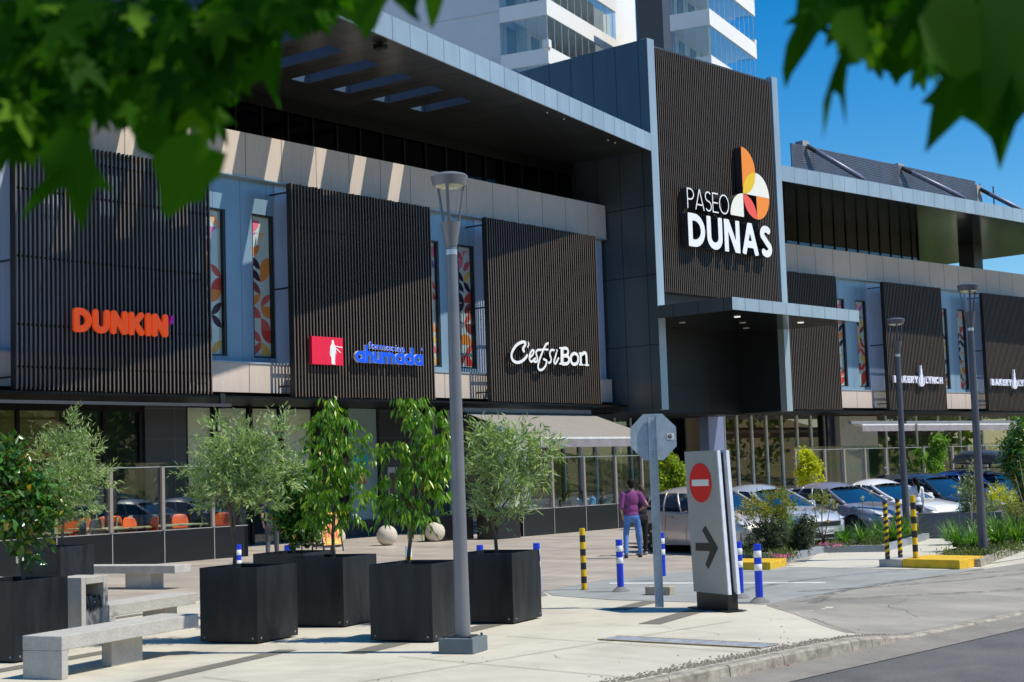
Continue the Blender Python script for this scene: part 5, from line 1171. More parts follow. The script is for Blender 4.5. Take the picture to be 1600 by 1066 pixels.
# poster stands
def aframe(px, py, lab, cols, ang):
    q = G(px, py); t = thing('poster_stand', lab, 'poster stand', q, 'poster stands by the pharmacy'); d = dirv(ang); n_ = dirv(ang-90)
    for s, nm in ((1, 'front'), (-1, 'back')):
        top = q+ZZ*1.12; o_ = q+n_*.28*s; b = MB()
        for e in (-.33, .30): b.prism([o_+d*e, o_+d*(e+.035), top+d*(e+.035), top+d*e], n_*.02*s)
        up = (top-o_); b.para(o_+up*.12-d*.30, d*.6, n_*.02*s, up*.04); b.para(o_+up*.95-d*.30, d*.6, n_*.02*s, up*.04); b.build('frame', m_blk, t)
    o_ = q+n_*.285; up = (q+ZZ*1.12-o_)
    b = MB(); b.para(o_+up*.165-d*.292, d*.585, n_*.008, up*.78); b.build('poster', mat('poster '+lab[:8], cols[0], rough=.4), t)
    b = MB(); rg = random.Random(px)
    for k in range(5):
        e = -.2+.09*k; b.para(o_+up*(.34+.04*rg.random())+d*e+n_*.010, d*.05, n_*.003, up*(.28+.16*rg.random()))
    b.build('poster_art', mat('art '+lab[:8], cols[1], rough=.4), t)
    b = MB(); b.para(o_+up*.2-d*.22+n_*.010, d*.44, n_*.003, up*.045); b.para(o_+up*.26-d*.16+n_*.010, d*.32, n_*.003, up*.025); b.build('poster_band', mat('band '+lab[:8], cols[2], rough=.4), t)
aframe(483, 860, 'pink and white poster on a black stand, left of the orange one', [(.80, .60, .62), (.75, .20, .10), (.65, .03, .25)], -20)
aframe(512, 862, 'orange and yellow food poster on a black stand', [(.85, .42, .12), (.75, .12, .10), (.85, .65, .15)], -5)
# wall poster on the granite pier
q = LW(LP(602, KS), KS-.17, 0); t = thing('wall_poster', 'black and white framed poster on the dark pier above the stone balls', 'poster', LW(LP(602), KS-.17, 1.4))
b = MB(); lb(b, LP(600)-.02, LP(613), KS-.19, KS-.155, .75, 2.3); b.build('poster', mat('poster paper', (.6, .58, .56)), t); b = MB(); lb(b, LP(601), LP(612), KS-.2, KS-.192, 1.0, 2.1); b.build('picture', mat('dark photo', (.08, .05, .05), col2=(.3, .18, .12), scale=3), t)
# small double sign on a black pole at the left
q = G(166.5, 880); t = thing('parking_sign', 'two rounded grey sign backs on a slim black pole by the left terrace', 'sign', q)
b = MB(); b.tube([q, q+ZZ*2.2], .045, 10); b.build('pole', m_dark, t)
Dq = float((q-CAM)@FF)
for x0_, x1_ in ((147, 161.5), (168, 182)):
    P = []; rx = 2.5
    for cx_, cy_, a0 in ((x1_-rx, 776+rx, 90), (x0_+rx, 776+rx, 180), (x0_+rx, 803-rx, 270), (x1_-rx, 803-rx, 0)):
        pass
    pts2 = [(x0_+rx, 760), (x1_-rx, 760), (x1_, 762), (x1_, 800), (x1_-rx, 803), (x0_+rx, 803), (x0_, 800), (x0_, 762)]
    b = MB(); b.prism([DEP(x, y, Dq-.08) for x, y in pts2], FF*.01); b.build('sign_plate', mat('dull grey plate', (.17, .18, .19), rough=.5, metal=.3), t)

# ---------------------------------------------------------------- kerbs, island and planting bed on the right
m_gk = mat('grey painted kerb', (.27, .30, .33), rough=.7, var=.1, scale=4); m_yk = mat('yellow kerb paint', (.72, .45, .015), rough=.6, scale=6, var=.15, bump=.3)
t = thing('yellow_kerb_block', 'low yellow painted kerb block left of the ramp, behind the blue bollards', 'kerb block', G(1190, 890))
a = G(1204, 891); b = MB(); b.para(a, dirv(17)*1.15, dirv(107)*1.25, ZZ*.15); b.build('block', m_yk, t, bevel=.01)
t = thing('yellow_kerb_block', 'large yellow painted kerb island under the ringed post at the right', 'kerb block', G(1470, 890))
a = G(1500, 890.5); bq = G(1410.5, 888); cq = G(1533, 884); v1 = bq-a; v2 = cq-a; v2 = v2*1.15
b = MB(); b.para(a, v1, v2, ZZ*.17); b.build('block', m_yk, t, bevel=.012)
t = thing('kerb_block', 'short grey concrete kerb block carrying the two spiral taped posts', 'kerb block', G(1390, 888))
a2 = bq+v1/np.linalg.norm(v1)*.01; b = MB(); b.para(a2, v1/np.linalg.norm(v1)*.50, v2*.9, ZZ*.155); b.build('block', m_bench, t, bevel=.01)
# low kerb round the planting bed
kp = [G(1142, 870), G(1226, 879), G(1288, 864.6), G(1385, 863), G(1452.4, 843)]
t = thing('bed_kerb', 'low grey painted kerb edging the flower bed in front of the parked cars', 'kerb', kp[2])
b = MB()
for i in range(4):
    d = kp[i+1]-kp[i]; L = np.linalg.norm(d); d /= L; n_ = np.array([-d[1], d[0], 0])*.14; b.para(kp[i], d*(L-.003), n_, ZZ*(.15+.001*i))
b.build('kerb', m_gk, t)
bedpts = [kp[0], kp[1], kp[2], kp[3], kp[4], kp[4]+np.array([-1, 3.2, 0]), kp[0]+np.array([3, 5.5, 0])]
sheet('planting_bed', [(p[0], p[1]) for p in bedpts], .09, m_soil)
# concrete planter wall
w0 = G(1427, 842.5); dv = dirv(-72); w1 = PLN(1567, 842, nR*0+np.array([-dv[1], dv[0], 0]), float(np.array([-dv[1], dv[0], 0])@w0)); Lw = float((w1-w0)@dv); hz = PLN(1450, 802, np.array([-dv[1], dv[0], 0]), float(np.array([-dv[1], dv[0], 0])@w0))[2]
t = thing('planter_wall', 'long dark grey concrete planter wall in front of the white coupe', 'wall', w0)
b = MB(); b.para(w0, dv*Lw, dirv(18)*.2, ZZ*hz); b.para(w0+dv*(Lw-.2)+dirv(18)*.201, dv*.2, dirv(18)*1.6, ZZ*hz)
b.build('wall', mat('slate concrete wall', (.13, .145, .165), rough=.8, var=.08, scale=2), t, bevel=.008)
print('wall', w0, Lw, hz)
# bed on the right with pale kerb
rbp = [G(1533, 886), G(1560, 876), G(1600, 862.5), G(1700, 845)]
b = MB()
for i in range(3):
    d = rbp[i+1]-rbp[i]; L = np.linalg.norm(d); d /= L; n_ = np.array([-d[1], d[0], 0])*.13; b.para(rbp[i], d*(L-.002), n_, ZZ*(.14+.001*i))
t = thing('bed_kerb', 'pale concrete kerb curving round the right hand planting bed', 'kerb', rbp[0]); b.build('kerb', m_kerb, t, bevel=.01)
sheet('planting_bed', [rbp[0][:2], rbp[1][:2], rbp[2][:2], rbp[3][:2], (w1+dirv(18)*1)[:2], (w0+dv*2.2-dirv(18)*.2)[:2], G(1470, 866)[:2]], .05, m_soil)
# ---------------------------------------------------------------- parked cars
def car(name, label, loc, head, L=4.3, W=1.75, H=1.46, kind='sedan', color=(.5, .5, .52), metal=.6, plate=True, rail=False, hoodz=.92, emblem=False):
    t = thing(name, label, 'car', loc, 'cars parked in front of the terrace'); t.rotation_euler = (0, 0, 0)
    paint = mat('car paint '+label[:14], color, rough=.28, metal=metal, var=.02, coat=.9); gl = mat('car glass', (.008, .025, .05), rough=.04, var=.2, scale=.8, spec=1.0, coat=.5)
    trim = mat('car trim', (.015, .015, .017), rough=.5); h2 = L/2; ax_f, ax_r = h2-.82, -h2+.72; wr = .325
    Rm = Matrix.Rotation(rad(head), 3, 'Z'); R3 = np.array(Rm); l0 = np.array([float(a) for a in loc]); l0[2] = 0
    def T(P): return [tuple(l0+R3@np.array(p, float)) for p in P]
    hatch = kind in ('hatch', 'wagon')
    xs_ = sorted(set([round(v, 3) for v in list(np.linspace(-h2+.05, h2-.05, 34))+[-h2, h2, -h2+.015, h2-.015]+[ax_f+d for d in (-.36, -.3, -.2, 0, .2, .3, .36)]+[ax_r+d for d in (-.36, -.3, -.2, 0, .2, .3, .36)]]))
    def lerp(x, pts):
        for i in range(len(pts)-1):
            if x <= pts[i+1][0]:
                t_ = (x-pts[i][0])/(pts[i+1][0]-pts[i][0]); t_ = max(0, min(1, t_)); return pts[i][1]+(pts[i+1][1]-pts[i][1])*t_
        return pts[-1][1]
    wsb = h2-1.12 if kind != 'coupe' else h2-1.25          # windscreen base
    rwb = -h2+(.22 if hatch else .62)
    zs_ = [(-h2, .62), (-h2+.06, .86 if not hatch else .92), (rwb, .98), (wsb, .93), (h2-.55, .82), (h2-.12, .70), (h2, .52)]
    zc_ = [(-h2, .64), (-h2+.06, .90), (rwb, 1.0), (wsb, hoodz+.05), (h2-.5, hoodz-.06), (h2-.12, .76), (h2, .55)]
    wd_ = [(-h2, .72), (-h2+.06, .86), (-h2+.35, .97), (0, 1.0), (h2-.6, .98), (h2-.25, .88), (h2-.05, .70), (h2, .60)]
    def zb(x):
        z = .20
        for a in (ax_f, ax_r):
            d = abs(x-a)
            if d < .37: z = max(z, math.sqrt(max(0, .37**2-d*d))*1.0+.31)
        return z
    vs = []; ns = 13
    for x in xs_:
        w_ = W/2*lerp(x, wd_); zs = lerp(x, zs_); zc = max(lerp(x, zc_), zs+.01); z0 = min(zb(x), zs-.05); zz = lambda v: max(v, z0+.01)
        half = [(w_*.90, z0), (w_*.985, zz(.30)), (w_*1.0, zz(.50)), (w_*.985, max(zz(.66), zs-.2) if zs-.2 > z0 else z0+.02), (w_*.955, zs-.04), (w_*.90, zs), (w_*.5, zc-.02)]
        half = [(a, min(b_, zs) if k < 6 else b_) for k, (a, b_) in enumerate(half)]
        sec = [(x, a, b_) for a, b_ in half]+[(x, 0, zc)]+[(x, -a, b_) for a, b_ in reversed(half)]
        vs += sec
    ns = 15; b = MB(); n = len(xs_)
    fs = [(i*ns+k, (i+1)*ns+k, (i+1)*ns+k+1, i*ns+k+1) for i in range(n-1) for k in range(ns-1)]
    fs += [tuple(range(ns-1, -1, -1)), tuple((n-1)*ns+k for k in range(ns))]
    fs = [tuple(reversed(f)) for f in fs]
    b.add(T(vs), fs); b.build('body', paint, t, auto=38)
    b = MB(); b.add(T([(-h2+.15, -W*.4, .21), (h2-.15, -W*.4, .21), (h2-.15, W*.4, .21), (-h2+.15, W*.4, .21), (-h2+.15, -W*.4, .5), (h2-.15, -W*.4, .5), (h2-.15, W*.4, .5), (-h2+.15, W*.4, .5)]),
                [(0, 3, 2, 1), (0, 1, 5, 4), (2, 3, 7, 6), (1, 2, 6, 5), (3, 0, 4, 7)]); b.build('underbody', trim, t)
    for a in (ax_f, ax_r):
        for s in (1, -1):
            c_ = l0+R3@np.array([a, s*(W/2-.13), wr]); axs = R3@np.array([0, s, 0.])
            b = MB(); b.lathe([(.19, -.10), (wr-.02, -.10), (wr, -.07), (wr, .07), (wr-.02, .105), (.215, .11), (.205, .09)], c_, 28, axis=axs); o = b.build('tyre', mat('tyre rubber', (.02, .02, .02), rough=.8), t, auto=40)
            b = MB(); b.lathe([(.205, .088), (.20, .05), (.05, .03), (.0, .06)], c_, 20, axis=axs)
            e1_ = R3@np.array([1, 0, 0.])
            for k in range(7):
                q = 6.2832*k/7; d_ = e1_*math.cos(q)+ZZ*math.sin(q); p_ = np.cross(d_, axs)*.022; b.prism([c_+axs*.06+d_*.03-p_, c_+axs*.06+d_*.03+p_, c_+axs*.075+d_*.2+p_, c_+axs*.075+d_*.2-p_], axs*.02)
            b.build('rim', mat('alloy rim', (.45, .46, .47), rough=.3, metal=.7), t)
    # greenhouse
    wb, wt = W/2*.90, W/2*.70; zr = H; xf, xr = wsb-.02, rwb+.02
    xrf = wsb-(.78 if kind != 'coupe' else .95); xrr = rwb+(.30 if hatch else .75); zbf, zbr = lerp(wsb, zs_)+.005, .985
    def side(u, v, s):     # u rear->front, v belt->roof
        xb = xr+(xf-xr)*u; xt = xrr+(xrf-xrr)*u; w0_ = wb*(1-.04*abs(2*u-1)**3); w1_ = wt*(1-.05*abs(2*u-1)**3); z0_ = zbr+(zbf-zbr)*u
        z1_ = zr-.10-.05*abs(2*u-1)**2.5
        return (xb+(xt-xb)*v, s*((w0_+(w1_-w0_)*v)+.03*4*v*(1-v)), z0_+(z1_-z0_)*v)
    for s in (1, -1):
        for (ua, ub) in ((.04, .34), (.36, .60), (.62, .97)):
            g_ = []; nn = 6
            for i in range(nn+1):
                for j in range(nn+1): g_.append(side(ua+(ub-ua)*i/nn, .05+.88*j/nn, s))
            f_ = [(i*(nn+1)+j, (i+1)*(nn+1)+j, (i+1)*(nn+1)+j+1, i*(nn+1)+j+1) for i in range(nn) for j in range(nn)]
            if s > 0: f_ = [tuple(reversed(q)) for q in f_]
            b = MB(); b.add(T(g_), f_); b.build('side_window', gl, t, smooth=True)
    def endg(front):
        g_ = []; nn = 8
        for i in range(nn+1):
            y = -1+2*i/nn
            for j in range(nn+1):
                v = j/nn; A = side(1 if front else 0, .02+.95*v, 1); g_.append((A[0]+(.10 if front else -.06)*(1-y*y)*(1-.4*v), y*(A[1]-.03), A[2]+.0*v))
        f_ = [(i*(nn+1)+j, (i+1)*(nn+1)+j, (i+1)*(nn+1)+j+1, i*(nn+1)+j+1) for i in range(nn) for j in range(nn)]
        b = MB(); b.add(T(g_), f_ if front else [tuple(reversed(q)) for q in f_]); return b.build('windscreen' if front else 'rear_window', gl, t, smooth=True)
    endg(True); endg(False)
    g_ = []; nn = 10
    for i in range(nn+1):
        u = i/nn; A = side(u, .95, 1)
        for j in range(nn+1):
            y = -1+2*j/nn; bul = (.10 if u > .5 else .06)*(abs(2*u-1)**4)*(1-y*y)*(1 if u > .5 else -1)*.5
            g_.append((A[0]+bul, y*A[1]*1.0, A[2]+(.11+.04*(1-abs(2*u-1)**2))*(1-abs(y)**2.6)*(1-.35*abs(2*u-1)**4)))
    f_ = [(i*(nn+1)+j, (i+1)*(nn+1)+j, (i+1)*(nn+1)+j+1, i*(nn+1)+j+1) for i in range(nn) for j in range(nn)]
    b = MB(); b.add(T(g_), f_); b.build('roof', paint, t, auto=50)
    b = MB()
    for s in (1, -1):
        for u in (1.0, 0.0, .35, .61):
            p_ = [np.array(side(u, v/5, s)) for v in range(6)]; b = MB(); b.tube(T(p_), .042 if u in (0., 1.) else .026, 6); b.build('pillar', paint, t, smooth=True)
    for s in (1, -1): b = MB(); b.box(l0+R3@np.array([wsb-.32, s*(W/2+.06), 1.0]), (.12, .20, .14), ang=head); b.build('door_mirror', paint, t, bevel=.03)
    for s in (1, -1):
        pts = [(h2-.50, s*W*.43, .73), (h2-.12, s*W*.375, .66), (h2-.10, s*W*.24, .62), (h2-.14, s*W*.26, .70), (h2-.42, s*W*.40, .80)]
        b = MB(); P = T(pts); b.prism([np.array(p)+np.array([0, 0, .0])+R3@np.array([.03, s*.03, .02]) for p in P], R3@np.array([-.10, -s*.06, -.03])); b.build('headlight', mat('headlight', (.62, .66, .70), rough=.08, spec=1, coat=1), t, bevel=.012)
        b = MB(); b.box(l0+R3@np.array([-h2+.06, s*W*.38, .82]), (.12, .20, .26), ang=head); b.build('tail_light', mat('tail light', (.35, .01, .015), rough=.15, coat=.8), t, bevel=.02)
    b = MB(); b.prism([np.array(p) for p in T([(h2-.05, -.40, .50), (h2-.05, .40, .50), (h2-.06, .46, .60), (h2-.06, -.46, .60)])], R3@np.array([.06, 0, 0])); b.build('grille', trim, t, bevel=.01)
    b = MB(); b.prism([np.array(p) for p in T([(h2-.04, -.55, .24), (h2-.04, .55, .24), (h2-.04, .5, .36), (h2-.04, -.5, .36)])], R3@np.array([.05, 0, 0])); b.build('lower_grille', trim, t)
    for s in (1, -1):
        for xx in (-.45, .35): b = MB(); b.box(l0+R3@np.array([xx, s*(W/2*.985+.006), .80]), (.16, .025, .025), ang=head); b.build('door_handle', paint, t)
        for xx in (-.72, .10, .98):            # shut lines of the doors
            b = MB(); b.add(T([(xx-.006, s*(W/2*.955+.004), .885), (xx+.006, s*(W/2*.955+.004), .885), (xx+.006, s*(W/2+.006), .50), (xx-.006, s*(W/2+.006), .50)]), [(0, 1, 2, 3)]); b.add(T([(xx-.006, s*(W/2+.006), .50), (xx+.006, s*(W/2+.006), .50), (xx+.006, s*(W/2*.985+.006), .30), (xx-.006, s*(W/2*.985+.006), .30)]), [(0, 1, 2, 3)]); b.build('door_seam', trim, t)
    if plate:
        pl_ = thing('tmp', None, None, (0, 0, 0)) if False else None
        pc_ = l0+R3@np.array([h2+.012, 0, .38]); b = MB(); b.box(pc_, (.012, .37, .13), ang=head); o = b.build('number_plate', mat('plate white', (.8, .8, .8), rough=.4), t)
        right = R3@np.array([0, -1., 0])*-1   # viewer facing the nose sees +y on the right
        if emblem:
            fr_ = lambda a, b_, d: pc_+R3@np.array([.0075, 0, 0])+right*a+ZZ*b_
            sh = textshapes('C', 0, 0, 0, 0, .1)[:0]
            sh += [([(-.15, -.035), (-.15, .035), (-.11, .035)], .014, True), ([(-.15, .004), (-.118, .004)], .012, True)]
            sh += [([(a-.075, b_) for a, b_ in arc(0, 0, .022, .03, 50, 330, 10)]+[(-.052, -.002)], .013, True)]
            sh += [([(-.005, .035), (-.005, -.018)]+[(a-.021, b_-.018) for a, b_ in arc(0, 0, .016, .016, 0, -170, 6)], .013, True)]
            sh += [([(a+.04, b_) for a, b_ in [(.018, .026), (0, .034), (-.016, .02), (-.006, .004), (.012, -.006), (.016, -.022), (0, -.034), (-.018, -.026)]], .013, True)]
            sh += [([(a+.095, b_-.014) for a, b_ in arc(0, 0, .018, .019, 0, 360, 10)], .012, False), ([(.078, -.01), (.082, .02), (.1, .034)], .012, True)]
            sh += [([(a+.145, b_+.014) for a, b_ in arc(0, 0, .018, .019, 0, 360, 10)], .012, False), ([(.162, .01), (.158, -.02), (.14, -.034)], .012, True)]
            txt_sign('plate_characters', sh, .004, lambda a, b_, d: pc_+R3@np.array([.0085-d, 0, 0])+right*a+ZZ*b_, .002, [trim, trim], t)
            eb = l0+R3@np.array([h2+.012, 0, .61]); q2 = [(-.075, -.018), (-.03, -.018), (-.025, -.034), (.03, -.034), (.035, -.018), (.08, -.018), (.075, .02), (.03, .02), (.025, .036), (-.03, .036), (-.035, .02), (-.08, .02)]
            b = MB(); b.prism([eb+right*a+ZZ*c_ for a, c_ in q2], R3@np.array([.012, 0, 0])); b.build('gold_badge', mat('gold badge', (.8, .55, .2), rough=.2, metal=.6), t)
            b = MB(); b.box(l0+R3@np.array([h2+.0, 0, .61]), (.02, .86, .012), ang=head); b.build('chrome_bar', mat('chrome', (.7, .7, .7), rough=.1, metal=1), t)
    return t
HD = 256.0; hv = dirv(HD); rowd = dirv(-11)
nose = DEP(1292, 800, 35.9); nose[2] = 0
cA = nose-hv*2.2
def slot(i, back=0.0): return cA+rowd*2.75*i-hv*back
rw = G(1025, 863); hx = rw+hv*1.2-dirv(HD+90)*-.75       # silver hatch placed by its rear wheel
HA = 252.0; ha = dirv(HA); la = dirv(HA+90)                # ha forward, la left
# seen side is the car's right side: rear right wheel contact
ch = rw+ha*(4.05/2-.72)+la*(1.72/2-.13)
car('silver_hatchback', 'silver hatchback parked nearest the couple, half hidden by the totem sign', ch, HA, L=4.05, W=1.72, H=1.50, kind='hatch', color=(.58, .53, .50), metal=.25)
car('silver_sedan', 'silver sedan with a gold badge and white number plate behind the bushes', cA, HD, L=4.4, W=1.74, H=1.47, kind='sedan', color=(.60, .63, .68), metal=.35, emblem=True)
car('grey_sedan', 'grey brown sedan with a sunlit bonnet between the silver sedan and the white coupe', slot(1, .1), HD, L=4.5, W=1.78, H=1.45, kind='sedan', color=(.34, .31, .34), metal=.35)
car('white_coupe', 'white low car with black window pillars behind the slate planter wall', slot(2, .7), HD, L=4.4, W=1.80, H=1.46, kind='coupe', color=(.80, .79, .76), metal=.0)
car('dark_hatchback', 'dark charcoal car parked between the white car and the blue car', slot(3, 1.3), HD, L=4.1, W=1.78, H=1.56, kind='hatch', color=(.04, .045, .055), metal=.4)
bl = slot(4, 1.6); car('blue_wagon', 'bright blue car carrying a black roof box at the right', bl, HD, L=4.4, W=1.78, H=1.60, kind='wagon', color=(.01, .07, .36), metal=.3)
car('pale_blue_car', 'pale bluish car with pink and cyan stickers, cut off at the right edge', slot(5, 1.6), HD, L=4.2, W=1.75, H=1.48, kind='hatch', color=(.35, .45, .58), metal=.2)
# roof box on the blue car
rb0 = bl+ZZ*1.66; t = thing('roof_box', 'rounded black roof box on top of the bright blue car', 'roof box', rb0)
sd2 = dirv(HD+90); b = MB(); vs = []; NX = 14; NA = 16
for i in range(NX+1):
    s = i/NX; x = -1.0+2.05*s; env = (1-abs(2*s-1)**3.2)**.5 if 0 < s < 1 else .05; hh = .40*env*(1.0-.25*s)
    for k in range(NA):
        a = math.pi*2*k/NA; yy = math.copysign(abs(math.cos(a))**.55, math.cos(a))*.40*(.55+.45*env); zz_ = math.copysign(abs(math.sin(a))**.7, math.sin(a)); zz_ = zz_*hh if zz_ > 0 else zz_*.08*env
        vs.append(rb0+hv*x+sd2*yy+ZZ*(.17+zz_))
b.add(vs, [(i*NA+k, (i+1)*NA+k, (i+1)*NA+(k+1) % NA, i*NA+(k+1) % NA) for i in range(NX) for k in range(NA)]+[tuple(range(NA-1, -1, -1))[::-1], tuple(NX*NA+k for k in range(NA))[::-1]])
b.build('shell', mat('roof box shell', (.07, .075, .085), rough=.3, coat=.5), t, auto=50)
b = MB()
for x in (-.55, .45): b.box(rb0+hv*x+ZZ*.0, (.05, 1.3, .04), ang=HD); b.box(rb0+hv*x+ZZ*.05+sd2*.3, (.05, .05, .1), ang=HD); b.box(rb0+hv*x+ZZ*.05-sd2*.3, (.05, .05, .1), ang=HD)
b.build('crossbars', m_blk, t)

# ---------------------------------------------------------------- people
m_skin = mat('skin', (.42, .24, .16), rough=.55, var=.04); m_hair = mat('dark hair', (.010, .007, .006), rough=.8, var=.4, scale=30, spec=.15)
def ell(b, c, r, n=14, m_=8):
    c = np.array(c, float); vs = []; 
    for i in range(1, m_):
        a = math.pi*i/m_
        for k in range(n): q = 2*math.pi*k/n; vs.append(c+np.array([r[0]*math.sin(a)*math.cos(q), r[1]*math.sin(a)*math.sin(q), r[2]*math.cos(a)]))
    vs += [c+np.array([0, 0, r[2]]), c-np.array([0, 0, r[2]])]; T_ = (m_-1)*n
    fs = [(i*n+k, (i+1)*n+k, (i+1)*n+(k+1) % n, i*n+(k+1) % n) for i in range(m_-2) for k in range(n)]
    fs += [(T_, k, (k+1) % n) for k in range(n)]+[(T_+1, (m_-2)*n+(k+1) % n, (m_-2)*n+k) for k in range(n)]
    b.add(vs, fs)
def blob(b, A, B, ra, rb_, sx=1.0):      # tapered limb with round ends
    A, B = np.array(A, float), np.array(B, float); n = 6; pts = [A+(B-A)*i/n for i in range(n+1)]; b.tube(pts, [ra+(rb_-ra)*i/n for i in range(n+1)], 12); ell(b, A, (ra*.99,)*3, 10, 6); ell(b, B, (rb_*.99,)*3, 10, 6)
def remesh(o, v):
    md = o.modifiers.new('skin', 'REMESH'); md.mode = 'VOXEL'; md.voxel_size = v; md.use_smooth_shade = True
    s = o.modifiers.new('smooth', 'SMOOTH'); s.iterations = 3; s.factor = .5
def person(label, loc, face, ht=1.72, shirt=(.2, .05, .2), pants=(.1, .2, .5), arms='down', female=False, hair='short', legs='stand', shoes=(.05, .04, .04), sleeve='elbow', skirt=False, turn=0, hold=False, haircol=None, lower=True, stance=.11):
    t = thing('person', label, 'person', (0, 0, 0)); s = ht/1.74; sw = .19 if not female else .165
    lw_ = stance
    J = dict(pel=(0, 0, .93), che=(0, 0, 1.25), neck=(0, 0, 1.47), hd=(0, .015, 1.62))
    seat = legs == 'sit'; dz = -.42 if seat else 0
    up = lambda p: (p[0], p[1], p[2]+dz)
    body = MB(); ell(body, up((0, .012, 1.635)), (.074, .094, .105)); ell(body, up((0, .03, 1.575)), (.055, .066, .06)); blob(body, up((0, -.01, 1.44)), up((0, .005, 1.56)), .058, .050)
    ca, sa = math.cos(rad(turn)), math.sin(rad(turn))
    blob(body, up((0, .09, 1.625)), up((0, .112, 1.60)), .013, .016)             # nose
    for q in (-1, 1): ell(body, up((q*.076, .0, 1.62)), (.012, .022, .032), 8, 6)
    ell(body, up((0, .085, 1.555)), (.024, .014, .008), 8, 6)
    ell(body, up((0, 0, 1.30)), (.155 if not female else .135, .095, .20)); ell(body, up((0, 0, 1.02)), (.145, .10, .16))
    hands = {}
    for q in (-1, 1):
        sh = np.array(up((q*sw, -.01, 1.41)))
        if arms == 'hips': el = np.array(up((q*(sw+.17), -.10, 1.17))); ha_ = np.array(up((q*(sw+.005), .02, 1.02)))
        elif arms == 'one' and q == -1: el = np.array(up((q*(sw+.06), -.06, 1.14))); ha_ = np.array(up((q*(sw+.01), .03, .93)))
        elif arms == 'one': el = np.array(up((q*(sw+.14), -.10, 1.17))); ha_ = np.array(up((q*(sw-.02), .06, 1.05)))
        elif arms == 'table': el = np.array(up((q*(sw+.04), .10, 1.15))); ha_ = np.array(up((q*.10, .34, 1.17)))
        else: el = np.array(up((q*(sw+.03), -.02, 1.12))); ha_ = np.array(up((q*(sw+.02), .06, .86)))
        blob(body, sh, el, .045, .036); blob(body, el, ha_, .036, .024); hands[q] = (el, ha_)
        d = (ha_-el)/np.linalg.norm(ha_-el); side_ = np.array([0, 1., 0])-d*d[1]; side_ /= np.linalg.norm(side_); nn_ = np.cross(d, side_)
        pl_ = ha_+d*.045; blob(body, ha_, pl_+d*.02, .024, .030)
        for k, ln_ in enumerate((.055, .068, .064, .05)):
            f0 = pl_+d*.025+side_*(.027-.018*k); f1 = f0+d*ln_*.6; f2 = f1+(d*.6-nn_*q*.7)*ln_*.5; blob(body, f0, f1, .010, .009); blob(body, f1, f2, .009, .008)
        th0 = pl_-d*.02+side_*.030; blob(body, th0, th0+(d*.5+side_*.6)*.055, .012, .009)
    feet = []
    for q in (-1, 1):
        hip = np.array(up((q*.09, 0, .93)))
        if seat: kn = np.array((q*.12, .42, .52)); an = np.array((q*.12, .40, .09))
        else: kn = np.array((q*lw_*.95, .02 if q > 0 else .04, .50)); an = np.array((q*lw_*1.1, -.01+(.06 if q > 0 else -.05), .085))
        blob(body, hip, kn, .078, .050); blob(body, kn, an, .050, .034); blob(body, an, an+np.array([0, .12, -.045]), .033, .03); feet.append((hip, kn, an))
    rot = Matrix.Rotation(rad(face-90), 3, 'Z'); R3 = np.array(rot); l = np.array([float(a) for a in loc]); l[2] = 0 if len(loc) < 3 else float(loc[2])
    def fin(bb, nm, m_, v=.012, lev=True):
        bb.v = [tuple(l+(R3@np.array(p, float))*s) for p in bb.v]; o = bb.build(nm, m_, t, smooth=True); remesh(o, v); return o
    t.location = Vector(l)
    fin(body, 'body', m_skin)
    g = MB(); ell(g, up((0, -.005, 1.30)), ((.182 if not female else .155), .118, .215)); ell(g, up((0, 0, 1.08)), ((.165 if not female else .15), .118, .17)); blob(g, up((-sw+.02, -.01, 1.395)), up((-.05, -.01, 1.44)), .062, .058); blob(g, up((sw-.02, -.01, 1.395)), up((.05, -.01, 1.44)), .062, .058); blob(g, up((-.05, -.01, 1.44)), up((.05, -.01, 1.44)), .058, .058)
    ell(g, up((0, 0, .96)), (.175, .125, .10)); 
    for q in (-1, 1):
        el, ha_ = hands[q]; sh = np.array(up((q*sw, -.01, 1.41)))
        if sleeve == 'elbow': blob(g, sh, el+(ha_-el)*.12, .068, .052)
        elif sleeve == 'short': blob(g, sh, sh+(el-sh)*.6, .068, .058)
        elif sleeve == 'long': blob(g, sh, el, .066, .052); blob(g, el, ha_-(ha_-el)*.06, .052, .038)
    fin(g, 'shirt', mat('shirt %.2f %.2f %.2f' % tuple(shirt), shirt, rough=.85, var=.18, scale=7, bump=.5, bscale=9))
    p = MB()
    if lower:
        ell(p, up((0, -.005, .91)), (.165, .122, .13))
        for hip, kn, an in feet: blob(p, hip, kn, .092, .064); blob(p, kn, an+np.array([0, 0, .02]), .064, .050)
        fin(p, 'trousers', mat('trousers %.2f %.2f %.2f' % tuple(pants), pants, rough=.85, var=.25, scale=5, bump=.3, bscale=30))
        f = MB()
        for hip, kn, an in feet: blob(f, an+np.array([0, -.03, -.035]), an+np.array([0, .15, -.048]), .044, .034); ell(f, an+np.array([0, .06, -.07]), (.045, .13, .016))
        fin(f, 'shoes', mat('shoe %.2f' % shoes[0], shoes, rough=.6))
    h = MB(); ell(h, up((0, -.012, 1.662)), (.086, .100, .094)); ell(h, up((0, -.045, 1.61)), (.074, .066, .075)); ell(h, up((0, .04, 1.71)), (.06, .05, .035))
    if hair == 'long': blob(h, up((0, -.07, 1.62)), up((0, -.10, 1.36)), .075, .05)
    if hair == 'tail': blob(h, up((.01, -.10, 1.66)), up((.04, -.16, 1.45)), .04, .055); blob(h, up((.04, -.16, 1.45)), up((.05, -.13, 1.30)), .05, .02)
    if hair == 'bald': h = MB(); ell(h, up((0, -.05, 1.60)), (.078, .062, .06))
    fin(h, 'hair', m_hair if haircol is None else mat('hair %.2f' % haircol[0], haircol, rough=.6, var=.3, scale=20))
    return t, l, R3, s, hands
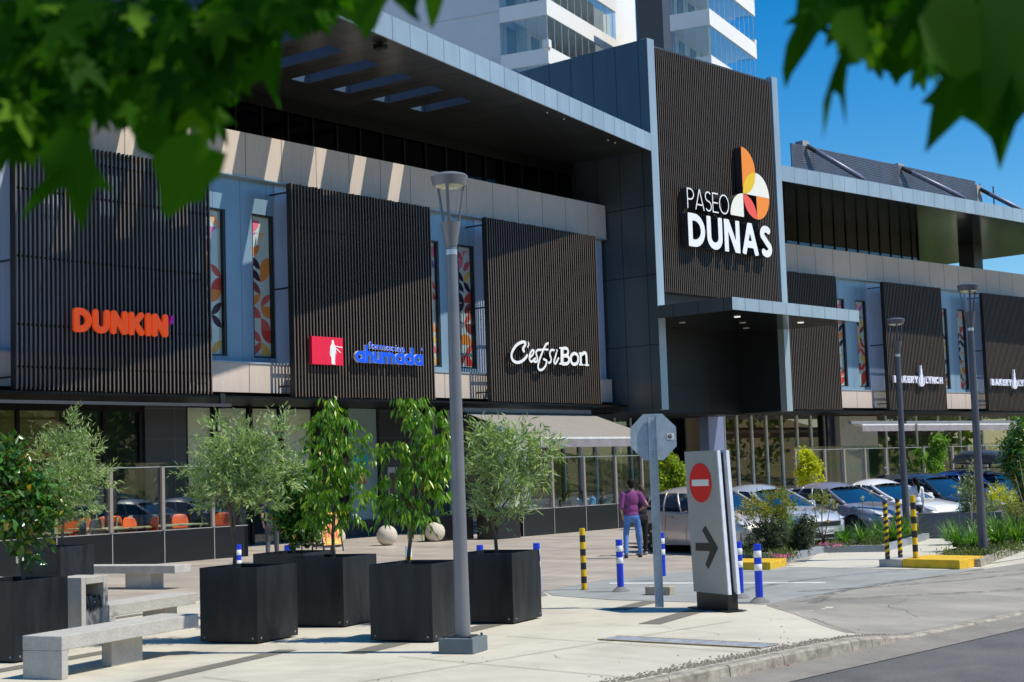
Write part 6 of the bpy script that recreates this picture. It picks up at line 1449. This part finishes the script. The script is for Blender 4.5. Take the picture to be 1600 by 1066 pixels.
vaz = 90-math.degrees(YAW)
mn = G(990, 872)
person('person from behind in a purple shirt with rolled sleeves and blue jeans', mn, 48, ht=1.74, shirt=(.20, .045, .17), pants=(.08, .20, .48), arms='one', sleeve='elbow', stance=.155)
w2_ = G(1005, 868); person('person in black top and leggings just right of the purple shirt', w2_, 75, ht=1.60, shirt=(.015, .013, .02), pants=(.012, .012, .014), female=True, hair='long', arms='table', shoes=(.35, .34, .34), haircol=(.06, .03, .015))
wp = DEP(1431, 770, 39.0); person('person with a dark ponytail in a white shirt behind the slate planter wall', (wp[0], wp[1], 0), 45, ht=1.52, shirt=(.80, .82, .90), pants=(.05, .05, .08), female=True, hair='tail', arms='down', sleeve='long')
mp_ = DEP(1383, 745, 50.0); person('person with short grey hair, only the head showing over the white car', (mp_[0], mp_[1], 0), 35, ht=1.75, shirt=(.02, .02, .03), pants=(.05, .05, .06), haircol=(.12, .11, .10))
lp_ = DEP(425, 820, 37.5); person('person in a navy shirt and grey jeans standing behind the round olive tree', (lp_[0], lp_[1], 0), 60, ht=1.72, shirt=(.025, .018, .06), pants=(.075, .075, .085), arms='one', sleeve='short')
for px, col, fa, lab in ((884, (.10, .10, .11), 10, 'person with long dark hair seated at the leftmost table under the awning'), (911, (.35, .45, .6), 60, 'person in a grey blue top seated behind the terrace glass'), (926, (.10, .45, .95), 150, 'person in a light blue shirt seated at the terrace table'), (944, (.10, .12, .18), 170, 'person with short hair in a dark top seated at the right of the terrace table')):
    q = PLN(px, 800, nL, 30.2 if px in (884, 944) else 31.0); person(lab, (q[0], q[1], 0), fa, ht=1.68, shirt=col, pants=(.04, .04, .06), legs='sit', arms='table', hair='long' if px in (884, 911) else 'short')

# ---------------------------------------------------------------- cafe furniture
b = MB(); lb(b, 12, pe, kk+.13, KS-.2, -.05, .14); o = b.build('terrace_deck', mat('terrace deck', (.25, .22, .19), rough=.6)); o['kind'] = 'structure'
def table(loc, ang, label, group, col=(.62, .53, .32), lx=1.2, ly=.75):
    l = np.array([float(a) for a in loc]); t = thing('cafe_table', label, 'table', l, group)
    b = MB(); b.box(l+ZZ*.735, (lx, ly, .035), ang=ang); b.build('table_top', mat('table top %.2f' % col[0], col, rough=.5), t, bevel=.008)
    for sx in (-1, 1):
        for sy in (-1, 1): b = MB(); p = l+dirv(ang)*sx*(lx/2-.08)+dirv(ang+90)*sy*(ly/2-.08); b.tube([p, p+ZZ*.716], .02, 6); b.build('leg', m_dark, t)
def chair_proto(label, col, group):
    t = thing('cafe_chair', label, 'chair', (0, 0, 0), group); m_ = mat('chair shell %.2f %.2f' % (col[0], col[1]), col, rough=.4, var=.04)
    b = MB(); vs = []; N_ = 8
    for i in range(N_+1):
        for j in range(N_+1):
            x = -.21+.42*i/N_; y = -.20+.40*j/N_; vs.append((x, y, .45+.03*(abs(x)/.21)**2-.012*math.cos(y*6)))
    f = [(i*(N_+1)+j, (i+1)*(N_+1)+j, (i+1)*(N_+1)+j+1, i*(N_+1)+j+1) for i in range(N_) for j in range(N_)]
    b.add(vs, f); o = b.build('seat', m_, t, smooth=True); md = o.modifiers.new('s', 'SOLIDIFY'); md.thickness = .012
    b = MB(); vs = []
    for i in range(N_+1):
        for j in range(N_+1):
            a = -1+2*i/N_; v = j/N_; wv = .215*(1-.25*max(0, v-.6)**2*6); vs.append((a*wv, -.20-.07*v+.06*a*a*(.4+.6*v), .50+.34*v-.03*(abs(a)**4)*v))
    b.add(vs, f); o = b.build('backrest', m_, t, smooth=True); md = o.modifiers.new('s', 'SOLIDIFY'); md.thickness = .012
    for sx in (-1, 1):
        for sy in (-1, 1): b = MB(); b.tube([(sx*.16, sy*.15, .44), (sx*.20, sy*.20, 0)], .011, 6); b.build('leg', m_dark, t)
        b = MB(); b.tube([(sx*.17, -.17, .45), (sx*.18, -.21, .53)], .012, 6); b.build('back_support', m_dark, t)
    return t
GO = 'chairs on the left terrace'
kf = kk+1.0
RZT = .22
CH = [(64, .9, 200, 0), (88, .8, -20, 0), (103, 3.6, 0, 0), (124, 3.4, 10, 0), (155, 3.9, 5, 0), (172, 3.8, 0, 0), (212, 1.1, 190, 0), (229, .8, 80, 0), (287, 1.6, 170, 0), (343, 1.0, 120, 0), (140, 1.6, 100, 1), (168, 2.6, 60, 1), (190, 3.4, 40, 1), (116, 1.0, 80, 1)]
desc = ['orange chair nearest the left edge behind the terrace fence', 'orange chair with its back to the fence right of the glossy tree', 'dull orange chair standing deeper in the left terrace', 'orange chair behind the cream topped bollard light', 'orange chair left of the black sign pole', 'orange chair just right of the black sign pole',
        'orange chair at the left end of the long table', 'orange chair pushed against the long pale table', 'orange chair at the far side of the long pale table', 'orange chair half hidden by the round olive tree', 'grey chair behind the cream topped bollard light', 'grey chair left of the black sign pole', 'pale grey chair standing deeper beside the dark pier', 'grey chair nearest the terrace fence at the left']
protos = {}
for i, (px, dk, a, kind) in enumerate(CH):
    q = PLN(px, 830, nL, kk+dk); 
    if kind not in protos: protos[kind] = o = chair_proto(desc[i], [(.95, .15, .008), (.30, .31, .28)][kind], GO); o.location = Vector((q[0], q[1], RZT)); o.rotation_euler = (0, 0, rad(a)); o.scale = (1.12,)*3
    else: dup(protos[kind], (q[0], q[1], RZT), rad(a), desc[i], GO)
GT = 'tables on the left terrace'
for px, dk, lab, lx in ((72, .75, 'pale table behind the fence near the left edge', 1.0), (148, 2.4, 'pale grey table in the middle of the left terrace', 1.4), (185, 1.2, 'beige table behind the fence beside the black sign pole', 1.3), (262, 1.2, 'long pale wooden table in the sun on the left terrace', 2.2)):
    q = PLN(px, 830, nL, kk+dk); table((q[0], q[1], .16), 4 if px != 262 else 8, lab, GT, lx=lx)
for px, lab in ((845, 'dark cafe table at the left of the awning terrace'), (900, 'dark cafe table between the seated people'), (955, 'dark cafe table left of the person in purple')):
    q = PLN(px, 800, nL, 30.4); table((q[0], q[1], 0), 4, lab, 'tables under the awning', col=(.10, .08, .06), lx=.9)
cp2 = chair_proto('black cafe chair at the left table under the awning', (.02, .02, .025), 'chairs under the awning'); q = PLN(830, 800, nL, 31.2); cp2.location = Vector((q[0], q[1], 0)); cp2.rotation_euler = (0, 0, rad(170))
for px, a, lab in ((862, 190, 'black cafe chair left of the seated person with long hair'), (966, 150, 'black cafe chair right of the seated group'), (980, 200, 'black cafe chair nearest the standing couple')):
    q = PLN(px, 800, nL, 31.2); dup(cp2, (q[0], q[1], 0), rad(a), lab, 'chairs under the awning')

# ---------------------------------------------------------------- planting
m_blade = leafmat('strap leaf', (.05, .14, .02), (.13, .27, .04), (.26, .36, .08), trans=.35, rough=.35, spec=.6)
def strap_clump(c, n, ln, seed, label, group, flowers=0, z=.09):
    rg = random.Random(seed); t = thing('agapanthus_plant', label, 'plant', (c[0], c[1], z), group); b = MB()
    for i in range(n):
        a = rg.uniform(0, 6.283); el = rg.uniform(.35, 1.35); L = ln*rg.uniform(.6, 1.1); w_ = rg.uniform(.018, .032); p0 = np.array([c[0]+rg.uniform(-.1, .1), c[1]+rg.uniform(-.1, .1), z]); d = np.array([math.cos(a), math.sin(a), 0]); s_ = np.array([-d[1], d[0], 0]); prev = None; K = 6; vs = []
        for k in range(K+1):
            s = k/K; r_ = L*s*math.cos(el)*(1+.25*s); zz_ = L*(s*math.sin(el)-.55*s*s*(1.5-el)*.6); ww = w_*(1-s**3)*.5+.001; q = p0+d*r_+ZZ*zz_; vs += [q-s_*ww+ZZ*ww*.5, q+s_*ww+ZZ*ww*.5]
        b.add(vs, [(2*k, 2*k+1, 2*k+3, 2*k+2) for k in range(K)])
    b.build('leaves', m_blade, t)
    if flowers:
        b = MB(); f = MB()
        for i in range(flowers):
            a = rg.uniform(0, 6.283); h_ = rg.uniform(.7, 1.15); p0 = np.array([c[0], c[1], z]); p1 = p0+np.array([math.cos(a)*.12, math.sin(a)*.12, h_]); b.tube([p0, p1], .007, 5)
            for k in range(26):
                d = np.array([rg.gauss(0, 1), rg.gauss(0, 1), rg.gauss(0, .8)]); d /= np.linalg.norm(d); q = p1+d*.05; e = np.cross(d, ZZ); e /= np.linalg.norm(e)+1e-6; f.add([p1, q+e*.008, q+d*.03, q-e*.008], [(0, 1, 2, 3)])
        b.build('flower_stem', mat('green stem', (.10, .2, .05)), t); f.build('flower_head', leafmat('pale flower', (.55, .58, .42), (.7, .72, .6)), t)
GA = 'strap leaved plants in the beds'
for i, (px, py, n, ln, fl, lab) in enumerate(((1320, 858, 110, .55, 1, 'strap leaved plant in front of the number plate'), (1348, 855, 110, .60, 2, 'strap leaved plant with pale flowers left of the spiral posts'), (1372, 850, 90, .60, 1, 'small strap leaved plant just behind the left spiral post'),
        (1398, 852, 120, .85, 0, 'tall strap leaved plant right behind the spiral posts'), (1420, 846, 90, .8, 0, 'strap leaved plant beside the distant lamp post foot'),
        (1500, 862, 130, .70, 1, 'strap leaved plant left of the right hand lamp post'), (1522, 864, 120, .6, 0, 'strap leaved plant directly at the right hand lamp post'), (1560, 858, 140, .80, 1, 'large strap leaved plant right of the right hand lamp post'), (1590, 856, 140, .85, 1, 'large strap leaved plant at the right edge of the photo'), (1545, 846, 110, .8, 0, 'strap leaved plant behind the right hand lamp post'), (1486, 852, 80, .6, 0, 'strap leaved plant at the foot of the slate wall'))):
    strap_clump(G(px, py), n, ln, 50+i, lab, GA, fl)
def shrub(label, name, px_blobs, D, m_, mode, ln, wd, ntw, per, tl, seed, base, cat='shrub', stems=5):
    c = np.array([base[0], base[1], 0.]); t = thing(name, label, cat, (c[0], c[1], .09)); rg = random.Random(seed); bl_ = []
    for (x, y, rx, ry) in px_blobs: p = DEP(x, y, D+rg.uniform(-.2, .2)); r_ = D/FPX; bl_.append((p, (rx*r_, rx*r_*.8, ry*r_)))
    b = MB()
    for p, r_ in bl_: b.tube([c+ZZ*.08+np.array([rg.uniform(-.05, .05), rg.uniform(-.05, .05), 0]), (c+p)/2+np.array([rg.uniform(-.05, .05), 0, 0]), p], [.018, .012, .005], 5)
    b.build('stems', m_bark, t, smooth=True); P_, D_ = crown(bl_, ntw, per, tl, seed, mode, inner=.3); rg2 = np.random.default_rng(seed)
    leafmesh('foliage', P_, D_, ln*(.6+.7*rg2.random(len(P_))), wd*(.7+.6*rg2.random(len(P_))), m_, t, seed=seed); return t
m_red = leafmat('red tipped leaf', (.10, .16, .03), (.34, .34, .06), (.60, .12, .08), trans=.35); m_grey = leafmat('grey green shrub leaf', (.035, .055, .03), (.12, .15, .085), trans=.2); m_ylw = leafmat('yellow leaf', (.38, .40, .02), (.62, .58, .04), trans=.5)
m_lime = leafmat('fresh green leaf', (.10, .22, .03), (.22, .38, .06), trans=.4)
bD = float((G(1200, 868)-CAM)@FF)
shrub('red tipped feathery shrub right beside the totem sign', 'red_tipped_shrub', [(1182, 793, 20, 11), (1215, 785, 20, 12), (1163, 808, 15, 9), (1205, 808, 24, 12), (1235, 795, 12, 10)], bD-1.0, m_red, 'up', .12, .022, 200, 9, .20, 21, G(1205, 866))
shrub('dense grey green bush below the red tipped shrub', 'grey_bush', [(1195, 835, 26, 24), (1215, 830, 20, 24), (1180, 850, 20, 14)], bD-1.1, m_grey, 'side', .05, .022, 900, 8, .14, 22, G(1200, 868))
shrub('bright green fern like bush between the two dark bushes', 'green_bush', [(1228, 835, 15, 26), (1220, 815, 12, 18)], bD-.9, m_lime, 'up', .09, .016, 260, 8, .22, 23, G(1228, 866))
shrub('round dark grey green bush in front of the silver sedan', 'grey_bush', [(1255, 835, 19, 24), (1245, 850, 16, 14), (1262, 818, 12, 16)], bD-.9, m_grey, 'side', .06, .024, 640, 8, .16, 24, G(1252, 864))
shrub('thin stemmed sapling with orange tipped leaves in front of the silver sedan', 'orange_tipped_sapling', [(1285, 778, 15, 10), (1270, 782, 11, 8), (1298, 787, 10, 9), (1283, 797, 13, 6)], bD-.6, m_red, 'up', .05, .014, 120, 8, .13, 25, G(1287, 862))
rD = float((G(1520, 850)-CAM)@FF)
shrub('tall grey green shrub rising left of the right hand lamp post', 'tall_shrub', [(1520, 745, 8, 22), (1515, 775, 18, 26), (1525, 800, 26, 24), (1545, 810, 22, 20), (1512, 815, 18, 18)], rD+3.0, leafmat('silvery leaf', (.10, .14, .07), (.30, .34, .20), trans=.3), 'up', .12, .035, 300, 8, .2, 26, G(1520, 846))
shrub('yellow flowered spiky plant right of the lamp post', 'yellow_shrub', [(1562, 775, 14, 12), (1575, 790, 14, 14), (1550, 785, 8, 10)], rD+3.5, m_ylw, 'up', .12, .015, 170, 8, .22, 27, G(1562, 842))
shrub('dark green leafy bush at the right edge above the flowers', 'edge_bush', [(1590, 700, 26, 26), (1600, 740, 30, 30), (1580, 720, 18, 22), (1600, 670, 20, 16), (1610, 780, 26, 30)], rD+4.5, m_gloss, 'side', .10, .05, 900, 7, .22, 28, G(1615, 842))
shrub('olive green flower bed bush at the right edge', 'edge_bush', [(1585, 800, 22, 22), (1600, 820, 24, 22), (1560, 825, 18, 14)], rD+2.0, leafmat('olive bush leaf', (.09, .12, .03), (.25, .27, .08), trans=.3), 'side', .05, .022, 620, 8, .16, 29, G(1590, 850))
# small trees on the terraces, behind the glass
def pot_tree(label, px_blobs, D, m_, ln, wd, ntw, seed, basepx, z0=0):
    q = DEP(basepx, 800, D); base = np.array([q[0], q[1], 0]); c = base
    t = tree(label, 'tree', c, basepx, px_blobs, m_, 'side', ln, wd, ntw, 7, .2, seed, None, rad0=.03, z0=z0, D=D); return t
pot_tree('bright yellow leaved small tree behind the silver sedan', [(1258, 712, 12, 12), (1268, 725, 12, 12), (1255, 735, 12, 10), (1275, 732, 9, 8), (1257, 752, 7, 8), (1280, 755, 6, 5)], 47, m_ylw, .12, .05, 330, 41, 1266)
pot_tree('fresh green small tree behind the terrace glass left of the second lamp post', [(1465, 705, 12, 18), (1460, 725, 14, 16), (1470, 690, 8, 12)], 56, m_lime, .14, .07, 420, 42, 1467)
pot_tree('fresh green small tree reflected behind the terrace glass, left of the other one', [(1437, 715, 12, 14), (1432, 728, 10, 10)], 58, m_lime, .14, .07, 260, 43, 1438)
pot_tree('yellow green leafy tree between the stop sign and the totem sign', [(1045, 722, 16, 14), (1058, 740, 16, 18), (1050, 762, 20, 14), (1035, 745, 14, 22), (1070, 755, 14, 18)], 50, leafmat('yellow green leaf', (.16, .26, .02), (.42, .48, .05), trans=.45), .16, .07, 520, 44, 1052)
pot_tree('spiky potted plant in the dark cafe entrance left of the lamp post', [(703, 810, 12, 14), (700, 830, 10, 12)], 50, m_lime, .22, .03, 70, 45, 704)
# pink ground cover
rg = np.random.default_rng(9); P = []
for (px, py, rx, ry, n) in ((1222, 871, 22, 5, 900), (1305, 854, 22, 4, 700), (1365, 852, 18, 4, 500), (1180, 866, 20, 5, 400), (1520, 868, 50, 5, 900), (1580, 860, 30, 5, 500)):
    for k in range(n): P.append(G(px+rg.normal()*rx*.5, py+rg.normal()*ry*.5, .10)+np.array([0, 0, abs(rg.normal())*.06]))
P = np.array(P); dd = rg.normal(size=P.shape)*.6+ZZ
o = leafmesh('ground_cover', P, dd, .07, .022, leafmat('ground cover leaf', (.05, .08, .02), (.16, .2, .06)), seed=3); tag(o, 'low olive green ground cover in the planting beds', 'ground cover', kind='stuff')
P = []
for (px, py, rx, ry, n) in ((1222, 868, 14, 3, 170), (1288, 850, 8, 2.5, 80), (1305, 850, 9, 3, 140)):
    for k in range(n): P.append(G(px+rg.normal()*rx*.6, py+rg.normal()*ry*.6, .18))
P = np.array(P); o = leafmesh('pink_flowers', P, rg.normal(size=P.shape)+ZZ*.8, .035, .035, leafmat('pink petal', (.55, .08, .38), (.75, .25, .6)), seed=4); tag(o, 'scattered magenta flowers at the front of the flower bed', 'flowers', kind='stuff')

# ---------------------------------------------------------------- hillside and trees across the road, mirrored in the glass
b = MB(); NX, NY = 40, 14; vs = []; rgp = random.Random(4)
for j in range(NY+1):
    for i in range(NX+1):
        x = -160+i*8.5; y = -16-j*6.0; s = j/NY; vs.append((x, y, -.3+22*s**1.3+rgp.uniform(-.6, .6)*s))
b.add(vs, [(j*(NX+1)+i, (j+1)*(NX+1)+i, (j+1)*(NX+1)+i+1, j*(NX+1)+i+1) for j in range(NY) for i in range(NX)]); o = b.build('hill', mat('dry hillside', (.30, .19, .09), rough=.95, scale=.12, col2=(.16, .19, .05)), smooth=True); o['kind'] = 'structure'
P = []; 
for k in range(60):
    cx_, cy_ = rgp.uniform(-120, 170), rgp.uniform(-80, -22); s = min(1, max(0, (-16-cy_)/84)); z_ = -.3+22*s**1.3; r_ = rgp.uniform(2, 4.5)
    q = rg.normal(size=(420, 3)); q /= np.linalg.norm(q, axis=1)[:, None]; P.append(np.array([cx_, cy_, z_+r_*1.2])+q*r_*(.6+.4*rg.random((420, 1)))*np.array([1, 1, 1.2]))
for k in range(46):
    cx_, cy_ = rgp.uniform(98, 210), rgp.uniform(5, 100); r_ = rgp.uniform(2.5, 4.0); q = rg.normal(size=(420, 3)); q /= np.linalg.norm(q, axis=1)[:, None]
    P.append(np.array([cx_, cy_, r_*1.2])+q*r_*(.6+.4*rg.random((420, 1)))*np.array([1, 1, 1.3]))
P = np.concatenate(P); o = leafmesh('wood', P, rg.normal(size=P.shape), .8, .6, leafmat('far foliage', (.03, .08, .012), (.12, .2, .03)), seed=5); tag(o, 'scattered trees on the hillside and beyond the right end of the building', 'wood', kind='stuff')

# ---------------------------------------------------------------- maple tree overhead: its lowest sprays hang into view
m_maple = leafmat('maple leaf', (.017, .078, .003), (.045, .15, .005), (.13, .27, .01), rough=.6, trans=.5, spec=.08)
mp = thing('maple_tree', 'large maple whose dark green lobed leaves hang in from both upper corners', 'tree', (-.5, -2.6, 0))
def star(L=(.55, .85, 1.0, .85, .55), A=(-115, -55, 0, 55, 115), valley=.36):
    pts = [(0, -.12)]; order = []
    for k in range(5):
        a = rad(A[k]); l = L[k]; tip = (math.sin(a)*l, math.cos(a)*l)
        for s in (-1, 1): pass
        sh = lambda s, f, w_: (math.sin(a)*l*f+math.cos(a)*s*w_*l, math.cos(a)*l*f-math.sin(a)*s*w_*l)
        order += [sh(-1, .58, .17), sh(-1, .80, .085), tip, sh(1, .80, .085), sh(1, .58, .17)]
        if k < 4: am = rad((A[k]+A[k+1])/2); order.append((math.sin(am)*valley, math.cos(am)*valley))
    return [(0.0, -.06)]+order
def add_leaf(b, c, ax, up, size, curl, shape):
    """c centre (petiole end), ax direction of the main lobe, up normal"""
    ax = ax/np.linalg.norm(ax); up = up-ax*(up@ax); up /= np.linalg.norm(up); sd = np.cross(ax, up); vs = [c]
    for x, y in shape: r2 = x*x+y*y; vs.append(c+(sd*x+ax*y)*size+up*size*(-curl*r2+.10*abs(x)))
    n = len(shape); b.add(vs, [(0, 1+i, 1+(i+1) % n) for i in range(n)])
rgm = random.Random(12)
def traced(b, pts, D, cen, bend=.02):
    cc_ = DEP(*cen, D); vs = [cc_-ZZ*.0+FF*.01]
    xs_ = [p[0] for p in pts]; x0_ = sum(xs_)/len(xs_)
    for i, (x, y) in enumerate(pts): r_ = math.hypot(x-cen[0], y-cen[1])/120; vs.append(DEP(x, y, D+bend*r_*r_+.01*math.sin(i*1.3)))
    n = len(pts); b.add(vs, [(0, 1+i, 1+(i+1) % n) for i in range(n)])
bL = MB(); bR = MB()
# leaves with recognisable outlines
traced(bL, [(58, 240), (95, 200), (140, 215), (152, 262), (178, 300), (150, 293), (140, 320), (132, 362), (112, 330), (100, 292), (62, 318), (32, 345), (50, 300), (72, 278)], 2.45, (108, 255), .03)
traced(bL, [(236, 250), (262, 215), (310, 205), (325, 230), (355, 240), (345, 275), (325, 290), (318, 315), (295, 318), (262, 342), (252, 330), (248, 290)], 2.5, (290, 262), .03)
traced(bL, [(180, 130), (230, 110), (260, 150), (268, 200), (250, 250), (215, 235), (205, 200), (190, 180)], 2.6, (225, 175))
traced(bL, [(395, -10), (470, -10), (480, 10), (476, 60), (462, 45), (455, 30), (440, 62), (440, 110), (432, 150), (438, 172), (424, 150), (410, 125), (380, 140), (372, 100), (382, 40)], 2.7, (425, 40))
traced(bL, [(520, -20), (620, -20), (600, 10), (588, 42), (571, 64), (558, 40), (552, 10), (545, -5)], 2.6, (575, 0))
traced(bL, [(600, -20), (660, -20), (650, 15), (658, 36), (640, 25), (615, 2)], 2.65, (632, -5))
traced(bL, [(668, -20), (694, -20), (692, 5), (684, 28), (674, 48), (668, 25), (663, 0)], 2.7, (680, 0))
traced(bR, [(1246, -20), (1300, -20), (1320, 20), (1290, 36), (1286, 40), (1262, 80), (1238, 115), (1227, 140), (1222, 110), (1228, 70), (1242, 40)], 2.5, (1268, 10))
traced(bR, [(1288, 20), (1345, 10), (1355, 60), (1345, 100), (1325, 103), (1320, 150), (1322, 198), (1312, 150), (1302, 142), (1290, 180), (1286, 218), (1286, 160), (1298, 120), (1312, 88)], 2.3, (1322, 60))
traced(bR, [(1340, -25), (1460, -25), (1440, 84), (1420, 106), (1400, 136), (1390, 115), (1368, 104), (1345, 92)], 2.6, (1395, 60))
traced(bR, [(1420, -25), (1520, -25), (1540, 110), (1560, 165), (1545, 215), (1524, 195), (1503, 184), (1470, 215), (1445, 240), (1452, 190), (1456, 165), (1438, 161), (1458, 140), (1472, 118), (1450, 92)], 2.35, (1495, 120), .03)
traced(bR, [(1530, -25), (1640, -25), (1640, 150), (1600, 180), (1588, 195), (1572, 240), (1562, 268), (1552, 230), (1545, 212), (1535, 150)], 2.3, (1585, 110), .03)
# the mass of overlapping leaves behind them
def mass(b, cells, D0, D1, s0, s1, n_per, seed):
    r = random.Random(seed); sh = star()
    for (x, y, rx, ry) in cells:
        for _ in range(n_per):
            px, py = x+r.uniform(-rx, rx), y+r.uniform(-ry, ry); D = r.uniform(D0, D1); c = DEP(px, py, D)
            a = rad(r.gauss(-90, 50)); ax = RR*math.cos(a)+UU*math.sin(a)+FF*r.uniform(-.5, .5); up = -FF*r.uniform(.4, 1)+ZZ*r.uniform(-.2, 1.0)+RR*r.uniform(-.6, .6)
            shp = star(L=tuple(q*r.uniform(.85, 1.1) for q in (.5, .85, 1.0, .85, .5)))
            add_leaf(b, c, ax, up, r.uniform(s0, s1), r.uniform(.05, .3), shp)
mass(bL, [(30, 60, 60, 60), (100, 60, 60, 60), (170, 60, 60, 60), (240, 50, 50, 55), (20, 140, 40, 40), (85, 110, 40, 40), (230, 100, 50, 35), (300, 70, 50, 50), (340, 60, 40, 40), (200, 20, 200, 20), (20, 190, 25, 25), (300, 150, 40, 30), (390, 20, 40, 20), (60, 30, 60, 30), (430, 0, 50, 18), (120, 160, 60, 25), (30, 200, 30, 25), (500, -10, 40, 12)], 2.5, 3.3, .055, .080, 26, 1)
mass(bL, [(60, 180, 40, 20), (150, 130, 40, 30), (195, 170, 25, 25), (270, 180, 40, 25), (330, 130, 20, 25), (425, 20, 40, 20), (350, 100, 30, 30)], 2.5, 2.9, .045, .065, 6, 2)
mass(bR, [(1330, 10, 60, 25), (1420, 10, 60, 30), (1500, 20, 60, 40), (1580, 30, 40, 50), (1480, 60, 60, 30), (1590, 90, 30, 40), (1400, 40, 60, 25), (1560, 60, 50, 50)], 2.4, 3.2, .055, .080, 22, 3)
sunv = np.array([sv.x, sv.y, sv.z])
def canopy(b, seed, n, cen, ext):       # unseen crown leaves, added out of frame to shade the sprays
    r = random.Random(seed)
    for _ in range(n):
        c = cen+np.array([r.uniform(-1, 1)*ext[0], r.uniform(-1, 1)*ext[1], r.uniform(-1, 1)*ext[2]]); a = r.uniform(0, 6.28)
        add_leaf(b, c, np.array([math.cos(a), math.sin(a), r.uniform(-.6, .1)]), ZZ+np.array([r.uniform(-.5, .5), r.uniform(-.5, .5), 0]), r.uniform(.08, .12), .2, star())
for cpx, bb, sd_ in (((200, 60), bL, 21), ((1450, 60), bR, 22)):
    c0 = DEP(*cpx, 2.7)
    canopy(bb, sd_, 250, c0+sunv*1.7, np.array([1.15, .9, .35]))
canopy(bL, 31, 900, np.array([-.2, -1.6, 6.2]), np.array([3.0, 2.4, 1.2]))
bL.build('foliage_spray', m_maple, mp, smooth=True); bR.build('foliage_spray', m_maple, mp, smooth=True)
b = MB(); b.tube([(-.5, -2.6, 0), (-.45, -2.5, 1.5), (-.3, -2.2, 3.0), (-.2, -1.9, 5.0), (-.1, -1.6, 7.0)], [.2, .16, .14, .09, .03], 12)
b.build('trunk', m_bark, mp, smooth=True)
b = MB()
for tgt in ((200, -60), (420, -70), (60, -80), (1450, -80), (1560, -60), (640, -90)):
    e = DEP(*tgt, 2.8); b.tube([(-.3, -2.1, 3.2), (np.array([-.3, -2.1, 3.2])+e)/2+ZZ*.8, e+ZZ*.12], [.05, .03, .012], 6)
for (p0, p1) in (((1560, 20), (1605, 45)), ((380, -20), (345, 60)), ((100, -20), (140, 110)), ((250, -20), (230, 120)), ((1330, -20), (1335, 50))): b.tube([DEP(*p0, 2.75), DEP(*p1, 2.72)], [.006, .003], 5)
b.build('limbs', m_bark, mp, smooth=True)
